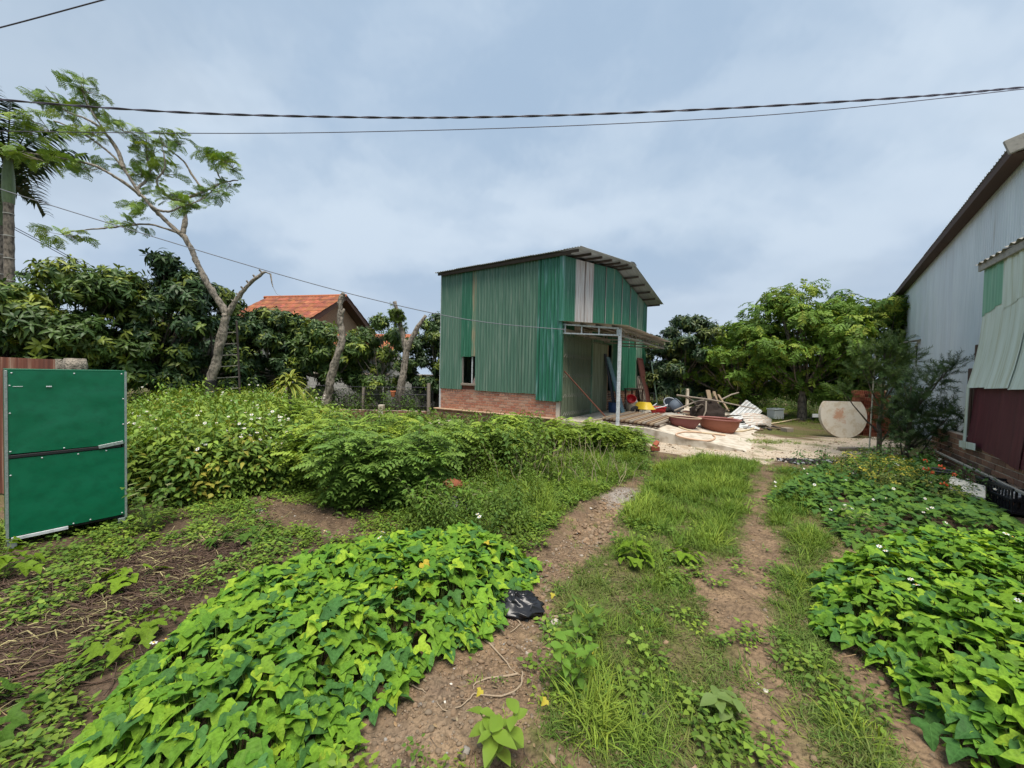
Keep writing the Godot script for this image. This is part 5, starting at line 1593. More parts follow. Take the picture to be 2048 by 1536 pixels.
func dracaena() -> void:
	var t := thing("variegated_plant", "yellow and green striped rosette plant above the white-flowered weeds", "plant", Vector3(-4.9, 0.08, -8.5))
	part("stem", tubemesh([Vector3(0, -0.1, 0), Vector3(0.02, 0.5, 0), Vector3(0, 1.2, 0)], [0.04, 0.035, 0.03], 7), M.bark, t)
	for k in 44:
		var a := k * 2.4
		var e := lerpf(1.25, -0.25, k / 43.0)
		var d := Vector3(cos(a) * cos(e), sin(e), sin(a) * cos(e))
		var b := MB.new()
		b.leaf(Vector3(0, 1.06 + 0.14 * (1.0 - k / 43.0), 0), d, (Vector3.UP - d * 0.2).normalized(), rnd(0.42, 0.58), 0.075, rnd(0.45, 0.85), 0.25, [0.55, 0.85, 1.0, 0.95, 0.65, 0.0], vary(Color(0.42, 0.40, 0.075), 0.12), vary(Color(0.10, 0.18, 0.03), 0.15))
		part("leaf", b.mesh(), M.leaf, t)

# ---------------------------------------------------------------- sweet potatoes
func bed(called: String, label: String, pg: PackedVector2Array, n: int, top: float, size: float, yellow: float) -> void:
	var t := thing(called, label, "vegetable bed", Vector3.ZERO, 0.0, "sweet potato beds")
	var ctr := Vector2.ZERO
	for p in pg: ctr += p
	ctr /= pg.size()
	var items := []
	var sx := []
	var sc := []
	var tries := 0
	while items.size() < n and tries < n * 4:
		tries += 1
		var p := pick(pg)
		var e := edge_dist(p, pg)
		var hc := top * smooth(-0.12, 0.34, e) * (1.0 + 0.35 * nz.get_noise_2d(p.x * 2.2, p.y * 2.2))
		var layer := R.randf()
		var y := hc * (rnd(0.82, 1.06) if layer < 0.62 else rnd(0.3, 0.85))
		# neighbours' heights tell which way the canopy falls
		var grad := Vector2.ZERO
		for q in [Vector2(0.08, 0), Vector2(0, 0.08)]:
			var e1 := edge_dist(p + q, pg) * (1.0 if inside(p + q, pg) else -1.0)
			var e0 := edge_dist(p - q, pg) * (1.0 if inside(p - q, pg) else -1.0)
			grad += q.normalized() * (smooth(-0.12, 0.34, e1) - smooth(-0.12, 0.34, e0))
		var out := -grad * 1.1 + Vector2(rnd(-1, 1), rnd(-1, 1)) * 0.8 + Vector2(0.1, 0.22)
		var o3 := Vector3(out.x, 0, out.y)
		var fall := clampf(grad.length() * 1.3, 0.0, 0.9)
		var up := (Vector3.UP + o3.normalized() * (0.12 + fall * 0.5) + rdir() * 0.45).normalized()
		var dir := (o3.normalized() + rdir() * 0.3)
		dir = (dir - up * dir.dot(up)).normalized()
		var s := size * (rnd(0.72, 1.25) if R.randf() < 0.65 else rnd(0.40, 0.75))
		var pos := Vector3(p.x, gh(p.x, p.y) + y + 0.02, p.y)
		var x := Transform3D(Basis(up.cross(dir) * s, up * s, dir * s), pos)
		var c := Color(0.115, 0.255, 0.030).lerp(Color(0.230, 0.395, 0.034), R.randf())
		if R.randf() < 0.24: c = Color(0.066, 0.175, 0.044).lerp(Color(0.095, 0.22, 0.055), R.randf())
		if R.randf() < 0.09: c = Color(0.31, 0.46, 0.04)
		if R.randf() < yellow * 0.6: c = Color(0.50, 0.40, 0.045)
		items.append([pos.distance_to(Vector3(0, 1.5, 0)), x, vary(c, 0.16), R.randi() % 6])
		var foot := Vector3(p.x, gh(p.x, p.y), p.y) - o3 * 0.05
		var dv := pos - foot
		if dv.length() > 0.04:
			var bb := facing(dv, 0.0, 1.0, foot)
			sx.append(Transform3D(Basis(bb.basis.x, bb.basis.y * dv.length(), bb.basis.z), foot))
			sc.append(vary(Color(0.14, 0.20, 0.05), 0.2))
	items.sort_custom(func(a, b): return a[0] < b[0])
	var tones := []
	for k in 300: tones.append(null)
	var bank := {}
	var xs := [[], [], [], [], [], []]
	var cs := [[], [], [], [], [], []]
	for k in items.size():
		var it: Array = items[k]
		if k < 300:
			var c: Color = it[2]
			var key := Vector3i(int(c.r * 40), int(c.g * 30), int(c.b * 25))
			if not bank.has(key):
				var m: StandardMaterial3D = M.potato.duplicate()
				m.albedo_color = lin(c)
				bank[key] = m
			part("leaf", LF.potato[it[3]], bank[key], t, it[1])
		else:
			xs[it[3]].append(it[1])
			cs[it[3]].append(it[2])
	for v in 6:
		if xs[v].size(): many("leaves", LF.potato[v], M.potato, xs[v], cs[v], t)
	var stalk := MB.new()
	stalk.tube([Vector3.ZERO, Vector3(0.01, 0.5, 0.008), Vector3.UP], [0.0026, 0.0022, 0.0018], 4, Color.WHITE, false)
	many("leaf_stalks", stalk.mesh(), M.leaf, sx, sc, t)

func potato_beds() -> void:
	var m := leafmat(0.55, 0.48, 0.25)
	m.heightmap_enabled = true
	var vi := Image.create(128, 128, false, Image.FORMAT_RGB8)
	var vh := Image.create(128, 128, false, Image.FORMAT_RGB8)
	for y in 128:
		for x in 128:
			var u := absf(x / 127.0 - 0.5) * 2.0
			var w := fposmod((y / 127.0 - u * 0.32) * 6.5, 1.0)
			var side_v := 1.0 - smooth(0.0, 0.09, minf(w, 1.0 - w))
			var mid_v := 1.0 - smooth(0.0, 0.05, u)
			var vein := maxf(side_v * 0.6, mid_v)
			var blot := nz2.get_noise_2d(x * 0.035, y * 0.035) * 0.16 + nz2.get_noise_2d(x * 0.16, y * 0.16) * 0.08
			vi.set_pixel(x, y, Color(clampf(0.93 + blot + vein * 0.12, 0, 1), clampf(0.94 + blot + vein * 0.08, 0, 1), clampf(0.92 + blot + vein * 0.10, 0, 1)))
			vh.set_pixel(x, y, grey(clampf(0.5 + 0.45 * sin(minf(w, 1.0 - w) * PI) - 0.3 * mid_v, 0, 1)))
	m.albedo_texture = ImageTexture.create_from_image(vi)
	m.heightmap_texture = ImageTexture.create_from_image(vh)
	m.heightmap_scale = 0.16
	M.potato = m
	bed("sweet_potato_bed", "sweet potato bed in the left foreground beside the dirt path", bedL, 3700, 0.20, 0.075, 0.010)
	bed("sweet_potato_bed", "sweet potato bed in the right foreground", bedR, 4000, 0.25, 0.080, 0.004)
	# seedlings in the grass
	for s in [[Vector2(1.02, -3.05), 30, 0.16, 0.16, "small lime sweet potato clump in the grass strip"], [Vector2(1.42, -3.08), 16, 0.12, 0.12, "smaller lime sweet potato clump beside the larger one in the grass"], [Vector2(-3.55, -2.62), 44, 0.30, 0.3, "yellow-green sweet potato clump at the left edge below the cabinet"], [Vector2(-2.62, -2.62), 18, 0.18, 0.1, "sweet potato shoots creeping over the dry vines"], [Vector2(-2.25, -3.35), 26, 0.3, 0.1, "sweet potato runner trailing between the cabinet and the bed"], [Vector2(-2.0, -2.1), 16, 0.2, 0.1, "small sweet potato shoots on dark soil left of the bed"], [Vector2(-2.25, -1.5), 26, 0.28, 0.15, "dark sweet potato shoots at the bottom left corner"]]:
		var t := thing("sweet_potato_plant", s[4], "plant", Vector3(s[0].x, gh(s[0].x, s[0].y), s[0].y), 0.0, "stray sweet potato plants")
		var lime := vary(Color(0.17, 0.28, 0.022), 0.15) if s[1] != 26 else Color(0.085, 0.17, 0.025)
		var m2: StandardMaterial3D = M.potato.duplicate()
		m2.albedo_color = lin(lime)
		var st := MB.new()
		for k in s[1]:
			var d := rdir()
			var q := sqrt(R.randf())
			var p := Vector3(d.x * s[2] * q, s[3] * rnd(0.4, 1.0) * (1.1 - q * 0.6) + 0.02, d.z * s[2] * q)
			var up := (Vector3.UP + Vector3(d.x, 0, d.z) * 0.5 + rdir() * 0.3).normalized()
			var dir := Vector3(d.x, 0, d.z + 0.3) + rdir() * 0.3
			dir = (dir - up * dir.dot(up)).normalized()
			var z := rnd(0.055, 0.095)
			part("leaf", LF.potato[R.randi() % 6], m2, t, Transform3D(Basis(up.cross(dir) * z, up * z, dir * z), p))
			st.tube([Vector3(p.x * 0.3, -0.01, p.z * 0.3), p * 0.6, p], [0.0025, 0.002, 0.0015], 4)
		part("stems", st.mesh(), mat(Color(0.17, 0.22, 0.06), 0.7), t)

# leafy plants on the right, between the needle-leaved trees and the bed
func right_plants() -> void:
	var t := thing("creeping_greens", "dark creeping greens covering the ground before the lean-to", "ground cover", Vector3.ZERO, 0.0, "", "stuff")
	var xs := [[], [], [], [], [], []]
	var cs := [[], [], [], [], [], []]
	for k in 3600:
		var p := pick(rveg)
		var e := edge_dist(p, rveg)
		var h := 0.22 * smooth(-0.1, 0.35, e) * (1.0 + 0.6 * nz.get_noise_2d(p.x * 1.6, p.y * 1.6)) * rnd(0.4, 1.05)
		var up := (Vector3.UP + rdir() * 0.35 + Vector3(-0.1, 0, 0.2)).normalized()
		var dir := Vector3(rnd(-1, 1), 0, rnd(-0.6, 1))
		dir = (dir - up * dir.dot(up)).normalized()
		var s := rnd(0.05, 0.095)
		var v := R.randi() % 6
		xs[v].append(Transform3D(Basis(up.cross(dir) * s, up * s, dir * s), Vector3(p.x, gh(p.x, p.y) + h + 0.02, p.y)))
		cs[v].append(vary(Color(0.065, 0.150, 0.038).lerp(Color(0.15, 0.27, 0.036), pow(R.randf(), 1.3)), 0.15))
	for v in 6: many("leaves", LF.potato[v], M.potato, xs[v], cs[v], t)
	var fx := []
	var fc := []
	for k in 60:
		var p := pick(rveg)
		fx.append(facing((Vector3.UP + Vector3(-0.2, 0, 0.6) + rdir() * 0.4).normalized(), rnd(0, TAU), rnd(0.4, 0.7), Vector3(p.x, gh(p.x, p.y) + rnd(0.20, 0.32), p.y)))
		fc.append(Color.WHITE)
	for s in [bedL, bedR]:
		for k in 9:
			var p := pick(s)
			if edge_dist(p, s) < 0.25: continue
			for q in 2:
				fx.append(facing((Vector3.UP + rdir() * 0.5).normalized(), rnd(0, TAU), rnd(0.5, 0.75), Vector3(p.x, gh(p.x, p.y) + 0.35, p.y) + rdir() * 0.025))
				fc.append(Color.WHITE)
	many("white_flowers", LF.flower, M.petal, fx, fc, t)
	var wx := [[], [], [], []]
	var wc := [[], [], [], []]
	for k in 120:
		var p := Vector2(rnd(4.2, 7.4), rnd(-6.6, -4.6))
		if not inside(p, rveg): continue
		var v := R.randi() % 4
		wx[v].append(facing(Vector3.UP, rnd(0, TAU), rnd(0.5, 0.85), Vector3(p.x, gh(p.x, p.y), p.y)))
		wc[v].append(vary(Color(0.06, 0.13, 0.03), 0.25))
	for v in 4: many("plants", LF.weed[v], M.leaf, wx[v], wc[v], t)
	small_bush("croton", "small croton bush with yellow speckled leaves before the needle-leaved bush", Vector2(4.85, -5.1), 0.52, 0.55, [Color(0.48, 0.43, 0.06), Color(0.24, 0.27, 0.045), Color(0.14, 0.19, 0.035), Color(0.12, 0.15, 0.03)], 430, 0.9)
	var ix := small_bush("ixora", "small ixora bush with orange-red flower heads next to the croton", Vector2(5.15, -4.75), 0.36, 0.42, [Color(0.10, 0.16, 0.03), Color(0.06, 0.10, 0.025), Color(0.16, 0.18, 0.03)], 150, 1.0)
	var fl := MB.new()
	for k in 16:
		var d := rdir()
		d.y = absf(d.y)
		fl.leaf(d * 0.018, d, (Vector3.UP + rdir()).normalized(), 0.022, 0.016, 0.0, 0.1, [0.6, 1.0, 0.5], Color.WHITE)
	var fm := fl.mesh()
	var red := leafmat(0.6, 0.3)
	red.albedo_color = lin(Color(0.72, 0.13, 0.045))
	for p in [[-0.12, 0.42, 0.12, 1.5], [0.06, 0.47, 0.1, 1.1], [-0.06, 0.3, 0.25, 1.0], [0.16, 0.40, 0.16, 0.8], [-0.02, 0.53, 0.0, 0.7]]:
		part("flower_head", fm, red, ix, facing(Vector3.UP + Vector3(0, 0, 0.4), rnd(0, 6), p[3], Vector3(p[0], p[1], p[2])))
	# single weeds
	weed_plant("broad-leaved weed growing in the foreground grass below the path", Vector2(0.32, -1.78), 0.30, 0.17, Color(0.11, 0.23, 0.028), 5)
	weed_plant("large-leaved weed at the bottom edge in the middle", Vector2(-0.02, -1.45), 0.20, 0.12, Color(0.15, 0.25, 0.028), 3)
	weed_plant("leafy weed leaning on the lower right corner of the green cabinet", Vector2(-3.3, -3.5), 0.5, 0.26, Color(0.085, 0.17, 0.028), 7)
	weed_plant("weed with yellow flowers between path and grass", Vector2(0.42, -2.1), 0.3, 0.1, Color(0.08, 0.16, 0.025), 2)
	weed_plant("flat pale weed in the right-hand wheel track", Vector2(0.98, -1.68), 0.12, 0.1, Color(0.14, 0.21, 0.06), 2)
	weed_plant("bright leafy weed behind the left bed near the black plastic", Vector2(-0.85, -3.85), 0.45, 0.32, Color(0.11, 0.22, 0.03), 9)
	weed_plant("bright leafy weed left of the black plastic sheet", Vector2(-0.35, -4.0), 0.34, 0.28, Color(0.12, 0.23, 0.03), 8)
	weed_plant("lime weed at the near edge of the creeping greens", Vector2(3.35, -3.7), 0.36, 0.16, Color(0.15, 0.25, 0.025), 4)

func small_bush(called: String, label: String, at: Vector2, h: float, r: float, cols: Array, n: int, size: float) -> Node3D:
	var t := thing(called + "_bush", label, "shrub", Vector3(at.x, gh(at.x, at.y), at.y))
	var b := MB.new()
	for k in 9:
		var d := rdir()
		b.tube([Vector3(0, -0.04, 0), Vector3(d.x * r * 0.4, h * 0.5, d.z * r * 0.4), Vector3(d.x * r * 0.8, h * rnd(0.8, 1.0), d.z * r * 0.8)], [0.008, 0.006, 0.003], 5)
	part("stem", b.mesh(), M.bark, t)
	var xs := []
	var cs := []
	for k in n:
		var d := rdir()
		d.y = absf(d.y)
		var p := Vector3(d.x * r, 0.08 + d.y * h, d.z * r) * pow(R.randf(), 0.35)
		xs.append(facing((Vector3.UP + d + rdir() * 0.5).normalized(), rnd(0, TAU), size * rnd(0.8, 1.3), p))
		var c: Color = cols[R.randi() % cols.size()]
		cs.append(vary(c, 0.25))
	many("foliage", LF.low[0], M.leaf, xs, cs, t)
	return t

func weed_plant(label: String, at: Vector2, h: float, r: float, c: Color, stems: int) -> void:
	var t := thing("weed", label, "plant", Vector3(at.x, gh(at.x, at.y), at.y), 0.0, "single weeds")
	var st := MB.new()
	var m: StandardMaterial3D = M.leaf.duplicate()
	m.albedo_color = lin(c)
	m.vertex_color_use_as_albedo = false
	var ovate := [0.25, 0.8, 1.0, 0.85, 0.5, 0.0]
	var bank := []
	for k in 3:
		var b := MB.new()
		b.leaf(Vector3.ZERO, Vector3(0, 0, 1), Vector3.UP, 1.0, 0.62, rnd(0.1, 0.4), rnd(0.15, 0.4), ovate, Color.WHITE)
		bank.append(b.mesh())
	for k in stems:
		var a := TAU * k / stems + rnd(-0.4, 0.4)
		var tip := Vector3(cos(a) * r * rnd(0.4, 1.0), h * rnd(0.7, 1.0), sin(a) * r * rnd(0.4, 1.0))
		st.tube([Vector3.ZERO, tip * 0.5 + Vector3(0, 0.03, 0), tip], [0.004, 0.003, 0.002], 4)
		for j in 8:
			var s := 0.25 + 0.75 * j / 7.0
			var p := tip * s + Vector3(0, 0.03 * sin(s * PI), 0)
			var d := Vector3(cos(j * 2.4 + k), rnd(-0.1, 0.35), sin(j * 2.4 + k)).normalized()
			var up := (Vector3.UP + rdir() * 0.35).normalized()
			var dir := (d - up * d.dot(up)).normalized()
			var z := rnd(0.045, 0.08) * (1.2 if stems < 4 else 1.0)
			part("leaf", bank[R.randi() % 3], m, t, Transform3D(Basis(up.cross(dir) * z, up * z, dir * z), p))
	part("stems", st.mesh(), mat(Color(0.14, 0.18, 0.06), 0.7), t)

# ---------------------------------------------------------------- grass, litter, stones
func grass_and_litter() -> void:
	var lush := [[], [], [], []]
	var lushc := [[], [], [], []]
	var turf := [[], [], [], []]
	var turfc := [[], [], [], []]
	var ga := Color(0.120, 0.215, 0.034)
	var gb := Color(0.27, 0.36, 0.050)
	var olive := Color(0.185, 0.205, 0.060)
	for spec in [[grassC, 9500, 1.0], [grassR, 5200, 0.95], [grassM, 4600, 0.9]]:
		for k in spec[1]:
			var p := pick(spec[0])
			var e := edge_dist(p, spec[0])
			var n := nz.get_noise_2d(p.x * 1.1 + 20, p.y * 1.1) + 0.6 * nz2.get_noise_2d(p.x * 4, p.y * 4)
			if n < -0.12 and R.randf() < 0.8: continue
			if nz.get_noise_2d(p.x * 3.1 + 7.0, p.y * 3.1) < -0.2 and R.randf() < 0.7: continue
			if e < 0.10 and R.randf() < 0.5: continue
			p += Vector2(rnd(-0.09, 0.09), rnd(-0.09, 0.09)) * R.randf()
			var v := R.randi() % 4
			var far := smooth(-2.6, -4.4, p.y)
			var tall := e > 0.1 and R.randf() < lerpf(0.08, 0.65, far) + 0.5 * n
			var x := facing((Vector3.UP + rdir() * 0.2).normalized(), rnd(0, TAU), rnd(0.7, 1.3) * (lerpf(0.9, 1.25, far) * (1.0 + 0.6 * n) if tall else 1.0), Vector3(p.x, gh(p.x, p.y), p.y))
			var c := vary(ga.lerp(gb, clampf(R.randf() * 0.6 + n * 0.9, 0, 1)), 0.22)
			if tall:
				lush[v].append(x); lushc[v].append(c)
			else:
				turf[v].append(x); turfc[v].append(vary(olive.lerp(ga, clampf(R.randf() + n, 0, 1)), 0.2))
	# thin scattered tufts elsewhere
	for k in 2600:
		var p := Vector2(rnd(-4.5, 5.5), rnd(-7.5, -1.0))
		if k > 1500: p = Vector2(rnd(2.5, 12), rnd(-15, -7.4))
		var n := nz.get_noise_2d(p.x * 0.9 + 3.0, p.y * 0.9)
		if n < 0.05: continue
		if k > 1500 and shed_local(p).x < 4.4 and shed_local(p).x > -5 and shed_local(p).y > -8.7: continue
		var v := R.randi() % 4
		turf[v].append(facing(Vector3.UP, rnd(0, TAU), rnd(0.6, 1.4), Vector3(p.x, gh(p.x, p.y), p.y)))
		turfc[v].append(vary(ga.lerp(gb, R.randf()), 0.2))
	# grass beyond the yard under the right-hand trees, and the clump by the hose
	for k in 1500:
		var p := Vector2(rnd(4.5, 15), rnd(-24, -13.2))
		if k < 120: p = Vector2(6.15, -9.3) + Vector2(rnd(-0.8, 0.8), rnd(-0.28, 0.28))
		elif p.y < -13.2 and p.x < 6.8 and p.y > -16.0: continue
		var v := R.randi() % 4
		lush[v].append(facing(Vector3.UP, rnd(0, TAU), rnd(0.6, 0.9) if k < 120 else rnd(1.2, 2.4), Vector3(p.x, gh(p.x, p.y), p.y)))
		lushc[v].append(vary(ga.lerp(gb, R.randf()), 0.2))
	for k in 2600:
		var p := Vector2(rnd(-9.0, 8.0), rnd(-6.0, 3.5))
		if p.x > -4.2 and p.x < 5.0 and p.y < -1.2: continue
		if nz.get_noise_2d(p.x * 0.9, p.y * 0.9 + 5.0) < -0.1: continue
		var v := R.randi() % 4
		turf[v].append(facing(Vector3.UP, rnd(0, TAU), rnd(0.9, 2.0), Vector3(p.x, gh(p.x, p.y), p.y)))
		turfc[v].append(vary(ga.lerp(gb, R.randf()), 0.2))
	var t := thing("grass", "green grass growing along the wheel tracks", "grass", Vector3.ZERO, 0.0, "", "stuff")
	for v in 4:
		many("tall_grass", LF.tuft[v], M.grass, lush[v], lushc[v], t)
		many("short_grass", LF.mat_grass[v], M.grass, turf[v], turfc[v], t)
	# low creeping weeds on the bare soil left and behind the left bed
	var lw := thing("creeping_weeds", "low creeping weeds on the soil between cabinet, shrubs and bed", "weeds", Vector3.ZERO, 0.0, "", "stuff")
	var xs := [[], [], []]
	var cs := [[], [], []]
	for k in 15000:
		var p := Vector2(rnd(-4.6, 1.6), rnd(-5.8, -1.2))
		if k > 13000: p = Vector2(rnd(0.4, 4.6), rnd(-6.4, -1.2))
		if inside(p, bedL) or inside(p, pathL) and R.randf() < 0.93: continue
		var n := nz.get_noise_2d(p.x * 1.2 - 6, p.y * 1.2) + 0.5 * nz2.get_noise_2d(p.x * 5, p.y * 5)
		var need := 0.02
		if inside(p, soilL): need = 0.45 if edge_dist(p, soilL) > 0.15 else 0.0
		elif inside(p, vines): need = 0.22
		elif p.y > -2.5 and p.x < -1.5: need = 0.26
		elif p.y < -3.2 and p.x < 0.2: need = -0.35
		elif inside(p, grassM): need = -0.3
		elif p.x > 0.4: need = 0.30
		if n < need: continue
		var v := R.randi() % 3
		xs[v].append(facing((Vector3.UP + rdir() * 0.2).normalized(), rnd(0, TAU), rnd(0.6, 1.5), Vector3(p.x, gh(p.x, p.y), p.y)))
		cs[v].append(vary(Color(0.105, 0.195, 0.032).lerp(Color(0.24, 0.34, 0.042), pow(R.randf(), 1.4)), 0.18))
	for v in 3: many("plants", LF.low[v], M.leaf, xs[v], cs[v], lw)
	# leafy weeds thickening the foot of the shrubs
	var wx := [[], [], [], []]
	var wc := [[], [], [], []]
	for k in 1700:
		var p := Vector2(rnd(-1.4, 2.6), rnd(-8.0, -4.2))
		if k > 700: p = Vector2(rnd(-1.0, 0.15), rnd(-4.3, -3.45))
		var big := 1.0
		if k > 900:
			p = Vector2(rnd(-4.2, 0.6), rnd(-8.6, -5.2))
			big = 2.0
		if k < 330: p = Vector2(rnd(-4.4, -1.0), rnd(-6.5, -4.3))
		if k < 330 and inside(p, soilL): continue
		if p.x > 0.5 and p.y > -5.2: continue
		if inside(p, pathL) or inside(p, grassC): continue
		var v := R.randi() % 4
		var s := rnd(0.3, 0.62) * big
		wx[v].append(facing((Vector3.UP + rdir() * 0.2).normalized(), rnd(0, TAU), s, Vector3(p.x, gh(p.x, p.y), p.y)))
		wc[v].append(vary(Color(0.075, 0.145, 0.024).lerp(Color(0.15, 0.23, 0.03), R.randf()), 0.2))
	for v in 4: many("leafy_plants", LF.weed[v], M.leaf, wx[v], wc[v], lw)
	# dry vines
	var dv := thing("dry_vines", "brown tangle of dead sweet potato vines on the dark soil", "dry vines", Vector3.ZERO, 0.0, "", "stuff")
	var dead := MB.new()
	for k in 1500:
		var p := pick(vines) + Vector2(rnd(-0.1, 0.1), rnd(-0.1, 0.1))
		var a := rnd(-0.5, 0.9) + (PI if R.randf() < 0.5 else 0.0)
		var pts := []
		var L := rnd(0.06, 0.22)
		var q := p
		for j in 5:
			var y := gh(q.x, q.y) + absf(sin(j * 1.3 + k)) * rnd(0.0, 0.045) + 0.004
			pts.append(Vector3(q.x, y, q.y))
			a += rnd(-0.45, 0.45)
			q += Vector2(cos(a), -sin(a)) * L * 0.5
		var g := rnd(0.5, 1.25)
		var cc := Color(0.115, 0.072, 0.050) if R.randf() < 0.85 else Color(0.42, 0.36, 0.17)
		dead.tube(pts, [rnd(0.0015, 0.0038)], 3, cc * g, false)
	var dm := mat(Color.WHITE, 0.95)
	dm.vertex_color_use_as_albedo = true
	part("vine_mass", dead.mesh(), dm, dv).set_meta("kind", "stuff")
	# stones and clods
	var sx := [[], [], []]
	var scs := [[], [], []]
	for k in 7600:
		var p := Vector2(rnd(-0.8, 0.5), rnd(-2.3, -1.2))
		if k > 900: p = Vector2(rnd(0.3, 2.6), rnd(-5.2, -1.2))
		if k > 1800: p = pick(pathL)
		if k > 2900: p = pick(soilL)
		if k > 3500: p = pick(sand)
		if k > 4300: p = Vector2(rnd(-3.4, -1.5), rnd(-3.2, -1.1))
		if k > 5200: p = pick(pathL)
		if k > 6400: p = Vector2(rnd(0.6, 2.8), rnd(-5.4, -1.2))
		if k > 7450: p = Vector2(1.43, -4.85) + Vector2(rnd(-0.25, 0.25), rnd(-0.25, 0.25))
		if inside(p, bedL): continue
		var v := R.randi() % 3
		var s := rnd(0.003, 0.009) if R.randf() < 0.9 else rnd(0.009, 0.02)
		if k > 3500 and k < 4300: s *= 1.8
		sx[v].append(facing((Vector3.UP + rdir() * 0.5).normalized(), rnd(0, TAU), s, Vector3(p.x, gh(p.x, p.y) + s * 0.15, p.y)))
		var c := Color(0.22, 0.155, 0.10) if R.randf() < 0.95 else Color(0.30, 0.26, 0.22)
		if R.randf() < 0.005: c = Color(0.58, 0.54, 0.47)
		if k > 4300 and k < 5201: c = Color(0.10, 0.066, 0.044)
		scs[v].append(vary(c, 0.25))
	for k in 260:
		var p := Vector2(0.72, -3.6).lerp(Vector2(1.38, -4.75), R.randf()) + Vector2(rnd(-0.2, 0.2), rnd(-0.12, 0.12))
		var s := rnd(0.008, 0.03)
		sx[k % 3].append(facing((Vector3.UP + rdir() * 0.5).normalized(), rnd(0, TAU), s, Vector3(p.x, gh(p.x, p.y) + s * 0.1, p.y)))
		scs[k % 3].append(vary(Color(0.25, 0.17, 0.105), 0.2))
	var sm := mat(Color.WHITE, 0.95)
	sm.vertex_color_use_as_albedo = true
	var pb := thing("pebbles", "pebbles and clods of earth scattered over the bare ground", "pebbles", Vector3.ZERO, 0.0, "", "stuff")
	for v in 3: many("stones", LF.stone[v], sm, sx[v], scs[v], pb)
	# dead leaf flakes and straw
	var fl := MB.new()
	fl.leaf(Vector3(0, 0, -0.5), Vector3(0, 0, 1), Vector3.UP, 1.0, 0.5, -0.25, 0.35, [0.2, 0.8, 1.0, 0.7, 0.0], Color.WHITE)
	var straw := MB.new()
	straw.tube([Vector3(0, 0.02, -0.5), Vector3(0.05, 0.06, 0), Vector3(-0.03, 0.02, 0.5)], [0.02, 0.018, 0.012], 3, Color.WHITE, false)
	var lx := [[], []]
	var lc := [[], []]
	for k in 2600:
		var p := Vector2(rnd(-0.6, 3.0), rnd(-5.6, -1.2))
		if k > 1500: p = Vector2(rnd(-4.2, 0.6), rnd(-4.8, -1.2))
		if inside(p, bedL) or inside(p, bedR): continue
		var v := k % 2
		lx[v].append(facing((Vector3.UP + rdir() * 0.5).normalized(), rnd(0, TAU), rnd(0.012, 0.03) if v == 0 else rnd(0.03, 0.10), Vector3(p.x, gh(p.x, p.y) + 0.006, p.y)))
		lc[v].append(vary(Color(0.30, 0.22, 0.12).lerp(Color(0.13, 0.085, 0.055), R.randf()), 0.3))
	many("dead_leaves", fl.mesh(), sm, lx[0], lc[0], pb)
	many("straw", straw.mesh(), sm, lx[1], lc[1], pb)

func shed_local(p: Vector2) -> Vector2:
	var q := shed_xf().affine_inverse() * Vector3(p.x, 0, p.y)
	return Vector2(q.x, q.z)

# ---------------------------------------------------------------- things about the yard
func sh(x: float, y: float, z: float) -> Vector3:
	return shed_xf() * Vector3(x, y, z)

func hose(called: String, label: String, pts: Array, m: Material, r := 0.016) -> void:
	var ps := []
	for p in pts: ps.append(Vector3(p[0], p[1] + 0.02, p[2]))
	var c := curve(ps, 5)
	single(called, tubemesh(c, [r], 7), m, label, "hose")

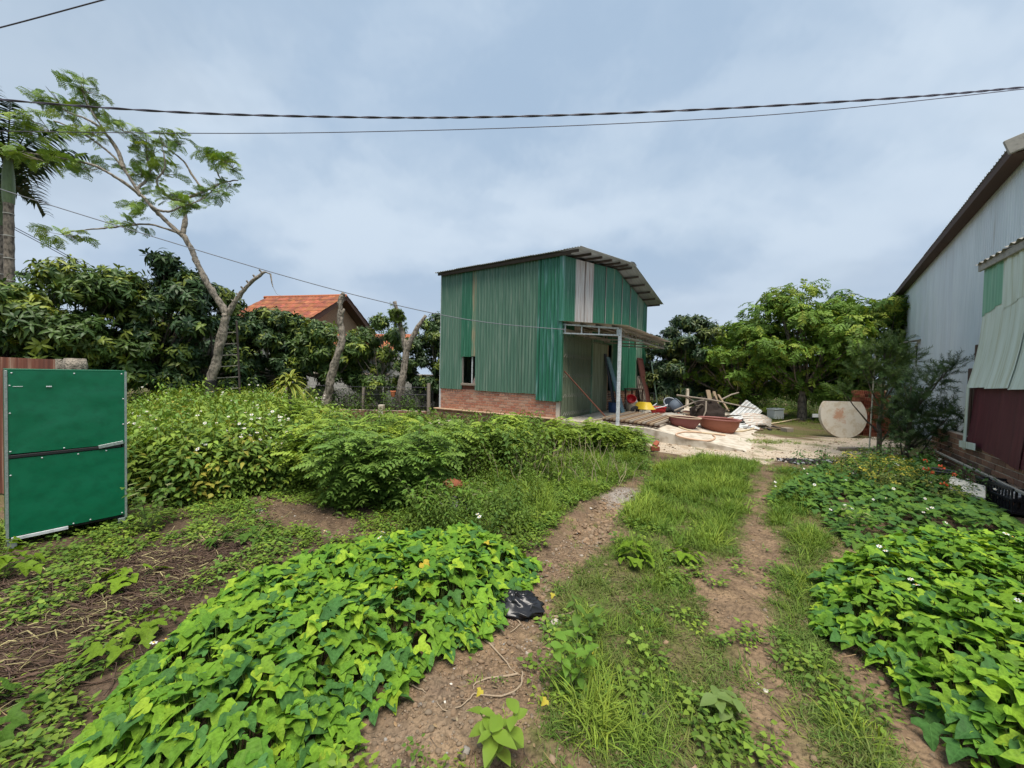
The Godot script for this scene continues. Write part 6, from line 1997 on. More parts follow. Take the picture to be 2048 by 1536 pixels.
func yard_objects() -> void:
	var steel: Material = M.steel
	# rusty bar propped against the gate
	single("iron_bar", tubemesh([sh(1.26, 0.31, -0.5), sh(0.09, 1.62, -0.1)], [0.022], 6), M.rustbar, "rusty iron bar propped slantwise against the folding gate", "bar")
	# slatted bed base lying on the terrace
	var g := thing("slatted_panel", "weathered wooden slatted panel lying on the terrace", "panel", sh(1.85, 0.34, -1.35), SHED_TURN)
	for z in [-1.05, 0.0, 1.05]: part("rail", boxmesh(Vector3(1.42, 0.06, 0.06), 0.004), M.darkwood, g, Transform3D(Basis(Vector3.BACK, -0.035), Vector3(0, 0.01, z)))
	for k in 14:
		var x := -0.66 + k * 0.1015
		part("slat", boxmesh(Vector3(0.058, 0.045, 2.45), 0.004), [M.wood, M.greywood, M.brownwood][k % 3], g, Transform3D(Basis(Vector3.UP, rnd(-0.01, 0.01)), Vector3(x, 0.064 - x * 0.035, rnd(-0.05, 0.05))))
	# wheelbarrow
	var w := thing("wheelbarrow", "yellow wheelbarrow with upturned tray standing in front of the brick wall", "wheelbarrow", sh(1.47, 0.3, -2.95), SHED_TURN - 0.6)
	var tray := MB.new()
	var rim := []
	for r in [[0.20, 0.14, 0.42], [0.31, 0.24, 0.24], [0.35, 0.27, 0.22], [0.335, 0.255, 0.21], [0.19, 0.13, 0.40]]:
		for j in 20:
			var a := TAU * j / 20.0
			var sq := 1.0 / pow(pow(absf(cos(a)), 4.0) + pow(absf(sin(a)), 4.0), 0.25)
			tray.vert(Vector3(cos(a) * r[0] * sq, r[2], sin(a) * r[1] * sq))
	for r in 4:
		for j in 20: tray.quad(r * 20 + j, r * 20 + 20 + j, r * 20 + 20 + (j + 1) % 20, r * 20 + (j + 1) % 20)
	var ct := tray.vert(Vector3(0, 0.43, 0))
	for j in 20: tray.tri(ct, j, (j + 1) % 20)
	var yellow := mat(Color(0.74, 0.52, 0.03), 0.5, M.fine, Vector3(3, 3, 3))
	part("tray", tray.mesh(), yellow, w)
	for s in [-1.0, 1.0]:
		part("leg", tubemesh(curve([Vector3(-0.12 * s, 0.2, 0.14), Vector3(-0.10 * s, 0.02, 0.2), Vector3(-0.02 * s, 0.0, 0.21), Vector3(0.0, 0.1, 0.16)], 4), [0.014], 6), steel, w)
		part("handle", tubemesh([Vector3(0.1 * s, 0.17, 0.1), Vector3(0.22 * s, 0.3, -0.6), Vector3(0.24 * s, 0.36, -0.72)], [0.015], 6), steel, w)
	var wh := MB.new()
	wh.lathe([Vector2(0.05, -0.03), Vector2(0.12, -0.035), Vector2(0.155, -0.02), Vector2(0.16, 0.0), Vector2(0.155, 0.02), Vector2(0.12, 0.035), Vector2(0.05, 0.03)], 18, Color.WHITE, Transform3D(Basis(Vector3.BACK, PI / 2), Vector3(0.0, 0.16, 0.34)))
	part("wheel", wh.mesh(), M.black, w)
	# basins and buckets
	vessel("red_basin", "wide red plastic basin on the terrace beside the yellow wheelbarrow", "basin", sh(1.62, 0.3, -4.15), 0.27, 0.2, 0.22, Color(0.55, 0.025, 0.03), Basis())
	vessel("grey_bucket", "blue-grey bucket tipped over right of the red basin", "bucket", sh(1.95, 0.42, -4.6), 0.24, 0.18, 0.34, Color(0.16, 0.20, 0.26), Basis(Vector3.BACK, -0.9), "tipped grey buckets")
	vessel("grey_bucket", "lighter grey bucket lying behind the tipped blue-grey one", "bucket", sh(1.78, 0.44, -4.95), 0.25, 0.18, 0.3, Color(0.30, 0.33, 0.37), Basis(Vector3.RIGHT, 0.8), "tipped grey buckets")
	vessel("white_basket", "dirty white plastic basket filled with rags by the brick wall", "basket", sh(0.72, 0.3, -4.15), 0.22, 0.17, 0.34, Color(0.58, 0.53, 0.42), Basis())
	var rag := MB.new()
	for k in 9:
		for j in 7:
			var x := k / 8.0 - 0.5
			var z := j / 6.0 - 0.5
			rag.vert(Vector3(x * 0.42, 0.3 * (1.0 - 2.4 * (x * x + z * z)) + 0.07 * nz.get_noise_2d(x * 9, z * 9), z * 0.42))
	for k in 8:
		for j in 6: rag.quad(k * 7 + j, k * 7 + j + 1, k * 7 + j + 8, k * 7 + j + 7)
	single("rag_bundle", rag.mesh(), mat(Color(0.55, 0.54, 0.50), 0.9), "bundle of pale crumpled rags in the white basket", "rags", Transform3D(Basis(), sh(0.72, 0.56, -4.15)))
	vessel("red_bowl", "round red plastic bowl resting on the rim of the white basket", "bowl", sh(0.78, 0.68, -3.82), 0.17, 0.11, 0.17, Color(0.62, 0.02, 0.03), Basis(Vector3.RIGHT, 0.9))
	vessel("blue_bin", "dark blue plastic bin at the foot of the brick wall behind the post", "bin", sh(0.42, 0.3, -3.2), 0.19, 0.16, 0.34, Color(0.025, 0.07, 0.20), Basis())
	vessel("white_pail", "small white pail right of the wheelbarrow", "pail", sh(1.25, 0.3, -3.6), 0.09, 0.075, 0.18, Color(0.62, 0.61, 0.58), Basis())
	# boards leaning against the wall
	leaning("blue_board", "narrow light blue board leaning on the shed wall behind the canopy post", "board", sh(0.66, 0.3, -3.45), Vector3(0.3, 1.95, 0.04), Color(0.20, 0.36, 0.44), 0.3, 0.0)
	leaning("dark_frame", "dark narrow window frame leaning on the wall behind the blue board", "frame", sh(0.45, 0.3, -3.3), Vector3(0.2, 2.0, 0.05), Color(0.06, 0.07, 0.09), 0.2, 0.0)
	leaning("brown_door", "dark red-brown wooden door leaning at the far end of the wall", "door", sh(0.5, 0.3, -7.3), Vector3(0.75, 2.05, 0.05), Color(0.10, 0.028, 0.02), 0.2, 0.0)
	leaning("green_door", "grey-green panelled door leaning outermost at the far end of the wall", "door", sh(0.72, 0.3, -7.95), Vector3(0.62, 1.9, 0.05), Color(0.11, 0.19, 0.14), 0.16, 0.25)
	# oval window grille
	var ov := thing("oval_grille", "oval metal window grille leaning on the wall behind the wheelbarrow", "grille", sh(0.72, 0.32, -5.9), SHED_TURN + PI / 2)
	ov.rotation.x = -0.22
	var ring := []
	for j in 33: ring.append(Vector3(0.4 * cos(TAU * j / 32.0), 0.62 + 0.62 * sin(TAU * j / 32.0), 0))
	part("ring", tubemesh(ring, [0.022], 6), M.darksteel, ov)
	var disc := MB.new()
	disc.poly(ring.slice(0, 32).map(func(p): return p - Vector3(0, 0, 0.02)), Vector3(0, 0.6, -1))
	part("backing", disc.mesh(), mat(Color(0.26, 0.22, 0.17), 0.9, M.fine, Vector3(2, 2, 2)), ov)
	for x in [-0.13, 0.13]: part("bar", boxmesh(Vector3(0.02, 1.14, 0.02), 0.002), M.darksteel, ov, Transform3D(Basis(), Vector3(x, 0.62, 0)))
	for y in [0.3, 0.62, 0.94]: part("bar", boxmesh(Vector3(0.7 if y == 0.62 else 0.64, 0.02, 0.018), 0.002), M.darksteel, ov, Transform3D(Basis(), Vector3(0, y, 0.002)))
	part("table_top", boxmesh(Vector3(0.9, 0.04, 0.5), 0.004), M.darkwood, thing_table())
	# hoses
	var cream := mat(Color(0.62, 0.50, 0.33), 0.6)
	var pinkish := mat(Color(0.60, 0.40, 0.27), 0.6)
	hose("garden_hose", "cream garden hose running from the gate round the slatted panel", [[1.75, 0.32, -9.70], [2.1, 0.31, -10.1], [2.62, 0.31, -10.75], [3.207, 0.31, -11.366], [3.838, 0.31, -12.2], [4.077, 0.30, -11.97], [4.139, 0.29, -11.09], [4.231, 0.275, -10.42], [4.354, 0.245, -10.17], [4.33, 0.22, -9.8], [4.45, 0.185, -9.55], [4.75, 0.145, -9.45], [5.33, 0.095, -9.58]], cream, 0.02)
	hose("garden_hose", "pinkish hose lying in a flat loop on the pale concrete ramp", [[5.29, 0.09, -9.50], [4.778, 0.146, -9.477], [4.26, 0.188, -9.289], [3.907, 0.2, -8.975], [3.743, 0.2, -8.727], [3.8, 0.165, -8.65], [4.029, 0.13, -8.532], [4.308, 0.12, -8.425], [4.591, 0.11, -8.715], [4.818, 0.112, -9.083], [4.887, 0.122, -9.33]], pinkish, 0.018)
	hose("garden_hose", "long cream hose winding over the sand towards the tall bright tree", [[5.553, 0.1, -9.986], [6.0, 0.07, -10.35], [6.542, 0.05, -10.763], [7.418, 0.02, -11.708], [7.9, 0.02, -12.2], [8.15, 0.02, -12.2], [8.672, 0.02, -12.852], [9.325, 0.02, -13.361], [10.723, 0.02, -14.5], [11.697, 0.02, -15.0]], cream, 0.022)
	# big clay bowls
	vessel("clay_bowl", "wide clay plant bowl with pale rim left of the larger bowl", "planter", Vector3(4.55, 0.20, -10.15), 0.42, 0.27, 0.29, Color(0.24, 0.075, 0.07), Basis(Vector3.BACK, -0.04), "wide clay plant bowls", Color(0.55, 0.42, 0.30))
	vessel("clay_bowl", "largest terracotta plant bowl in front of the tin sheets", "planter", Vector3(5.55, 0.09, -10.3), 0.53, 0.36, 0.36, Color(0.36, 0.125, 0.075), Basis(Vector3.BACK, -0.03), "wide clay plant bowls", Color(0.30, 0.11, 0.09))
	# concrete disc
	var cd := thing("concrete_disc", "round concrete lid with a flat-cut top and rust stain, propped upright", "slab", Vector3(8.95, 0.0, -10.35), -0.05)
	cd.rotation.x = -0.12
	var d := MB.new()
	var front := []
	var back := []
	for j in 41:
		var a := lerpf(deg_to_rad(40), deg_to_rad(-220), j / 40.0)
		front.append(Vector3(0.60 * cos(a), 0.58 + 0.60 * sin(a), 0.045))
		back.append(Vector3(0.60 * cos(a), 0.58 + 0.60 * sin(a), -0.045))
	d.poly(front.duplicate(), Vector3(0, 0.58, 0))
	d.poly(back.duplicate(), Vector3(0, 0.58, 0))
	for j in 41: d.poly([front[j], front[(j + 1) % 41], back[(j + 1) % 41], back[j]], Vector3(0, 0.58, 0))
	var im := Image.create(192, 192, false, Image.FORMAT_RGB8)
	for y in 192:
		for x in 192:
			var n := nz2.get_noise_2d(x * 0.02, y * 0.02) + 0.5 * nz2.get_noise_2d(x * 0.09, y * 0.09)
			var c := Color(0.60, 0.55, 0.46).lerp(Color(0.52, 0.44, 0.33), smooth(-0.1, 0.5, n))
			# one rusty blot near the middle
			var r := Vector2(x - 88, (y - 92) * 0.8).length() / 30.0
			c = c.lerp(Color(0.44, 0.19, 0.085), 0.75 * (1.0 - smooth(0.15, 0.9, r + 0.9 * n)))
			im.set_pixel(x, y, lin(c))
	var lm := mat(Color.WHITE, 0.95, ImageTexture.create_from_image(im), Vector3(0.83, 0.83, 1), false)
	lm.uv1_offset = Vector3(0.5, 0, 0)
	part("lid", d.mesh(), lm, cd)
	brick_stack()
	# sand heap, ash, planks
	var sp := MB.new()
	for k in 25:
		for j in 17:
			var x := k / 24.0 * 2 - 1
			var z := j / 16.0 * 2 - 1
			var hh := maxf(0.0, 1.0 - sqrt(x * x + z * z)) * 0.30 + 0.09 * nz2.get_noise_2d(x * 2.2, z * 2.2) + 0.03 * nz2.get_noise_2d(x * 9, z * 9)
			sp.vert(Vector3(x * 0.95, hh * 0.75 - 0.05, z * 0.5), Color(0.60, 0.49, 0.37))
	for k in 24:
		for j in 16: sp.quad(k * 17 + j, k * 17 + j + 1, k * 17 + j + 18, k * 17 + j + 17)
	var sand_m := mat(Color.WHITE, 0.95, M.fine, Vector3(1.5, 1.5, 1.5), true, 0.0, M.rough, 0.6)
	sand_m.vertex_color_use_as_albedo = true
	single("sand_heap", sp.mesh(), sand_m, "low heap of pale sand beside the concrete disc", "sand heap", Transform3D(Basis(Vector3.UP, 0.1), Vector3(8.75, 0.0, -9.2)))
	single("plank", boxmesh(Vector3(0.75, 0.06, 0.14), 0.006), M.greywood, "short grey plank lying in front of the sand heap", "plank", Transform3D(Basis(Vector3.UP, 0.05), Vector3(7.55, 0.035, -8.4)))
	single("wood_block", boxmesh(Vector3(0.26, 0.12, 0.2), 0.008), M.greywood, "small wooden block on the sand left of the disc", "block", Transform3D(Basis(Vector3.UP, 0.3), Vector3(8.1, 0.05, -11.3)))
	for k in 2:
		single("loose_brick", boxmesh(Vector3(0.17, 0.085, 0.085), 0.006), M.redbrick[k], ["orange-red brick leaning beside the last shrub", "orange-red brick lying flat below the leaning one"][k], "brick", Transform3D(Basis(Vector3.UP, 0.9 - k).rotated(Vector3.RIGHT, 0.5 * (1 - k)), Vector3(2.98 - 0.05 * k, 0.06 + 0.07 * (1 - k), -7.9 + 0.1 * k)), "loose bricks by the shrub")
	var ash := thing("ash_heap", "black ash and charred scraps on the ground at the yard's edge", "ash", Vector3(5.45, 0, -7.05), 0.0, "", "stuff")
	var xs := []
	var cs := []
	for k in 260:
		var q := Vector2(rnd(-0.6, 0.6), rnd(-0.22, 0.22)) * sqrt(R.randf())
		xs.append(facing((Vector3.UP + rdir()).normalized(), rnd(0, 6), rnd(0.012, 0.045), Vector3(q.x, gh(5.45 + q.x, -7.05 + q.y) + 0.015, q.y)))
		cs.append(vary(Color(0.018, 0.015, 0.016) if R.randf() < 0.75 else Color(0.30, 0.28, 0.27), 0.4))
	var am := mat(Color.WHITE, 0.95)
	am.vertex_color_use_as_albedo = true
	many("scraps", LF.stone[1], am, xs, cs, ash)
	# white foam box and white board under the trees
	var fb := thing("foam_box", "white foam box with lid under the bright green trees", "box", Vector3(10.0, 0, -14.6), 0.3)
	part("body", boxmesh(Vector3(0.46, 0.34, 0.34), 0.02), mat(Color(0.62, 0.66, 0.66), 0.8), fb, Transform3D(Basis(), Vector3(0, 0.2, 0)))
	part("lid", boxmesh(Vector3(0.5, 0.06, 0.38), 0.02), mat(Color(0.70, 0.73, 0.73), 0.8), fb, Transform3D(Basis(Vector3.BACK, 0.04), Vector3(0, 0.405, 0)))
	single("white_board", boxmesh(Vector3(0.9, 0.12, 0.03), 0.004), mat(Color(0.78, 0.80, 0.82), 0.6), "white board lying on its edge behind the concrete disc", "board", Transform3D(Basis(Vector3.UP, 0.2), Vector3(11.0, 0.28, -13.6)))
	# posts beyond the terrace
	single("fence_post", boxmesh(Vector3(0.1, 1.15, 0.1), 0.01), M.concrete, "short concrete post in the grass left of the scrap heap", "post", Transform3D(Basis(), Vector3(7.1, 0.5, -15.6)))
	single("tall_post", boxmesh(Vector3(0.07, 3.0, 0.07), 0.01), M.steel, "tall pale post among the dark mango leaves", "post", Transform3D(Basis(), Vector3(7.55, 1.5, -17.4)))
	var st := thing("metal_stand", "white metal table frame in the grass behind the wheelbarrow", "stand", Vector3(7.0, 0, -18.3), 0.2)
	for s in [[-0.45, 0.3], [0.45, 0.3], [-0.45, -0.3], [0.45, -0.3]]: part("leg", boxmesh(Vector3(0.05, 0.75, 0.05), 0.004), steel, st, Transform3D(Basis(), Vector3(s[0], 0.36, s[1])))
	for s in [0.3, -0.3]: part("rail", boxmesh(Vector3(1.0, 0.06, 0.05), 0.004), steel, st, Transform3D(Basis(), Vector3(0, 0.76, s)))
	# sack behind the shed window
	var sk := MB.new()
	sk.lathe([Vector2(0.0, 0.0), Vector2(0.26, 0.02), Vector2(0.30, 0.2), Vector2(0.22, 0.42), Vector2(0.08, 0.52), Vector2(0.0, 0.53)], 14)
	single("woven_sack", sk.mesh(), mat(Color(0.62, 0.42, 0.36), 0.9, M.fine, Vector3(4, 4, 4)), "pinkish woven sack behind the shed window", "sack", Transform3D(Basis(), sh(-3.0, 0.98, -0.4)))
	single("crate", boxmesh(Vector3(0.9, 0.7, 0.6), 0.01), M.darkwood, "dark crate that carries the sack inside the shed", "crate", Transform3D(Basis(Vector3.UP, SHED_TURN), sh(-3.0, 0.645, -0.5)))
	# pale sheet lying by the plinth
	var ps := MB.new()
	for k in 7:
		for j in 5: ps.vert(Vector3((k / 6.0 - 0.5) * 0.9, 0.10 + 0.05 * nz.get_noise_2d(k * 0.8, j * 0.8) - 0.02 * j, (j / 4.0 - 0.5) * 0.8 + 0.12 * sin(k)))
	for k in 6:
		for j in 4: ps.quad(k * 5 + j, k * 5 + j + 1, k * 5 + j + 6, k * 5 + j + 5)
	single("pale_sheet", ps.mesh(), mat(Color(0.58, 0.50, 0.38), 0.9, M.fine, Vector3(2, 2, 2)), "pale torn sheet lying on the ground by the brick plinth", "sheet", Transform3D(Basis(Vector3.UP, -0.5), Vector3(-1.85, 0.03, -11.0)))

func thing_table() -> Node3D:
	var t := thing("low_table", "dark low table in the shade against the brick wall", "table", sh(0.5, 0.3, -5.2), SHED_TURN + PI / 2)
	for s in [[-0.4, 0.2], [0.4, 0.2], [-0.4, -0.2], [0.4, -0.2]]: part("leg", boxmesh(Vector3(0.05, 0.74, 0.05), 0.004), M.darkwood, t, Transform3D(Basis(), Vector3(s[0], 0.37, s[1])))
	t.position.y += 0.0
	for c in t.get_children(): pass
	var top := Node3D.new()
	top.name = "top"
	top.position = Vector3(0, 0.76, 0)
	t.add_child(top, true)
	return top

func vessel(called: String, label: String, cat: String, at: Vector3, r1: float, r0: float, h: float, c: Color, b: Basis, group := "", rimc := Color(-1, 0, 0)) -> void:
	var t := thing(called, label, cat, at, 0.0, group)
	t.basis = b
	var mb := MB.new()
	mb.lathe([Vector2(0.0, 0.0), Vector2(r0, 0.0), Vector2(lerpf(r0, r1, 0.62), h * 0.5), Vector2(r1 * 0.93, h * 0.93)], 28)
	mb.lathe([Vector2(r1 * 0.9, h * 0.93), Vector2(lerpf(r0, r1, 0.55), h * 0.5), Vector2(r0 * 0.9, h * 0.06), Vector2(0.0, h * 0.06)], 28)
	part("body", mb.mesh(), mat(c, 0.7 if rimc.r > 0 else 0.45, M.fine, Vector3(3, 3, 3), true, 0.0, M.rough, 0.1), t)
	var rm := MB.new()
	rm.lathe([Vector2(r1 * 0.86, h * 0.93), Vector2(r1 * 0.98, h * 0.91), Vector2(r1 * 1.0, h * 0.95), Vector2(r1 * 0.99, h), Vector2(r1 * 0.88, h * 0.99), Vector2(r1 * 0.86, h * 0.93)], 28)
	part("rim", rm.mesh(), mat(rimc if rimc.r > 0 else c, 0.6, M.fine, Vector3(3, 3, 3)), t)

func leaning(called: String, label: String, cat: String, at: Vector3, size: Vector3, c: Color, lean: float, turn: float) -> void:
	var t := thing(called, label, cat, at)
	t.basis = Basis(Vector3.UP, SHED_TURN + PI / 2 + turn) * Basis(Vector3.RIGHT, -lean)
	var m := mat(c, 0.7, M.fine, Vector3(2, 1, 2))
	part("panel", boxmesh(Vector3(size.x - 0.06, size.y - 0.06, size.z * 0.5), 0.003), m, t, Transform3D(Basis(), Vector3(0, size.y / 2, 0)))
	for s in [-1.0, 1.0]:
		part("stile", boxmesh(Vector3(0.05, size.y, size.z), 0.004), m, t, Transform3D(Basis(), Vector3(s * (size.x / 2 - 0.025), size.y / 2, 0)))
		part("rail", boxmesh(Vector3(size.x - 0.1, 0.06, size.z), 0.004), m, t, Transform3D(Basis(), Vector3(0, size.y / 2 + s * (size.y / 2 - 0.03), 0)))
	part("rail", boxmesh(Vector3(size.x - 0.1, 0.07, size.z), 0.004), m, t, Transform3D(Basis(), Vector3(0, size.y * 0.62, 0)))

func brick_stack() -> void:
	var t := thing("brick_stack", "tall stack of red hollow bricks behind the concrete disc", "brick stack", Vector3(10.05, 0, -10.75), -0.45)
	# end face with six holes
	var b := MB.new()
	var W := 0.098
	var Hh := 0.088
	var D := 0.2
	b.box(Transform3D(Basis(), Vector3(0, 0, -0.012)), Vector3(W, Hh, D - 0.024))
	var xs := [-W / 2, -W / 2 + 0.014, -0.007, 0.007, W / 2 - 0.014, W / 2]
	var ys := [-Hh / 2, -Hh / 2 + 0.012, -0.006, 0.006, Hh / 2 - 0.012, Hh / 2]
	for i in 5:
		for j in 5:
			if i % 2 == 1 and j % 2 == 1: continue
			b.box(Transform3D(Basis(), Vector3((xs[i] + xs[i + 1]) / 2, (ys[j] + ys[j + 1]) / 2, D / 2 - 0.012)), Vector3(xs[i + 1] - xs[i], ys[j + 1] - ys[j], 0.024))
	var hm := b.mesh()
	var sidem := boxmesh(Vector3(0.2, 0.088, 0.098), 0.004)
	for r in 13:
		for k in 7:
			if r > 11 and k > 4: continue
			var side := (r + k / 2) % 3 == 0
			part("brick", hm, M.redbrick[R.randi() % 3], t, Transform3D(Basis(Vector3.UP, rnd(-0.06, 0.06)), Vector3(-0.36 + k * 0.112 + rnd(-0.006, 0.006), 0.045 + r * 0.097, rnd(-0.03, 0.03) - (0.05 if side else 0.0))))
		for k in 2: part("brick", sidem, M.redbrick[R.randi() % 3], t, Transform3D(Basis(), Vector3(-0.2 + k * 0.42, 0.045 + r * 0.097, -0.19)))

func debris() -> void:
	# charred stump and scrap timber
	var s := thing("tree_stump", "black uprooted tree stump on the scrap heap", "stump", Vector3(6.35, 0.0, -12.5), 0.2)
	var b := MB.new()
	for k in 17:
		for j in 12:
			var a := TAU * k / 16.0
			var el := -0.3 + 1.75 * j / 11.0
			var n := 1.0 + 0.45 * nz2.get_noise_3d(cos(a) * 1.8, el * 1.6, sin(a) * 1.8)
			b.vert(Vector3(cos(a) * cos(el) * 0.62, 0.16 + sin(el) * 0.62, sin(a) * cos(el) * 0.45) * n)
	for k in 16:
		for j in 11: b.quad(k * 12 + j, k * 12 + j + 1, k * 12 + j + 13, k * 12 + j + 12)
	part("body", b.mesh(), mat(Color(0.035, 0.022, 0.016), 0.95, M.fine, Vector3(3, 3, 3), true, 0.0, M.rough, 1.5), s)
	for k in 9:
		var d := rdir()
		d.y = absf(d.y)
		var c := curve([d * 0.35 + Vector3(0, 0.2, 0), d * 0.6 + Vector3(0, 0.25, 0), d * 0.8 + rdir() * 0.2 + Vector3(0, 0.2, 0)], 3, 0.02)
		part("root", tubemesh(c, taper(c.size(), 0.06, 0.015, 0.2), 6), M.darkbark, s)
	var boards := [[Vector3(6.6, 0.5, -12.7), Vector3(6.55, 1.12, -12.9), 0.16, "broad upright board sticking out of the scrap heap"], [Vector3(6.85, 0.45, -12.7), Vector3(6.75, 1.08, -12.9), 0.13, "second upright board on the scrap heap, right of the broad one"], [Vector3(7.1, 0.45, -12.6), Vector3(6.9, 0.98, -12.9), 0.09, "shortest upright board on the scrap heap"], [Vector3(6.2, 0.16, -11.6), Vector3(6.75, 0.34, -11.75), 0.1, "pale offcut resting behind the largest clay bowl"], [Vector3(5.6, 0.1, -12.4), Vector3(6.3, 0.22, -12.8), 0.12, "dark board end at the left foot of the scrap heap"], [Vector3(7.0, 0.1, -12.2), Vector3(7.8, 0.3, -12.5), 0.12, "dark board between the stump and the tin sheets"]]
	for k in boards.size():
		var e: Array = boards[k]
		var o := bar("scrap_board", M.wood if k < 4 else M.darkwood, self, e[0], e[1], e[2], 0.03)
		o.name = numbered("scrap_plank")
		tag(o, e[3], "board", "boards on the scrap heap")
	var sticks := [[[5.3, 0.95, -12.4], [6.4, 0.82, -12.3], [7.7, 0.58, -12.2], "long pale pole lying across the scrap heap"], [[5.2, 0.45, -12.3], [5.9, 0.75, -12.4], [6.4, 0.85, -12.4], "bent pole at the left of the scrap heap"], [[6.1, 0.8, -12.1], [6.05, 0.5, -12.0], [5.95, 0.3, -11.95], "thin hooked stick hanging in front of the stump"], [[7.0, 0.8, -12.9], [7.4, 0.98, -13.0], [7.7, 1.05, -13.1], "thin stick pointing up right from the scrap heap"]]
	for e in sticks:
		single("pole", tubemesh([Vector3(e[0][0], e[0][1], e[0][2]), Vector3(e[1][0], e[1][1], e[1][2]), Vector3(e[2][0], e[2][1], e[2][2])], [0.03, 0.026, 0.018], 6), M.greywood, e[3], "pole", Transform3D.IDENTITY, "poles on the scrap heap")
	# bent tin sheets
	tin("bent corrugated tin sheet rearing up on the scrap heap", Vector3(7.0, 0.25, -12.6), Vector3(7.85, 0.83, -12.9), Vector3(8.4, 0.45, -12.9), Vector3(7.55, 0.08, -12.3), M.sheet.tin, 0.10)
	tin("curled tin sheet with rusty end in front of the bent one", Vector3(7.25, 0.42, -12.2), Vector3(8.35, 0.22, -12.35), Vector3(8.05, 0.03, -11.95), Vector3(7.3, 0.05, -11.9), M.sheet.tinrust, -0.16)
	tin("flat tin sheet under the bent ones", Vector3(6.45, 0.20, -11.95), Vector3(7.55, 0.12, -12.1), Vector3(7.45, 0.03, -11.5), Vector3(6.75, 0.08, -11.3), M.sheet.tin, 0.03)
	tin("greyish torn tin sheet lying beside the red basin", sh(1.95, 0.36, -2.9), sh(2.5, 0.36, -3.5), sh(2.75, 0.30, -3.1), sh(2.2, 0.34, -2.5), M.grimy, -0.05)
	# loose rubbish round the heap
	var t := thing("rubbish", "scattered rubbish and wood scraps round the scrap heap", "rubbish", Vector3.ZERO, 0.0, "", "stuff")
	var bb := MB.new()
	for k in 330:
		var p := Vector3(rnd(4.9, 8.6), 0.03, rnd(-13.4, -11.3))
		if k > 150:
			p = sh(rnd(1.6, 3.0), 0.31, rnd(-5.6, -2.4))
			var l := shed_local(Vector2(p.x, p.z))
			p.y = 0.32 if l.x < 2.35 else 0.31 - (l.x - 2.35) * 0.13
		else:
			var l := shed_local(Vector2(p.x, p.z))
			if l.x < 4.3 and l.y > -8.6: p.y = 0.31 if l.x < 2.35 else 0.05 + (4.3 - l.x) * 0.13
		var q := rnd(0.4, 1.2)
		var c: Color = [Color(0.30, 0.22, 0.14), Color(0.10, 0.06, 0.045), Color(0.22, 0.09, 0.06), Color(0.40, 0.36, 0.30), Color(0.06, 0.05, 0.05)][R.randi() % 5]
		bb.box(Transform3D(Basis(Vector3.UP, rnd(0, 6)).rotated(Vector3.RIGHT, rnd(-0.3, 0.3)), p), Vector3(rnd(0.05, 0.35), rnd(0.01, 0.04), rnd(0.03, 0.08)), 0.0, c * q)
	var rm := mat(Color.WHITE, 0.9)
	rm.vertex_color_use_as_albedo = true
	part("scraps", bb.mesh(), rm, t).set_meta("kind", "stuff")

func tin(label: String, p0: Vector3, p1: Vector3, p2: Vector3, p3: Vector3, m: Material, sag: float) -> void:
	# a ribbed sheet stretched between four corners; ribs run from p0 to p1
	var b := MB.new()
	var n := 48
	var w := 8
	var nn := (p1 - p0).cross(p3 - p0).normalized()
	if nn.y < 0: nn = -nn
	for k in n + 1:
		for j in w + 1:
			var s := float(k) / n
			var r := float(j) / w
			var p := p0.lerp(p1, r).lerp(p3.lerp(p2, r), s) - p0
			p += nn * (0.022 * clampf((0.16 - absf(fposmod(s * 6.0, 1.0) - 0.5)) * 9.0, 0.0, 1.0) - sag * sin(r * PI) + 0.03 * nz.get_noise_2d(r * 2.0, s * 2.0 + p0.x))
			b.vert(p, Color.WHITE, Vector2(s * 1.2, r * 9.0))
	for k in n:
		for j in w:
			var a := k * (w + 1) + j
			b.quad(a, a + 1, a + w + 2, a + w + 1)
	single("tin_sheet", b.mesh(), m, label, "metal sheet", Transform3D(Basis(), p0), "loose tin sheets")

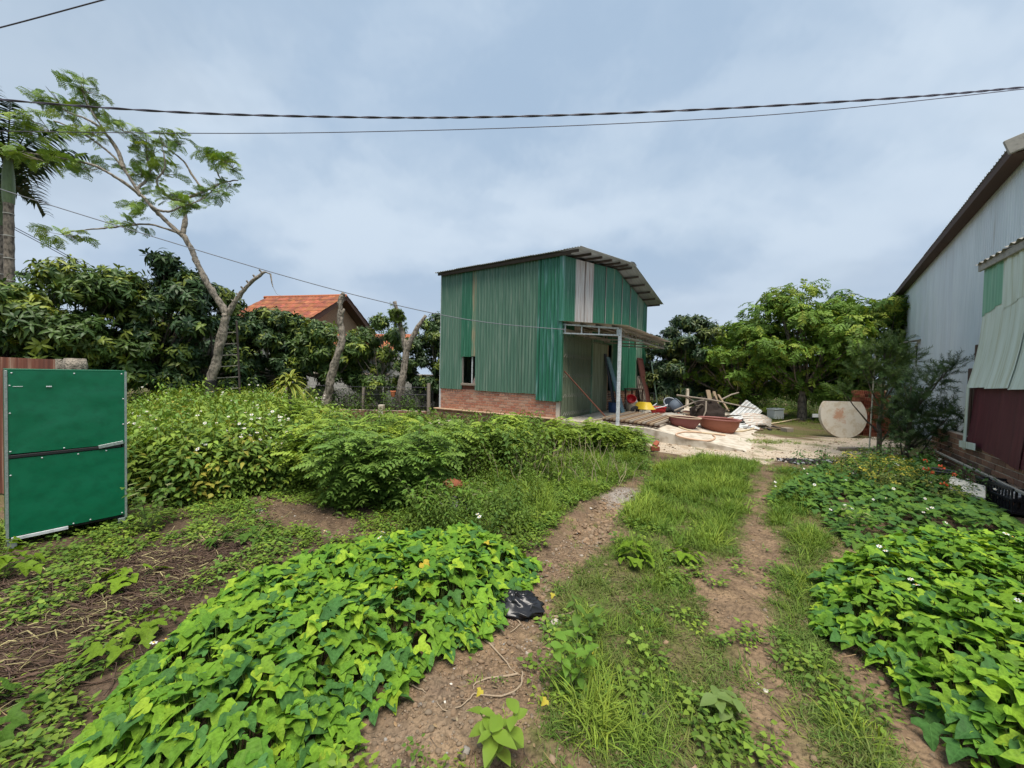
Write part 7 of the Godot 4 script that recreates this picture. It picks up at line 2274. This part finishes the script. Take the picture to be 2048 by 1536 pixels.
# ---------------------------------------------------------------- small things on the ground
func small_things() -> void:
	# crumpled black bag at the edge of the left bed
	var plastic := mat(Color(0.012, 0.012, 0.014), 0.28)
	crumple("plastic_bag", "crumpled black plastic bag at the edge of the left bed", "bag", Vector3(0.06, 0, -2.42), 0.17, 0.13, 0.10, plastic, 3.0)
	crumple("plastic_sheet", "black plastic sheet half buried in weeds behind the left bed", "sheet", Vector3(-0.68, 0, -4.25), 0.4, 0.16, 0.14, plastic, 8.0)
	crumple("clay_shard", "reddish clay shard lying under the shrubs", "shard", Vector3(-0.74, 0, -5.05), 0.16, 0.12, 0.12, mat(Color(0.32, 0.11, 0.055), 0.9), 5.0)
	crumple("paper_scrap", "white scrap of paper on the bare soil by the shrubs", "scrap", Vector3(-2.62, 0, -4.02), 0.05, 0.03, 0.02, mat(Color(0.75, 0.74, 0.72), 0.9), 2.0)
	crumple("white_stone", "white lump on the path beside the black bag", "stone", Vector3(0.30, 0, -2.33), 0.036, 0.026, 0.03, mat(Color(0.62, 0.57, 0.48), 0.95), 6.0)
	crumple("leaf_scrap", "dry curled brown leaf at the bottom edge of the right track", "dry leaf", Vector3(0.74, 0, -1.42), 0.05, 0.07, 0.02, mat(Color(0.36, 0.24, 0.16), 0.9), 4.0)
	# dry stems on the path
	var roots := [[[0.43, -2.43], [0.26, -2.34], [0.22, -2.33]], [[0.36, -2.4], [0.22, -2.31], [0.3, -2.18], [0.31, -2.09]], [[-0.12, -2.1], [-0.06, -2.05], [0.02, -1.92], [0.07, -1.86]], [[0.08, -1.88], [0.07, -1.79], [-0.02, -1.73], [-0.14, -1.75], [-0.18, -1.69], [-0.26, -1.66], [-0.31, -1.71]], [[0.06, -1.87], [-0.13, -1.84], [-0.15, -1.78]], [[0.02, -2.32], [0.08, -2.26], [0.02, -2.17]], [[-0.56, -1.84], [-0.43, -1.79], [-0.37, -1.76]], [[-0.35, -1.99], [-0.28, -2.08], [-0.23, -2.1]]]
	var stem_m := mat(Color(0.42, 0.32, 0.215), 0.9, M.fine, Vector3(8, 8, 8))
	for k in roots.size():
		var pts := []
		for p in roots[k]: pts.append(Vector3(p[0], gh(p[0], p[1]) + 0.008, p[1]))
		var c := curve(pts, 4, 0.004)
		single("dry_stem", tubemesh(c, taper(c.size(), rnd(0.0045, 0.0065), 0.002, 0.1), 6), stem_m, ["short forked dry stem reaching into the grass right of the black bag", "curved dry stem running towards the camera below the forked one", "dry stem running down the middle of the path soil", "longest dry stem, curled into a hook on the path", "straight dry stem joining the longest one", "small bent dry stem just below the black bag", "dry stem at the foot of the left bed near the gravel", "dry stem poking out from under the left bed's leaves"][k], "stem", Transform3D.IDENTITY, "dry stems on the path")
	# yellow withered leaves
	var yl: StandardMaterial3D = M.leaf.duplicate()
	yl.albedo_color = lin(Color(0.5, 0.42, 0.05))
	for p in [[0.18, -1.66, "yellow withered leaf in the grass below the broad-leaved weed"], [0.30, -2.52, "yellow leaf on the path beside the black bag"], [0.45, -2.02, "yellow leaf among the grass left of the wheel track"], [-0.11, -1.70, "yellow leaf on the soil beside the twisted stem"]]:
		single("yellow_leaf", LF.potato[3], yl, p[2], "leaf", Transform3D(Basis(Vector3.UP, rnd(0, 6)).rotated(Vector3.RIGHT, 0.7).scaled(Vector3.ONE * 0.032), Vector3(p[0], gh(p[0], p[1]) + 0.06, p[1])), "yellow leaves on the ground")
	# things along the lean-to
	vessel("grey_pot", "dark grey plant pot among the greens below the lean-to", "pot", Vector3(6.1, 0.02, -5.45), 0.17, 0.13, 0.26, Color(0.055, 0.06, 0.065), Basis())
	single("foam_board", boxmesh(Vector3(0.42, 0.05, 0.3), 0.01), mat(Color(0.62, 0.61, 0.54), 0.8), "off-white board lying beside the black crate", "board", Transform3D(Basis(Vector3.UP, 0.7).rotated(Vector3.RIGHT, 0.25), Vector3(5.62, 0.22, -4.72)))
	var cr := thing("black_crate", "black slotted plastic crate at the foot of the lean-to", "crate", Vector3(6.02, 0.03, -4.55), 1.15)
	var bm := mat(Color(0.014, 0.014, 0.018), 0.45)
	for s in [-1.0, 1.0]:
		for y in [0.02, 0.16, 0.28]:
			part("rail", boxmesh(Vector3(0.62, 0.035, 0.02), 0.003), bm, cr, Transform3D(Basis(), Vector3(0, y, s * 0.2)))
			part("rail", boxmesh(Vector3(0.02, 0.035, 0.38), 0.003), bm, cr, Transform3D(Basis(), Vector3(s * 0.3, y, 0)))
		for k in 13: part("slat", boxmesh(Vector3(0.022, 0.27, 0.012), 0.002), bm, cr, Transform3D(Basis(), Vector3(-0.29 + k * 0.0483, 0.15, s * 0.2)))
		for k in 8: part("slat", boxmesh(Vector3(0.012, 0.27, 0.022), 0.002), bm, cr, Transform3D(Basis(), Vector3(s * 0.3, 0.15, -0.17 + k * 0.0486)))
	part("base", boxmesh(Vector3(0.6, 0.015, 0.4), 0.003), bm, cr, Transform3D(Basis(), Vector3(0, 0.01, 0)))
	crumple("white_bottle", "white crumpled plastic piece lying in the black crate", "litter", Vector3(5.98, 0, -4.55), 0.14, 0.09, 0.1, mat(Color(0.75, 0.76, 0.78), 0.5), 9.0, 0.2)

func crumple(called: String, label: String, cat: String, at: Vector3, rx: float, rz: float, h: float, m: Material, sd: float, lift := 0.0) -> void:
	var b := MB.new()
	var n := 26
	var w := 14
	for k in n:
		for j in w + 1:
			var a := TAU * k / n
			var el := PI / 2 * j / w
			var q := 1.0 + 0.55 * nz2.get_noise_3d(cos(a) * 1.9 + sd, el * 1.7, sin(a) * 1.9)
			var yy := sin(el) * (1.0 + 0.9 * absf(nz2.get_noise_3d(cos(a) * 2.6, el * 2.5 + sd, sin(a) * 2.6)))
			b.vert(Vector3(cos(a) * cos(el) * rx * q, yy * h * 0.8 - 0.006, sin(a) * cos(el) * rz * q))
	for k in n:
		for j in w:
			var a := k * (w + 1) + j
			var c := ((k + 1) % n) * (w + 1) + j
			b.quad(a, a + 1, c + 1, c)
	single(called, b.mesh(), m, label, cat, Transform3D(Basis(), Vector3(at.x, gh(at.x, at.z) + lift, at.z)))

# ---------------------------------------------------------------- overhead cables
func cables() -> void:
	var m: Material = M.wire
	var a := []
	for p in [[-16.0, 6.85, -7], [-11.01, 6.34, -7], [-6.56, 6.07, -7], [-2.99, 6.03, -7], [-0.1, 6.10, -7], [3.25, 6.29, -7], [6.8, 6.57, -7], [9.0, 6.80, -7], [11.22, 7.06, -7], [16, 7.7, -7]]: a.append(Vector3(p[0], p[1], p[2]))
	var line := curve(a, 36)
	# two strands twisted round one another
	var t := thing("twisted_cable", "thick twisted overhead cable crossing the sky", "cable")
	for s in 2:
		var pts := []
		for k in line.size():
			var ph := k * 0.62 + s * PI
			pts.append(line[k] + Vector3(0, cos(ph), sin(ph)) * 0.010)
		part("strand", tubemesh(pts, [0.0105], 6), m, t)
	var c2 := []
	for p in [[-17, 5.95, -7.4], [-11.66, 5.89, -7.4], [-5.99, 5.93, -7.4], [-2.21, 6.05, -7.4], [1.56, 6.25, -7.4], [5.32, 6.55, -7.4], [9.51, 7.07, -7.4], [11.86, 7.4, -7.4], [17, 8.2, -7.4]]: c2.append(Vector3(p[0], p[1], p[2]))
	single("thin_cable", tubemesh(curve(c2, 8), [0.0075], 5), m, "thin overhead cable hanging just below the twisted one", "cable")
	var c3 := []
	for p in [[-15, 6.6, -6.0], [-11.35, 5.36, -7.5], [-10.57, 5.08, -8.0], [-8.39, 4.49, -8.6], [-5.73, 3.8, -9.2], [-3.77, 3.34, -9.5], [-1.81, 2.98, -9.9], [-0.35, 2.81, -10.1], [1.37, 2.72, -10.25]]: c3.append(Vector3(p[0], p[1], p[2]))
	single("service_cable", tubemesh(curve(c3, 6), [0.010], 5), mat(Color(0.16, 0.17, 0.20), 0.6), "thin cable sloping down to the shed canopy", "cable")
	for k in 2:
		var c4 := []
		for p in [[-20, 7.95, -12], [-16.79, 6.37, -12], [-15.41, 5.71, -12], [-14.34, 5.17, -12], [-13.41, 4.68, -12], [-12.34, 4.10, -12], [-10.0, 3.0, -12.5]]: c4.append(Vector3(p[0], p[1] - 0.07 * k, p[2]))
		single("house_cable", tubemesh(curve(c4, 5), [0.011], 5), m, ["upper of two cables slanting behind the palm into the trees", "lower of two cables slanting behind the palm into the trees"][k], "cable", Transform3D.IDENTITY, "pair of slanting cables")
	var c5 := []
	for p in [[-12, 4.3, -5], [-7.86, 5.43, -5], [-6.59, 5.76, -5], [-5.28, 6.13, -5], [-3.42, 6.66, -5], [0, 7.7, -5]]: c5.append(Vector3(p[0], p[1], p[2]))
	single("upper_cable", tubemesh(curve(c5, 6), [0.008], 5), m, "short stretch of cable crossing the top left corner of the sky", "cable")
